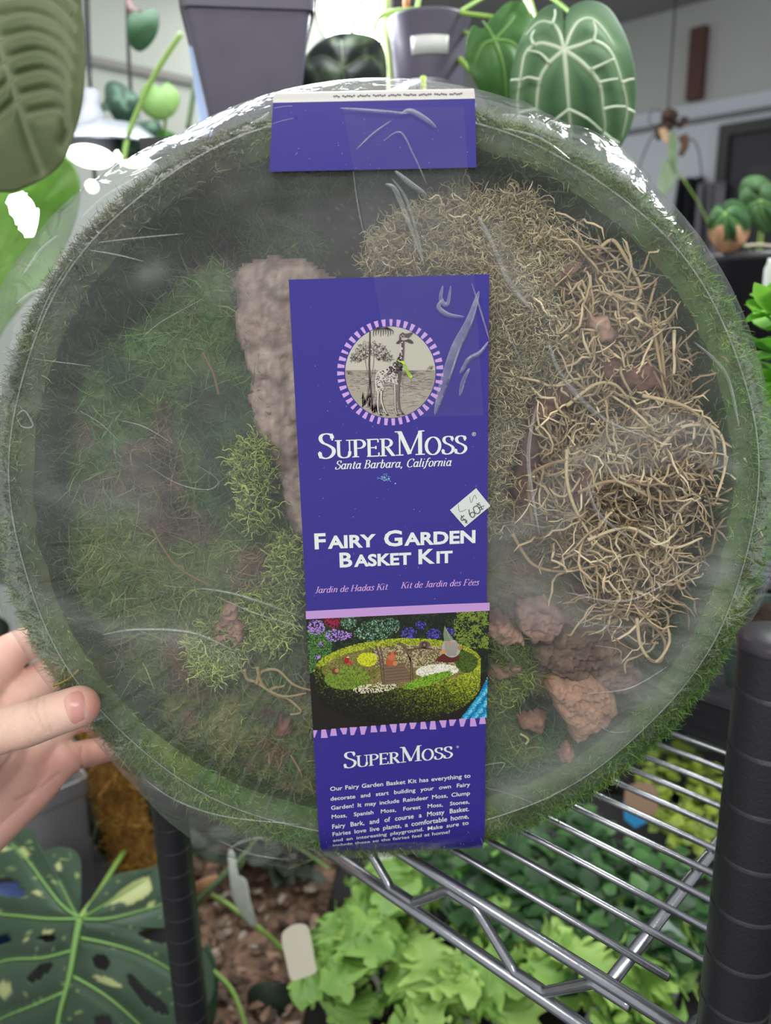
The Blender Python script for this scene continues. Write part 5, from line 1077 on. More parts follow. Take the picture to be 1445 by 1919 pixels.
# black tray on the shelf behind, with a pot
TN = .478
za = PN(1330, 1312, TN)[2]
zt0 = ZS+.0042; ztp = za
ut0, ut1 = .06, .40
tr = thing('nursery_tray', 'black plastic nursery tray standing at the back of the wire shelf', 'tray', UN(.2, TN+.1, zt0))
b = B(); b.add(*unbox(ut0, ut1, TN, TN+.004, zt0, ztp)); b.add(*unbox(ut0, ut1, TN+.24, TN+.244, zt0, ztp)); b.add(*unbox(ut0, ut0+.004, TN+.004, TN+.24, zt0, ztp)); b.add(*unbox(ut1-.004, ut1, TN+.004, TN+.24, zt0, ztp)); b.add(*unbox(ut0, ut1, TN+.004, TN+.24, zt0, zt0+.003))
b.build('tray_body', M_blackplastic, tr, smooth=False)
b = B(); b.add(*unbox(ut0-.004, ut1+.004, TN-.004, TN+.020, ztp, ztp+.003)); b.add(*unbox(ut0-.004, ut1+.004, TN+.226, TN+.248, ztp, ztp+.003)); b.add(*unbox(ut0-.004, ut0+.012, TN+.020, TN+.226, ztp, ztp+.003)); b.add(*unbox(ut1-.012, ut1+.004, TN+.020, TN+.226, ztp, ztp+.003))
b.build('tray_rim', mat('tray_rim', (64, 62, 68), .3, bump=.4, bscale=220, var=.3, vscale=90), tr, smooth=False, label='scuffed flat rim of the tray')
# ================================================================== leaves
def leaf_px(name, out, cpx, d, m, parent, colf, tilt=(0, 0), cup=0, rings=18, sub=4, ripple=0, label=None, holes=None, thick=.0006, seed=0, veins=None, vein_w=None, vein_c=None, smooth=True):
    """a leaf blade: outline and centre in photo px, laid on a tilted plane through depth d; tilt = depth change per px"""
    O2 = smooth_poly(out, True, sub) if smooth else np.array(out, float); c = np.array(cpx, float); m_ = len(O2)
    Q = np.vstack([c+(O2-c)*(k/rings) for k in range(rings+1)])
    dd = Q-c; R_ = np.hypot(*(O2-c).T).mean()
    dep = d+tilt[0]*dd[:, 0]+tilt[1]*dd[:, 1]+cup*((np.hypot(dd[:, 0], dd[:, 1])/R_)**2)
    if veins is not None:
        dv = np.full(len(Q), 1e9)
        for v in veins: dv = np.minimum(dv, segdist(Q, smooth_poly(v, False, 4) if len(v) > 2 else v, False))
        dep = dep+ripple*d*(np.exp(-(dv/14)**2)-.5)
    V = EYE+rays(Q)*dep[:, None]
    Fs = [(k*m_+i, k*m_+(i+1) % m_, (k+1)*m_+(i+1) % m_, (k+1)*m_+i) for k in range(rings) for i in range(m_)]
    if holes:
        hp = [smooth_poly(h, True, 4) for h in holes]; keep = []
        for f in Fs:
            cc = Q[list(f)].mean(0)[None]
            if not any(inpoly(cc, h)[0] for h in hp): keep.append(f)
        Fs = keep
    o = mesh(name, V, Fs, m, parent, colf(Q, dd), label=label)
    s = o.modifiers.new('s', 'SOLIDIFY'); s.thickness = thick; s.offset = 1
    if veins is not None and vein_w:
        b = B()
        for k, v in enumerate(veins):
            q = smooth_poly(v, False, 5) if len(v) > 2 else np.linspace(v[0], v[1], 6); e = q-c
            dp = d+tilt[0]*e[:, 0]+tilt[1]*e[:, 1]+cup*((np.hypot(e[:, 0], e[:, 1])/R_)**2)+ripple*d*.45
            w0 = vein_w[k] if isinstance(vein_w, (list, tuple)) else vein_w
            W = EYE+rays(q)*(dp-.0005)[:, None]; rr_ = np.linspace(w0, w0*.35, len(q))*dp/FPX/2; b.add(*tube_vf(W, rr_, 6))
        vo = b.build('vein', vein_c, o)
    return o
def leafcol(base, alt, scale=.02, seed=0, amp=.35):
    def f(Q, dd):
        n = fbm(Q, scale, 3, seed)[:, None]; return (lin(base)*(1-n)+lin(alt)*n)*(1-amp/2+amp*fbm(Q, scale*5, 2, seed+3)[:, None])
    return f
def px_tube(name, P, r_px, m, parent, sides=8, r1=None):
    """P: (x, y, depth)"""
    q = smooth_poly(P, False, 6); W = EYE+rays(q[:, :2])*q[:, 2:3]; rr = np.linspace(r_px, r1 if r1 else r_px, len(q))*q[:, 2]/FPX
    return tube(name, W, rr, m, parent, sides)
M_stem = mat('green_stem', (120, 150, 70), .45); M_limestem = mat('lime_stem', (150, 190, 80), .4); M_darkstem = mat('dark_stem', (74, 92, 60), .5)
M_veinw = mat('pale_vein', (208, 220, 194), .5); M_veing = mat('green_vein', (120, 164, 86), .5); M_veinf = mat('faint_vein', (132, 144, 102), .6)

# big ribbed leaf, upper left
bl_ = thing('ribbed_leaf_plant', 'huge dusky ribbed leaf hanging in from the top left corner', 'plant', PD(-60, 300, .56))
ov = [(-160, -60), (60, -70), (140, -40), (155, 30), (160, 110), (155, 190), (140, 250), (120, 300), (90, 330), (50, 350), (10, 360), (-60, 340), (-160, 200)]
vn = [[(-60, -60), (-10, 60), (30, 180), (60, 270), (80, 320)]]+[[(-30+k*14, 10+k*34), (30+k*13, -10+k*36), (95+k*6, 5+k*38), (140-k*3, 50+k*36)] for k in range(-1, 7)]+[[(-30+k*14, 10+k*34), (-90+k*14, 60+k*34), (-150, 130+k*30)] for k in range(0, 6)]
def rib(Q, dd):
    dv = np.full(len(Q), 1e9)
    for v in vn: dv = np.minimum(dv, segdist(Q, smooth_poly(v, False, 3), False))
    n = fbm(Q, .02, 3, 4)[:, None]; c = lin((96, 112, 74))*(1-n)+lin((126, 134, 98))*n; w = np.exp(-(dv/7)**2)[:, None]; return c*(1-w*.6)+lin((172, 178, 146))*w*.6
leaf_px('leaf', ov, (20, 130), .55, M_leafd, bl_, rib, (0, .0001), .015, 34, 6, .012, veins=vn, vein_w=2.2, vein_c=M_veinf)
px_tube('petiole', [(-60, -60, .55), (-120, -120, .6), (-200, -160, .7)], 5, M_darkstem, bl_)
# bright leaf beneath, lit from behind; open gap where a lamp shines through
bg_ = thing('bright_leaf_plant', 'bright back-lit green leaf below the ribbed leaf, left of the film', 'plant', PD(-80, 560, .70))
leaf_px('leaf', [(-120, 300), (-20, 320), (60, 300), (120, 290), (150, 340), (140, 420), (90, 520), (20, 600), (-40, 680), (-140, 640), (-180, 450)], (-20, 450), .68, M_leaf, bg_, leafcol((118, 158, 74), (146, 184, 100), .012), (0, 0), .02, 30, 6, .004, veins=[[(-60, 640), (0, 500), (60, 400), (120, 320)], [(0, 500), (60, 470), (110, 440)], [(30, 450), (80, 400), (130, 380)], [(-20, 550), (30, 540), (60, 520)]], vein_w=2, vein_c=M_veing,
        holes=[[(16, 372), (28, 362), (46, 366), (64, 386), (73, 410), (66, 432), (54, 444), (44, 436), (28, 410), (17, 390)]])
px_tube('petiole', [(-60, 640, .69), (-140, 720, .72), (-200, 760, .8)], 4, M_stem, bg_)

# square pot
def taper_box(name, cpx, d, wt, wb, h, m, parent, yaw, rimh=.02, wall=.003):
    """square pot with open top, rim and hollow inside, top centre at photo px cpx"""
    c = PD(*cpx, d); b = B(); ca, sa_ = math.cos(yaw), math.sin(yaw); ax, ay = np.array([ca, sa_, 0]), np.array([-sa_, ca, 0])
    def sq(w, z, rc=.12):
        P = []
        for qx, qy in ((1, 1), (-1, 1), (-1, -1), (1, -1)):
            for k in range(4):
                a = math.atan2(qy, qx)-PI/4+k*PI/6; P.append(c+ax*(qx*w*(1-rc)+math.cos(a)*w*rc)+ay*(qy*w*(1-rc)+math.sin(a)*w*rc)+np.array([0, 0, z]))
        return P
    lv = [sq(wb, -h), sq(wt*.97, -rimh), sq(wt*1.03, -rimh), sq(wt*1.05, -.002), sq(wt*1.07, 0), sq(wt*.99, 0), sq(wt*.93, -rimh), sq(wb*.92, -h+.004)]
    V = np.vstack(lv); k_ = len(lv[0]); Fs = [(i*k_+j, i*k_+(j+1) % k_, (i+1)*k_+(j+1) % k_, (i+1)*k_+j) for i in range(len(lv)-1) for j in range(k_)]
    Fs += [tuple(range(k_))[::-1], tuple((len(lv)-1)*k_+j for j in range(k_))]
    o = mesh(name, V, Fs, m, parent, smooth=False); return o, c, sq
sp_ = thing('square_pot', 'tall square grey-purple plastic pot standing at the upper left of centre', 'pot', PD(470, 260, .70))
taper_box('pot_wall', (462, 6), .66, .052, .034, .118, M_potplastic, sp_, .16)
# soil and stalks
c = PD(462, 6, .66); V, Fs = box_vf(c+np.array([0, 0, -.008]), (.044, .007, 0), (-.007, .044, 0), (0, 0, .002)); mesh('soil', V, Fs, M_soil, sp_, smooth=False)
tb_ = thing('plastic_tub', 'pale blue translucent tub edge showing left behind the square pot', 'tub', PD(385, 240, .80))
tbp = PD(420, 150, .80); V, Fs = lathe_vf([(.026, -.092), (.034, .045), (.036, .046), (.032, .046), (.024, -.083)], tbp, 40); mesh('tub_wall', V, Fs, mat('blue_tub', (150, 168, 205), .3), tb_)
# dark velvet leaf under the blazing lamp
vl = thing('velvet_leaf_plant', 'dark velvety leaf with pale marbling under the blazing grow bulb', 'plant', PD(640, 250, .70))
def marb(Q, dd):
    n = fbm(Q, .03, 3, 12)[:, None]; w = np.clip(1-np.abs(n-.5)*9, 0, 1); return lin((44, 54, 48))*(1-w*.55)+lin((122, 142, 108))*w*.55
leaf_px('leaf', [(596, 80), (640, 62), (700, 70), (722, 100), (725, 160), (715, 230), (660, 290), (600, 240), (566, 170), (566, 120)], (645, 150), .70, M_leafd, vl, marb, (0, 0), .012, 22, 5, .006, veins=[[(640, 75), (645, 150), (655, 270)], [(645, 130), (610, 105), (585, 110)], [(645, 130), (680, 105), (705, 112)], [(648, 180), (610, 165), (580, 170)], [(648, 180), (685, 160), (712, 165)]], vein_w=2.0, vein_c=M_veinf)
px_tube('petiole', [(645, 150, .705), (660, 60, .73), (690, -30, .78)], 4, M_darkstem, vl)
px_tube('stem', [(735, 190, .73), (728, 110, .73), (722, 60, .73), (728, -30, .75)], 8, mat('pale_stem', (150, 168, 104), .5), vl)

# anthurium in a round pot
an_ = thing('potted_anthurium', 'round dark pot with white sticker, holding the big pale-veined heart leaf plant', 'plant', PD(800, 240, .72))
pc_ = PD(803, 42, .70); R1 = .0355
V, Fs = lathe_vf([(.001, -.1155), (R1*.76, -.1155), (R1*.78, -.112), (R1*.93, -.022), (R1*.96, -.018), (R1*1.02, -.004), (R1*1.06, -.001), (R1*1.06, .001), (R1*.98, .001), (R1*.94, -.006), (R1*.90, -.02), (R1*.001, -.021)], pc_, 56); mesh('pot', V, Fs, M_potplastic, an_, label='round dark grey plastic pot')
V, Fs = lathe_vf([(R1*.93, -.0075), (.001, -.006)], pc_, 40); mesh('soil', V, Fs, M_soil, an_)
V = []; cr = PD(804, 72, .66)
for i in range(9):
    for z in (-.0185, -.002-.0185+.0015):
        pass
ang0 = -PI/2-.02
for i in range(11):
    a = ang0+(i-5)/5*.50
    for z in (-.034, -.0195):
        rr2 = R1*(.93-(-.022-z)*-.0 if False else .93+(z+.022)*2.0)+.0012
        V.append(pc_+np.array([math.cos(a)*rr2, math.sin(a)*rr2, z]))
o = mesh('pot_label', V, [(2*i, 2*i+2, 2*i+3, 2*i+1) for i in range(10)], M_white, an_, label='white rectangular sticker on the pot'); s = o.modifiers.new('s', 'SOLIDIFY'); s.thickness = .0004
# heart leaf
HO = [(1057, 92), (1059, 70), (1060, 50), (1061, 32), (1072, 12), (1105, 2), (1140, 16), (1168, 60), (1185, 110), (1192, 165), (1188, 215), (1170, 262), (1140, 300), (1100, 330), (1062, 350), (1020, 320), (985, 280), (965, 230), (955, 190), (958, 140), (970, 90), (990, 50), (1012, 22), (1035, 10), (1050, 18), (1055, 34), (1055, 60)]
P0 = (1057, 95)
VM = [[P0, (1062, 150), (1066, 205), (1070, 260), (1066, 340)], [P0, (1030, 118), (1012, 150), (1006, 205), (1015, 260), (1040, 310)], [P0, (1090, 118), (1122, 155), (1130, 205), (1132, 250), (1105, 310)],
      [P0, (1035, 86), (1010, 82), (985, 100), (975, 150), (970, 190), (975, 235)], [P0, (1085, 86), (1115, 78), (1145, 100), (1165, 155), (1175, 205), (1165, 260)],
      [P0, (1048, 62), (1035, 45), (1010, 42), (985, 66)], [P0, (1070, 60), (1085, 40), (1108, 36), (1130, 55), (1150, 85)]]
VM2 = [[(1066, 205), (1040, 225), (1020, 245)], [(1066, 205), (1100, 222), (1128, 246)], [(1012, 150), (990, 145), (978, 150)], [(1006, 205), (985, 208), (972, 212)], [(1122, 155), (1142, 150), (1158, 148)], [(1130, 205), (1150, 200), (1172, 200)], [(1108, 130), (1130, 120), (1150, 110)],
       [(1030, 118), (1012, 100), (990, 95)], [(1000, 84), (996, 70), (1002, 56)], [(1035, 45), (1040, 30), (1040, 18)], [(1112, 78), (1116, 58), (1112, 40)], [(1132, 250), (1148, 262), (1160, 268)], [(1165, 155), (1178, 150), (1188, 148)], [(1175, 205), (1184, 208), (1190, 212)], [(975, 150), (962, 150), (957, 152)]]
def anth(Q, dd):
    dv = np.full(len(Q), 1e9)
    for v in VM: dv = np.minimum(dv, segdist(Q, smooth_poly(v, False, 4), False))
    n = fbm(Q, .03, 3, 2)[:, None]; ring = np.clip((dv-6)/30, 0, 1)[:, None]; c = (lin((112, 148, 106))*(1-ring)+lin((72, 106, 78))*ring)*(.8+.4*n); w = np.exp(-(dv/7)**2)[:, None]; return c*(1-w*.6)+lin((150, 182, 138))*w*.6
hl = leaf_px('leaf', HO, P0, .56, M_leafd, an_, anth, (0, .00005), .018, 34, 5, .003, veins=VM, vein_w=[11, 10, 10, 9, 9, 8, 8], vein_c=M_veinw, label='big heart-shaped leaf with a pale cream vein net')
b = B()
for v in VM2:
    q = smooth_poly(v, False, 5); e = q-np.array(P0); R_ = 150; dp = .56+.00005*e[:, 1]+.018*(np.hypot(e[:, 0], e[:, 1])/R_)**2*.85-.002
    b.add(*tube_vf(EYE+rays(q)*dp[:, None], np.linspace(6, 3, len(q))*dp/FPX/2, 6))
b.build('vein', M_veinw, hl)
px_tube('petiole', [(1057, 95, .565), (1080, 40, .60), (1010, -20, .64), (960, -50, .68)], 4, M_limestem, an_)
leaf_px('leaf', [(925, 30), (955, 5), (990, 12), (1005, 60), (1000, 140), (985, 210), (955, 240), (910, 190), (880, 130), (872, 90), (885, 50), (905, 55)], (927, 75), .64, M_leaf, an_, leafcol((70, 118, 60), (104, 150, 84), .02), (0, 0), .012, 20, 5, .006,
        veins=[[(927, 75), (945, 130), (950, 220)], [(927, 75), (905, 85), (890, 120)], [(927, 75), (960, 80), (985, 110)], [(927, 75), (915, 52), (905, 40)], [(927, 75), (950, 50), (965, 30)]], vein_w=7, vein_c=M_veing, label='second heart leaf seen from its pale-veined underside')
for P in ([(700, 60, .70), (715, 30, .70), (760, 18, .69), (840, 22, .68), (925, 32, .66)], [(868, 60, .69), (895, 70, .67), (915, 78, .65), (928, 72, .645)], [(862, 22, .69), (890, 5, .70), (930, -20, .72)], [(780, 20, .69), (788, -10, .70), (795, -40, .72)], [(1000, 30, .62), (975, -20, .66), (965, -60, .70)], [(985, -30, .67), (1000, 20, .60), (1010, 50, .58)]):
    px_tube('petiole', P, 4, M_limestem, an_)
px_tube('petiole', [(862, 112, .69), (872, 122, .68), (882, 136, .68)], 6, M_limestem, an_, r1=3)
px_tube('new_shoot', [(765, 30, .70), (762, 5, .70), (768, -30, .71)], 7, mat('reddish_sheath', (176, 110, 72), .5), an_)
# cushion tray edge and stake under the round pot
st2 = thing('glass_cloche', 'dark low dome with specks in front of the round pot, just over the purple flap', 'saucer', PD(800, 240, .60))
dc = PD(800, 215, .62); dc[2] = 1.6255; V, Fs = lathe_vf([(.046, 0), (.043, .018), (.034, .030), (.018, .0385), (.001, .041)], dc, 40); mesh('dome', V, Fs, mat('smoked_dome', (70, 68, 76), .25, bump=.6, bscale=200, var=.4, vscale=80), st2)
stk = px_tube('plant_stake', [(794, 190, .57), (794, 165, .57), (793, 144, .57)], 5, mat('pale_lime_stake', (214, 236, 90), .4), None); tag(stk, 'short lime plant stake standing before the round pot above the flap', 'plant stake')  # stake in plain light green, no emission

# heart leaf hanging and philodendron stems left
tv = thing('trailing_vine_plant', 'dark heart-shaped leaf hanging from a brown stem at the upper left', 'plant', PD(265, 60, .9))
leaf_px('leaf', [(266, 24), (284, 17), (297, 30), (295, 60), (280, 85), (262, 96), (246, 86), (238, 62), (240, 34), (252, 22)], (266, 45), .92, M_leafd, tv, leafcol((44, 78, 50), (62, 98, 66), .05), (0, 0), .01, 10, 5)
px_tube('stem', [(262, 26, .93), (244, 15, .94), (238, -30, .95)], 7, mat('brown_stem', (92, 64, 58), .7), tv)
ph = thing('climbing_plant', 'long green stalks crossing the wall left of the square pot', 'plant', PD(300, 320, .9))
px_tube('stalk', [(232, 300, .92), (245, 240, .92), (290, 140, .90), (340, 62, .88)], 5, M_stem, ph); px_tube('stalk', [(352, 240, .95), (360, 190, .95), (368, 140, .95)], 5, M_darkstem, ph)
al = thing('silver_leaf_plant', 'dark arrow-shaped leaves with silver marbling beside the long stalks', 'plant', PD(240, 300, .98))
def silv(Q, dd):
    n = fbm(Q, .06, 3, 21)[:, None]; w = np.clip((n-.5)*6, 0, 1); return lin((34, 62, 46))*(1-w*.6)+lin((112, 146, 120))*w*.6
leaf_px('leaf', [(198, 160), (215, 152), (240, 165), (258, 180), (262, 205), (252, 230), (232, 245), (216, 225), (200, 205), (185, 215), (168, 220), (172, 200), (195, 192)], (225, 195), .98, M_leafd, al, silv, (0, 0), .01, 12, 5)
leaf_px('leaf', [(225, 225), (255, 230), (290, 225), (302, 240), (285, 258), (262, 262), (268, 290), (240, 300), (220, 280), (218, 250)], (252, 250), .985, M_leafd, al, silv, (0, 0), .01, 12, 5)
rl_ = thing('round_leaf_plant', 'round pale green leaf behind the marbled leaves', 'plant', PD(300, 280, 1.0))
leaf_px('leaf', [(265, 170), (280, 153), (300, 165), (312, 155), (330, 168), (337, 190), (325, 215), (300, 226), (275, 215), (262, 195)], (306, 190), 1.0, M_leaf, rl_, leafcol((124, 164, 84), (142, 180, 104), .05), (0, 0), .008, 10, 5)
px_tube('petiole', [(306, 190, 1.0), (310, 230, 1.02), (300, 280, 1.03)], 3, M_stem, rl_)
leaf_px('leaf', [(275, 245), (300, 240), (325, 250), (330, 262), (300, 272), (280, 265)], (300, 256), 1.02, M_leaf, rl_, leafcol((64, 120, 40), (90, 150, 50), .05), (0, 0), .008, 8, 5)

# hanging mounted orchid at right
ho_ = thing('hanging_plant', 'mounted trailing plant hanging on a thin cable before the pale wall', 'plant', PD(1262, 260, 1.35))
px_tube('cable', [(1268, -30, 1.36), (1262, 60, 1.36), (1256, 140, 1.36), (1252, 205, 1.36)], 1.6, M_black, ho_)
rc = PD(1256, 236, 1.35)
b = B()
for k in range(14):
    p = rc+rng.normal(0, .012, 3)*np.array([1, .6, 1]); bm = bmesh.new(); bmesh.ops.create_icosphere(bm, subdivisions=1, radius=.010*rng.uniform(.6, 1.2), matrix=Matrix.Translation(Vector(p))); b.add([v.co[:]+np.array(rng.normal(0, .0015, 3)) for v in bm.verts], [tuple(v.index for v in f.verts) for f in bm.faces]); bm.free()
b.build('bark_mount', mat('dark_bark_mount', (70, 52, 44), .9), ho_, smooth=False)
px_tube('hook', [(1252, 205, 1.355), (1258, 215, 1.355), (1252, 228, 1.355), (1248, 238, 1.355)], 5, M_black, ho_)
V = []; p_ = px_tube('root_stub', [(1280, 255, 1.36), (1284, 272, 1.36), (1276, 290, 1.36)], 9, mat('root_brown', (96, 68, 50), .9), ho_, r1=5)
leaf_px('leaf', [(1235, 243), (1248, 240), (1254, 255), (1250, 270), (1240, 258)], (1246, 254), 1.345, M_leaf, ho_, leafcol((206, 172, 134), (220, 190, 150), .1), (0, 0), 0, 5, 4, label='dry tan leaf')
leaf_px('leaf', [(1262, 244), (1268, 262), (1268, 300), (1264, 330), (1256, 312), (1252, 280), (1254, 258)], (1261, 285), 1.345, M_leaf, ho_, leafcol((112, 140, 96), (150, 172, 132), .08), (0, 0), 0, 8, 4)
leaf_px('leaf', [(1245, 300), (1262, 305), (1268, 335), (1258, 352), (1240, 368), (1232, 350), (1238, 320)], (1250, 335), 1.345, M_leaf, ho_, leafcol((128, 148, 116), (164, 180, 144), .08), (0, 0), 0, 8, 4)
px_tube('tendril', [(1268, 318, 1.345), (1290, 350, 1.35), (1312, 385, 1.36), (1328, 420, 1.37)], 1.6, M_stem, ho_)
px_tube('wire_loop', [(1252, 225, 1.36), (1225, 235, 1.36), (1216, 222, 1.36), (1226, 206, 1.36), (1248, 212, 1.36)], 1.0, M_black, ho_)
px_tube('wire_loop', [(1282, 265, 1.36), (1298, 262, 1.36), (1310, 285, 1.36), (1318, 340, 1.36), (1340, 380, 1.36)], 1.4, M_black, ho_)
px_tube('wire_loop', [(1238, 240, 1.36), (1220, 260, 1.36), (1206, 290, 1.36), (1196, 320, 1.36)], 1.4, M_black, ho_)

# potted anthurium at right edge with a half-dead leaf
ra = thing('potted_heart_leaf_plant', 'black pot at the right edge with heart leaves, one tipped with dry tan', 'plant', PD(1420, 600, .96))
pq = PD(1415, 474, .96); V, Fs = lathe_vf([(.001, -.12), (.044, -.12), (.052, -.012), (.056, -.011), (.057, 0), (.053, 0), (.050, -.010), (.001, -.011)], pq, 48); mesh('pot', V, Fs, M_blackplastic, ra, label='black round pot')
def halfdead(Q, dd):
    n = fbm(Q, .05, 3, 3); k = (Q[:, 1]+14*(n-.5)*2+np.abs(Q[:, 0]-1366)*-.35+0 > 428+np.where(np.abs(Q[:, 0]-1368) < 12, 30, 0)-8)[:, None]
    return np.where(k, lin((208, 162, 128)), (lin((44, 78, 44))*(1-n[:, None])+lin((70, 108, 62))*n[:, None]))
vd = [[(1358, 400), (1362, 430), (1370, 470)], [(1358, 400), (1340, 420), (1330, 440)], [(1358, 400), (1385, 420), (1395, 440)], [(1358, 400), (1345, 390), (1338, 400)], [(1358, 400), (1375, 388), (1390, 395)]]
leaf_px('leaf', [(1357, 398), (1358, 380), (1375, 374), (1395, 385), (1405, 410), (1404, 438), (1390, 460), (1366, 479), (1345, 468), (1328, 440), (1328, 412), (1340, 385), (1352, 385)], (1358, 402), .90, M_leafd, ra, halfdead, (0, 0), .012, 26, 5, .006, veins=vd, vein_w=2.5, vein_c=M_veing, label='dark heart leaf with a dry tan lower half')
leaf_px('leaf', [(1418, 378), (1400, 350), (1385, 370), (1395, 400), (1415, 425), (1445, 440), (1480, 420), (1490, 380), (1460, 350), (1430, 345)], (1425, 375), .92, M_leafd, ra, leafcol((48, 80, 46), (80, 112, 66), .04), (0, 0), .012, 14, 5, .006, veins=[[(1425, 375), (1430, 400), (1450, 435)], [(1425, 375), (1405, 385), (1398, 398)], [(1425, 375), (1460, 390), (1475, 400)]], vein_w=2.5, vein_c=M_veing, label='dark heart leaf at the very edge')
leaf_px('leaf', [(1395, 335), (1425, 330), (1445, 345), (1440, 365), (1400, 360), (1385, 362)], (1420, 348), .94, M_leafd, ra, leafcol((54, 86, 50), (76, 110, 66), .04), (0, 0), .012, 10, 5)
for P in ([(1358, 402, .905), (1385, 440, .93), (1410, 478, .955)], [(1425, 375, .925), (1425, 420, .94), (1418, 478, .955)], [(1420, 348, .945), (1432, 410, .95), (1424, 478, .955)]): px_tube('petiole', P, 2.2, M_stem, ra)
px_tube('drip_tube', [(1395, 462, .93), (1425, 460, .93), (1470, 466, .93)], 4, mat('tan_tube', (150, 140, 122), .6), ra)
gj = thing('glass_jar', 'pale jar standing at the right edge below the black pot', 'jar', PD(1440, 570, .80)); jc = PD(1447, 560, .80); V, Fs = lathe_vf([(.001, 0), (.010, 0), (.0105, .002), (.0105, .030), (.008, .036), (.008, .040), (.007, .040), (.0065, .03)], jc, 32); mesh('jar_body', V, Fs, mat('jar_glassy', (190, 196, 186), .25), gj)

# ---- potted bright green plant at right edge, pot on the shelf
def small_leaf(name, sx=.016, sy=.011, col=((70, 120, 40), (100, 160, 60)), point=.25):
    n1, n2 = 9, 5; V = []; C = []
    for i in range(n1):
        t = i/(n1-1); w = math.sin(PI*t**.8)**.8*(1-point*t)
        for j in range(n2):
            s = -1+2*j/(n2-1); V.append((s*w*sy, t*sx*2, .12*sx*abs(s)*w-.35*sx*t*t+.02*sx*math.sin(t*9))); k = (t+abs(s))*.5
            C.append(lin(col[0])*(1-k)+lin(col[1])*k*(1 if abs(s) > .1 else 1.25))
    Fs = [(i*n2+j, i*n2+j+1, (i+1)*n2+j+1, (i+1)*n2+j) for i in range(n1-1) for j in range(n2-1)]
    me = bpy.data.meshes.new(name); me.from_pydata(V, [], Fs); me.update(); me.polygons.foreach_set('use_smooth', np.ones(len(me.polygons), bool))
    a = me.color_attributes.new('Col', 'FLOAT_COLOR', 'POINT'); c4 = np.ones((len(V), 4), np.float32); c4[:, :3] = np.array(C); a.data.foreach_set('color', c4.ravel()); me.materials.append(M_leaf); return me
def place_leaf(me, parent, p, az, el, s=1, roll=0):
    return inst('leaf', me, parent, Matrix.Translation(Vector(p)) @ Matrix.Rotation(az, 4, 'Z') @ Matrix.Rotation(el, 4, 'X') @ Matrix.Rotation(roll, 4, 'Y') @ Matrix.Scale(s, 4))
L_bright = [small_leaf('bright_leaf', .016, .013, ((88, 158, 40), (120, 190, 62))), small_leaf('bright_leaf', .014, .010, ((104, 172, 50), (150, 206, 84)))]
def sq_pot(name, c, wt, wb, m, parent, soil=True):
    h = c[2]-ZS-.0078; b = B(); A_, D_ = UD, ND
    def sq(w, z, rc=.14):
        P = []
        for qx, qy in ((1, 1), (-1, 1), (-1, -1), (1, -1)):
            for k in range(4):
                a = math.atan2(qy, qx)-PI/4+k*PI/6; P.append(c+A_*(qx*w*(1-rc)+math.cos(a)*w*rc)-D_*(-1)*(qy*w*(1-rc)+math.sin(a)*w*rc)+np.array([0, 0, z]))
        return P
    lv = [sq(wb, -h), sq(wt*.96, -.010), sq(wt*1.02, -.010), sq(wt*1.05, -.001), sq(wt*1.05, 0), sq(wt*.98, 0), sq(wt*.93, -.010), sq(wb*.92, -h+.004)]
    V = np.vstack(lv); k_ = 16; Fs = [(i*k_+j, i*k_+(j+1) % k_, (i+1)*k_+(j+1) % k_, (i+1)*k_+j) for i in range(7) for j in range(k_)]+[tuple(range(k_))[::-1], tuple(7*k_+j for j in range(k_))]
    mesh(name, V, Fs, m, parent, smooth=False)
    g = sq(wt*.92, -.004); g2 = sq(wt*.3, -.001); mesh('soil', np.vstack([g, g2]), [(j, (j+1) % k_, k_+(j+1) % k_, k_+j) for j in range(k_)]+[tuple(k_+j for j in range(k_))], M_soil, parent, smooth=False)
    return c
np1 = thing('soil_filled_pot', 'grey-green square pot full of brown soil, between the basket rim and the post cap', 'pot', UN(.13, .553, ZS+.008))
sq_pot('pot_wall', UN(.13, .553, 1.276), .047, .038, mat('greygreen_plastic', (84, 98, 92), .4), np1)
bp_ = thing('potted_herb', 'bright green leafy herb in a grey pot at the right edge behind the soil-filled pot', 'plant', UN(.12, .668, ZS+.008))
c2 = sq_pot('pot', UN(.12, .668, 1.292), .048, .040, mat('grey_pot', (120, 122, 126), .4), bp_)
rs = np.random.default_rng(3)
for k in range(7):
    tip = PD(rs.uniform(1412, 1500), rs.uniform(610, 900), rs.uniform(.46, .60)); base = c2+np.array([rs.uniform(-.02, .02), rs.uniform(-.02, .02), -.007])
    tube('stem', smooth_poly([base, (base+tip)/2+rs.normal(0, .006, 3), tip], False, 6), .0012, M_limestem, bp_, 6)
for k in range(130):
    x = rs.uniform(1404, 1520); y = rs.uniform(560, 1080); p = PD(x, y, rs.uniform(.48, .58))
    place_leaf(L_bright[k % 2], bp_, p, rs.uniform(0, 6.28), rs.uniform(-.3, .9), rs.uniform(.7, 1.25))

# ================================================================== plant bench below
ZB = .80
bench = thing('plant_bench', 'dark plant bench under the wire shelf carrying trays and pots', 'bench', UN(0, .7, 0))
mesh('bench_top', *unbox(-.95, .95, .12, 1.35, ZB-.03, ZB), mat('bench_rubber', (24, 23, 22), .95, bump=.5, bscale=120), bench, smooth=False)
for u in (-.9, .9):
    for n in (.17, 1.3): mesh('bench_leg', *unbox(u-.02, u+.02, n-.02, n+.02, 0, ZB-.03), M_black, bench, smooth=False)

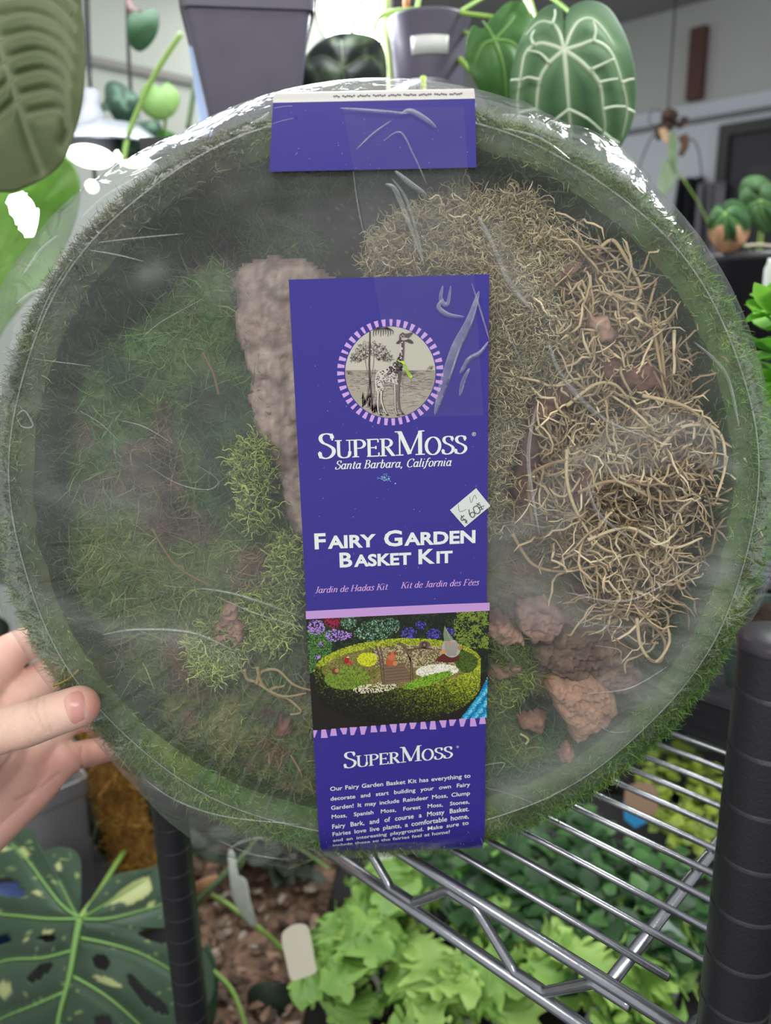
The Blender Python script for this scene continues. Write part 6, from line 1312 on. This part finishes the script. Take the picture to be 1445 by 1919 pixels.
# bark-chip bed
def unpx(x, y, z): p = PZ(x, y, z); return p@UD, p@ND
bed = thing('bark_chip_bed', 'bed of brown bark chips left of the frilly green plants', 'mulch', PZ(450, 1760, ZB))
cpoly = np.array([unpx(330, 1590, ZB)+(), unpx(640, 1590, ZB), unpx(600, 1760, ZB), unpx(560, 1960, ZB), unpx(340, 1960, ZB)])
cc_ = cpoly.mean(0); b = B(); top = [UN(u, n, ZB+.004) for u, n in cpoly]; bot = [UN(u, n, ZB+.0002) for u, n in cpoly]; m5 = len(top)
b.add(np.array(top+bot), [tuple(range(m5))]+[(i, (i+1) % m5, m5+(i+1) % m5, m5+i) for i in range(m5)]); b.build('substrate', mat('chip_litter', (104, 80, 64), .95, bump=1, bscale=180, var=.6, vscale=110), bed, smooth=False)
CH = []
for k in range(6):
    bm = bmesh.new(); bmesh.ops.create_icosphere(bm, subdivisions=1, radius=.008)
    for v in bm.verts: v.co = Vector((v.co.x*rs.uniform(.8, 1.5), v.co.y*rs.uniform(.5, 1.0), v.co.z*rs.uniform(.25, .6)))
    me = bpy.data.meshes.new('wood_chip'); bm.to_mesh(me); bm.free(); me.materials.append(mat('wood_chip', [(116, 88, 70), (88, 66, 52), (140, 112, 92), (104, 84, 72), (70, 54, 46), (150, 134, 120)][k], .9, bump=.6, bscale=300, var=.25, vscale=90)); CH.append(me)
lo, hi = cpoly.min(0), cpoly.max(0); k = 0
while k < 290:
    q = rs.uniform(lo, hi)
    if not inpoly(q[None], cpoly)[0]: continue
    p = UN(q[0], q[1], ZB+.008+rs.uniform(0, .008)); inst('wood_chip', CH[k % 6], bed, Matrix.Translation(Vector(p)) @ Matrix.Rotation(rs.uniform(0, 6.28), 4, 'Z') @ Matrix.Rotation(rs.uniform(-.5, .5), 4, 'X') @ Matrix.Scale(rs.uniform(.45, 1.2), 4)); k += 1

# frilly fern-like plants: each frond its own part
def frond_mesh(L, w, seed, col, droop=.6):
    r = np.random.default_rng(seed); n1, n2 = 52, 15; V = []; C = []
    for i in range(n1):
        t = i/(n1-1); wid = w*(.22+.78*math.sin(min(1, t*1.15)*PI*.72)**1.1)*(1-.25*t**6); y = L*(t-.18*droop*t*t*t); z = L*droop*(.55*math.sin(t*PI*.8)-.35*t*t)
        for j in range(n2):
            s = -1+2*j/(n2-1); e = abs(s); fr = math.sin(t*62+seed+s*3)*.22*w*e**2+math.sin(t*27+s*2+seed*2)*.16*w*e**2
            lob = 1+.30*math.sin(t*52+seed*3+s)*e**3; V.append((s*wid*lob, y+.10*w*e*math.sin(t*33+seed), z+fr+.22*w*e*e))
            k = e*.75+.25*t; C.append((lin(col[0])*(1-k)+lin(col[1])*k)*(1.1 if e < .1 else 1))
    Fs = [(i*n2+j, i*n2+j+1, (i+1)*n2+j+1, (i+1)*n2+j) for i in range(n1-1) for j in range(n2-1)]
    me = bpy.data.meshes.new('frond'); me.from_pydata(V, [], Fs); me.update(); me.polygons.foreach_set('use_smooth', np.ones(len(me.polygons), bool))
    a = me.color_attributes.new('Col', 'FLOAT_COLOR', 'POINT'); c4 = np.ones((len(V), 4), np.float32); c4[:, :3] = np.array(C); a.data.foreach_set('color', c4.ravel()); me.materials.append(M_leaf); return me
LIME = ((122, 162, 72), (178, 208, 116)); LIME2 = ((104, 148, 66), (154, 192, 100))
FR = [frond_mesh(.085, .024, k+1, LIME if k % 2 else LIME2, .5+.12*k) for k in range(5)]
def rosette(label, px_, z, nf, s, seed, potr=.030, group='frilly green plants', potc=None):
    c = PZ(*px_, z); r = np.random.default_rng(seed); t = thing('frilly_plant', label, 'plant', np.array([c[0], c[1], ZB+.0002]), group)
    h = z-ZB; V, Fs = lathe_vf([(.001, -h+.0005), (potr*.72, -h+.0005), (potr*.97, -.002), (potr*1.03, 0), (potr*1.0, .001), (potr*.94, -.001), (potr*.90, -.008), (.001, -.009)], c, 40); mesh('pot', V, Fs, potc or M_white, t)
    V, Fs = lathe_vf([(potr*.93, -.0075), (potr*.4, -.005), (.001, -.0045)], c, 32); mesh('soil', V, Fs, M_soil, t)
    for k in range(nf):
        az = k*2.399+r.uniform(-.2, .2); el = r.uniform(.25, 1.15) if k > nf*.4 else r.uniform(.0, .6)
        inst('frond', FR[int(r.integers(5))], t, Matrix.Translation(Vector(c+np.array([0, 0, -.004]))) @ Matrix.Rotation(az, 4, 'Z') @ Matrix.Rotation(el, 4, 'X') @ Matrix.Rotation(r.uniform(-.4, .4), 4, 'Y') @ Matrix.Scale(s*r.uniform(.75, 1.15), 4))
    return t
rosette('frilly lime plant in a white pot, right beside the rounded white plant tag', (655, 1850), .845, 11, 1.0, 1)
rosette('frilly lime plant behind, under the lower edge of the purple sleeve', (745, 1740), .845, 10, .95, 2)
rosette('frilly lime plant at the bottom edge below the brown plant tag', (830, 1940), .845, 12, 1.0, 3)
rosette('frilly green plant under the near rails of the wire shelf', (960, 1850), .845, 13, 1.05, 4)
rosette('frilly green plant at the bottom under the shelf corner by the big post', (1160, 1930), .845, 12, 1.0, 5)
rosette('small frilly green plant below the support rod near the big post', (1230, 1800), .845, 10, .8, 6)
# plant tags
def tagp(label, P, d, m, tilt=0, nm='plant_tag'):
    Q = smooth_poly(P, True, 4) if len(P) > 5 else np.array(P, float); n = len(Q)
    V = np.vstack([EYE+rays(Q)*d, EYE+rays(Q)*(d+.0012)]); Fs = [tuple(range(n))[::-1], tuple(range(n, 2*n))]+[(i, (i+1) % n, n+(i+1) % n, n+i) for i in range(n)]
    return tag(mesh(nm, V, Fs, m, smooth=False, loc=V[V[:, 2].argmin()]), label, 'plant tag')
tagp('rounded white plant tag standing by the left frilly plant', [(528, 1762), (532, 1745), (550, 1733), (570, 1732), (580, 1745), (590, 1800), (592, 1822), (560, 1835), (545, 1835), (536, 1800)], .70, M_cream)
tagp('brown and cream plant tag between the frilly plants', [(782, 1780), (802, 1771), (818, 1776), (840, 1840), (775, 1850)], .79, mat('brown_tag', (150, 124, 92), .6))
tagp('narrow pointed pale plant tag at the bottom edge', [(662, 1856), (668, 1870), (678, 1925), (662, 1925)], .74, M_cream)
tagp('pale cream label low at the left frilly pot', [(548, 1830), (570, 1832), (575, 1870), (555, 1880), (545, 1850)], .78, M_cream)
tagp('blue-edged brown plant tag seen through the far shelf wires', [(1170, 1500), (1175, 1475), (1200, 1467), (1225, 1470), (1235, 1500), (1225, 1530), (1190, 1545), (1172, 1530)], .92, mat('tag_tan', (132, 104, 84), .6))
tagp('bright blue scrap under the brown tag between the shelf wires', [(1168, 1500), (1180, 1520), (1215, 1540), (1190, 1552), (1170, 1535)], .915, mat('blue_plastic', (40, 120, 170), .4))
tagp('pale blue-green translucent tag under the support rod', [(1240, 1720), (1262, 1735), (1285, 1760), (1285, 1800), (1262, 1830), (1245, 1790)], .74, mat('pale_tag', (170, 186, 178), .4))
tagp('white plastic tag edge below the purple sleeve behind the truss', [(690, 1590), (740, 1600), (740, 1640), (700, 1625)], .86, M_white)

# leafy dark plants under the shelf: each leaf its own part
L_dark = [small_leaf('green_leaf', .011, .010, ((44, 80, 42), (62, 100, 54)), .1), small_leaf('green_leaf', .009, .008, ((62, 100, 52), (84, 124, 68)), .1), small_leaf('green_leaf', .013, .010, ((34, 62, 36), (48, 80, 46)), .3)]
def leafy(label, area, zr, n, seed, meshes, s=(.8, 1.3), cat='plant', nm='leafy_plant', group='leafy plants under the shelf'):
    r = np.random.default_rng(seed); a = np.array(area, float); lo, hi = a.min(0), a.max(0); c = PZ(*a.mean(0), ZB+.0002); t = thing(nm, label, cat, c, group)
    V, Fs = lathe_vf([(.001, 0), (.032, 0), (.040, .03), (.042, .03), (.038, .026), (.001, .024)], c, 32); mesh('pot', V, Fs, M_blackplastic, t)
    for k in range(6):
        q = r.uniform(lo, hi); e = PZ(*q, r.uniform(*zr)); base = c+np.array([r.uniform(-.02, .02), r.uniform(-.02, .02), .0245]); tube('stem', smooth_poly([base, (base+e)/2+np.array([0, 0, .015]), e], False, 4), .0012, M_stem, t, 5)
    k = 0
    while k < n:
        q = r.uniform(lo, hi)
        if not inpoly(q[None], a)[0]: continue
        place_leaf(meshes[k % len(meshes)], t, PZ(*q, r.uniform(*zr)), r.uniform(0, 6.28), r.uniform(-.2, .7), r.uniform(*s), r.uniform(-.4, .4)); k += 1
    return t
leafy('dense dark green leafy plant just behind the front rail of the wire shelf', [(790, 1600), (930, 1590), (1010, 1640), (1020, 1760), (940, 1760), (830, 1700)], (.85, .92), 170, 11, L_dark)
leafy('dense dark green leafy plant under the middle wires of the shelf', [(930, 1570), (1080, 1500), (1160, 1560), (1150, 1700), (1030, 1720), (960, 1660)], (.85, .92), 190, 12, L_dark)
leafy('dense mid-green leafy plant under the wires near the big black post', [(1110, 1600), (1240, 1580), (1340, 1640), (1330, 1800), (1220, 1820), (1110, 1740)], (.85, .92), 210, 13, L_dark)
leafy('leafy green plant under the shelf right behind the support rod', [(1010, 1700), (1120, 1720), (1180, 1820), (1100, 1880), (1010, 1820)], (.84, .90), 130, 14, L_dark)
L_yel = [small_leaf('yellow_green_leaf', .0055, .0045, ((120, 138, 44), (160, 172, 70)), .1), small_leaf('yellow_green_leaf', .005, .004, ((96, 120, 40), (132, 150, 60)), .1)]
leafy('yellow-green fine-leaved plant under the far end of the wire shelf', [(1190, 1400), (1290, 1400), (1370, 1450), (1360, 1600), (1260, 1600), (1200, 1480)], (.86, .90), 280, 15, L_yel, (.9, 1.8), group=None)
leafy('bright green low leaves behind the purple sleeve foot', [(770, 1640), (900, 1600), (1000, 1580), (980, 1640), (860, 1690), (790, 1690)], (.84, .88), 45, 16, L_bright, (.7, 1.2), group=None)

# monstera leaf lower left
mo = thing('monstera', 'large split monstera leaf speckled with cream, in the lower left corner', 'plant', PD(60, 2050, .70))
J = (150, 1722)
MO = [(150, 1712), (152, 1670), (150, 1610), (130, 1590), (105, 1588), (75, 1595), (65, 1575), (60, 1555), (20, 1560), (-60, 1600), (-160, 1640), (-200, 1740), (-210, 1880), (-150, 2000), (-40, 2080), (60, 2110), (150, 2080), (260, 2040), (300, 1990), (345, 1940), (350, 1900), (395, 1880), (400, 1820), (372, 1770), (330, 1752), (300, 1745), (262, 1738), (320, 1736), (330, 1700), (345, 1650), (330, 1600), (298, 1622), (250, 1632), (215, 1640), (190, 1665), (168, 1695)]
MV = [[J, (142, 1760), (130, 1830), (112, 1900), (95, 1990), (60, 2090)], [J, (110, 1690), (50, 1610), (20, 1580)], [J, (90, 1722), (30, 1716), (-60, 1710), (-150, 1720)], [(140, 1780), (80, 1795), (10, 1800), (-80, 1830)], [(118, 1860), (60, 1885), (0, 1910), (-80, 1960)], [J, (180, 1705), (220, 1680), (270, 1650)], [J, (200, 1722), (260, 1708), (320, 1690)], [(152, 1758), (210, 1770), (270, 1790), (340, 1830)], [(138, 1830), (190, 1860), (240, 1900), (300, 1960)], [(112, 1920), (160, 1960), (200, 2010)], [J, (135, 1700), (110, 1650)]]
CRM = [[(192, 1700), (225, 1670), (250, 1652), (275, 1643), (284, 1655), (280, 1675), (255, 1690), (240, 1697), (225, 1690)], [(172, 1828), (195, 1830), (215, 1838), (232, 1850), (210, 1848), (190, 1843)], [(-2, 1845), (10, 1840), (22, 1850), (18, 1865), (0, 1870)], [(35, 1590), (48, 1588), (54, 1602), (45, 1608)], [(104, 1620), (114, 1615), (114, 1632), (106, 1630)], [(78, 1745), (98, 1742), (94, 1752), (80, 1752)], [(40, 1758), (52, 1756), (50, 1764), (42, 1764)], [(0, 1585), (14, 1590), (8, 1596)], [(60, 1668), (78, 1672), (72, 1680)], [(275, 1695), (290, 1690), (285, 1702)]]
def mons(Q, dd):
    n = fbm(Q, .012, 3, 5)[:, None]; c = (lin((56, 80, 56))*(1-n)+lin((80, 102, 82))*n)
    dv = np.full(len(Q), 1e9)
    for v in MV: dv = np.minimum(dv, segdist(Q, smooth_poly(v, False, 3), False))
    w = np.exp(-(dv/4)**2)[:, None]; c = c*(1-w*.5)+lin((110, 150, 84))*w*.5
    sp1 = fbm(Q*np.array([1, 1.6]), .09, 2, 31); k = (sp1 > .80)[:, None]; c = np.where(k, lin((150, 168, 108)), c)
    for P in CRM: c = np.where(inpoly(Q, smooth_poly(P, True, 3))[:, None], lin((196, 202, 140)), c)
    return c
leaf_px('leaf', MO, J, .70, M_leaf, mo, mons, (0, -.00025), .02, 70, 7, .004, veins=MV, vein_w=[14, 5, 5, 5, 5, 4, 5, 5, 5, 4, 4], vein_c=M_veing, label='big dark green split leaf with cream flecks',
        holes=[[(0, 1645), (25, 1650), (45, 1670), (42, 1682), (20, 1680), (-10, 1672), (-20, 1655)], [(48, 1832), (70, 1810), (92, 1804), (98, 1812), (80, 1830), (60, 1840), (50, 1838)], [(68, 1757), (95, 1750), (106, 1756), (98, 1764), (78, 1764)], [(172, 1800), (182, 1788), (198, 1792), (206, 1805), (200, 1818), (184, 1816)], [(238, 1828), (250, 1828), (270, 1850), (295, 1870), (318, 1895), (310, 1902), (285, 1892), (262, 1872), (245, 1850)], [(258, 1748), (280, 1742), (310, 1746), (325, 1762), (300, 1768), (275, 1760)], [(0, 1755), (12, 1752), (18, 1762), (10, 1772), (-8, 1770)], [(175, 1912), (190, 1902), (205, 1910), (215, 1925), (200, 1930), (180, 1930)]])
px_tube('petiole', [(150, 1722, .700), (165, 1700, .712), (180, 1680, .74), (230, 1600, .86), (250, 1580, .95)], 7, M_stem, mo, r1=4)
# blue pot far left, seen through the leaf
bp3 = thing('blue_pot', 'blue pot showing through a hole of the speckled leaf at the left edge', 'pot', PZ(5, 1765, ZB)); V, Fs = lathe_vf([(.001, .001), (.03, .001), (.036, .055), (.038, .055), (.034, .05), (.001, .05)], PZ(5, 1775, ZB), 32); mesh('pot_wall', V, Fs, mat('blue_glaze', (70, 96, 160), .35), bp3)
# moss pole with dark leaves
mp_ = thing('moss_pole', 'shaggy golden brown moss pole leaning behind the hand', 'plant pole', PD(330, 1800, .90))
q = [PD(190, 1350, .86), PD(215, 1480, .88), PD(250, 1600, .90), PD(300, 1760, .93)]
q = smooth_poly(q, False, 8); V, Fs = tube_vf(q, .021, 24); mesh('core', V, Fs, mat('coir', (120, 84, 36), .95, bump=1, bscale=120, var=.35, vscale=60), mp_)
N_ = 5200; t_ = rng.uniform(0, len(q)-1.01, N_); i_ = t_.astype(int); ax_ = q[i_]+(q[i_+1]-q[i_])*(t_-i_)[:, None]; rd_ = rng.normal(0, 1, (N_, 3)); td = q[i_+1]-q[i_]; td /= np.linalg.norm(td, axis=1, keepdims=True); rd_ -= td*(rd_*td).sum(1)[:, None]; rd_ /= np.linalg.norm(rd_, axis=1, keepdims=True)
fibres('coir_fibres', ax_+rd_*.020, rd_*.6+rng.normal(0, .7, (N_, 3)), rng.uniform(.005, .012, N_), rng.uniform(.0004, .0009, N_), M_moss, mp_, pal(ax_+rd_*.02, [(150, 108, 44), (110, 76, 34), (184, 142, 66), (130, 92, 40)], 60, 2)*rng.uniform(.6, 1.3, (N_, 1)), 3, .5)
dkp = thing('dark_leaf_plant', 'dark leaves in shade between the hand and the moss pole', 'plant', PD(150, 1700, .98))
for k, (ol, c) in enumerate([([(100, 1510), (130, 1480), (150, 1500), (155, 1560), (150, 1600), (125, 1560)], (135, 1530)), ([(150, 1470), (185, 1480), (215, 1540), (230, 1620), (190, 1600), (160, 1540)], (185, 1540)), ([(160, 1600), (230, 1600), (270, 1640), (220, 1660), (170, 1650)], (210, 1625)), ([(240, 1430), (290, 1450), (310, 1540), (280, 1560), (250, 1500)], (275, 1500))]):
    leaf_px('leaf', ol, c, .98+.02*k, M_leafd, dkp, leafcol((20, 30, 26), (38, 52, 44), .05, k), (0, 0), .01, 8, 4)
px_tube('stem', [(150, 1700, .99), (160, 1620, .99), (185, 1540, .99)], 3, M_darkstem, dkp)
gb = thing('grey_bin', 'plain grey bin wall visible between the hand and the speckled leaf', 'bin', PD(75, 1600, .90)); c = PD(75, 1500, .95); taper_box('bin_wall', (72, 1455), .90, .040, .034, PD(72, 1455, .90)[2]-ZB-.0003, mat('grey_bin', (138, 138, 142), .6), gb, .75)
# pale dried ribbon leaf and stem at the chip bed
pr3 = thing('trailing_stem_plant', 'green stem with a withered pale hanging leaf over the bark chips', 'plant', PD(400, 1800, .84))
px_tube('stem', [(600, 1850, .80), (520, 1770, .79), (480, 1735, .78), (420, 1690, .79), (380, 1670, .80), (340, 1640, .82)], 4.5, M_stem, pr3)
px_tube('stem', [(360, 1700, .79), (400, 1660, .79), (440, 1620, .80), (470, 1590, .82)], 6, M_darkstem, pr3)
px_tube('stem', [(400, 1820, .76), (430, 1850, .75), (450, 1890, .74), (470, 1960, .73)], 5, M_stem, pr3)
leaf_px('leaf', [(428, 1595), (440, 1600), (442, 1635), (462, 1650), (470, 1690), (483, 1735), (470, 1735), (450, 1710), (436, 1680), (430, 1640)], (452, 1670), .77, M_leafd, pr3, leafcol((176, 180, 172), (206, 208, 200), .05), (0, 0), .004, 10, 4, label='withered pale leaf')
leaf_px('leaf', [(385, 1770), (400, 1790), (410, 1830), (405, 1900), (392, 1925), (380, 1880)], (395, 1840), .76, M_leafd, pr3, leafcol((60, 84, 62), (84, 108, 84), .05), (0, 0), .004, 10, 4)
leaf_px('leaf', [(470, 1850), (520, 1840), (548, 1860), (545, 1925), (500, 1940), (470, 1900)], (508, 1890), .78, M_leafd, pr3, leafcol((30, 42, 32), (48, 60, 46), .05), (0, 0), .01, 10, 4)
leaf_px('leaf', [(362, 1660), (400, 1640), (412, 1648), (392, 1680), (372, 1695)], (385, 1668), .79, M_leafd, pr3, leafcol((150, 110, 78), (170, 128, 92), .05), (0, 0), .004, 6, 4, label='dry tan leaf')
# dark foliage filling the shaded back of the bench
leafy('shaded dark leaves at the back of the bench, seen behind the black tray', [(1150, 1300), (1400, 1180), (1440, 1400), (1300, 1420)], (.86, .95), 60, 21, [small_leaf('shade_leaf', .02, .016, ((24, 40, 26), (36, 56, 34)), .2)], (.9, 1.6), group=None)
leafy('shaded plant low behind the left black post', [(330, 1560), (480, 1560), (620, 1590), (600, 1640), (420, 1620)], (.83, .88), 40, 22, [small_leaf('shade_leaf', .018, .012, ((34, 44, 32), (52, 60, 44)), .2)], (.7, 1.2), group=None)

# near-black foliage added to darken the gap left of and behind the basket
df_ = thing('dark_foliage_plant', 'nearly black foliage added to darken the gap behind the basket and the hand', 'plant', PD(0, 1900, 1.15))
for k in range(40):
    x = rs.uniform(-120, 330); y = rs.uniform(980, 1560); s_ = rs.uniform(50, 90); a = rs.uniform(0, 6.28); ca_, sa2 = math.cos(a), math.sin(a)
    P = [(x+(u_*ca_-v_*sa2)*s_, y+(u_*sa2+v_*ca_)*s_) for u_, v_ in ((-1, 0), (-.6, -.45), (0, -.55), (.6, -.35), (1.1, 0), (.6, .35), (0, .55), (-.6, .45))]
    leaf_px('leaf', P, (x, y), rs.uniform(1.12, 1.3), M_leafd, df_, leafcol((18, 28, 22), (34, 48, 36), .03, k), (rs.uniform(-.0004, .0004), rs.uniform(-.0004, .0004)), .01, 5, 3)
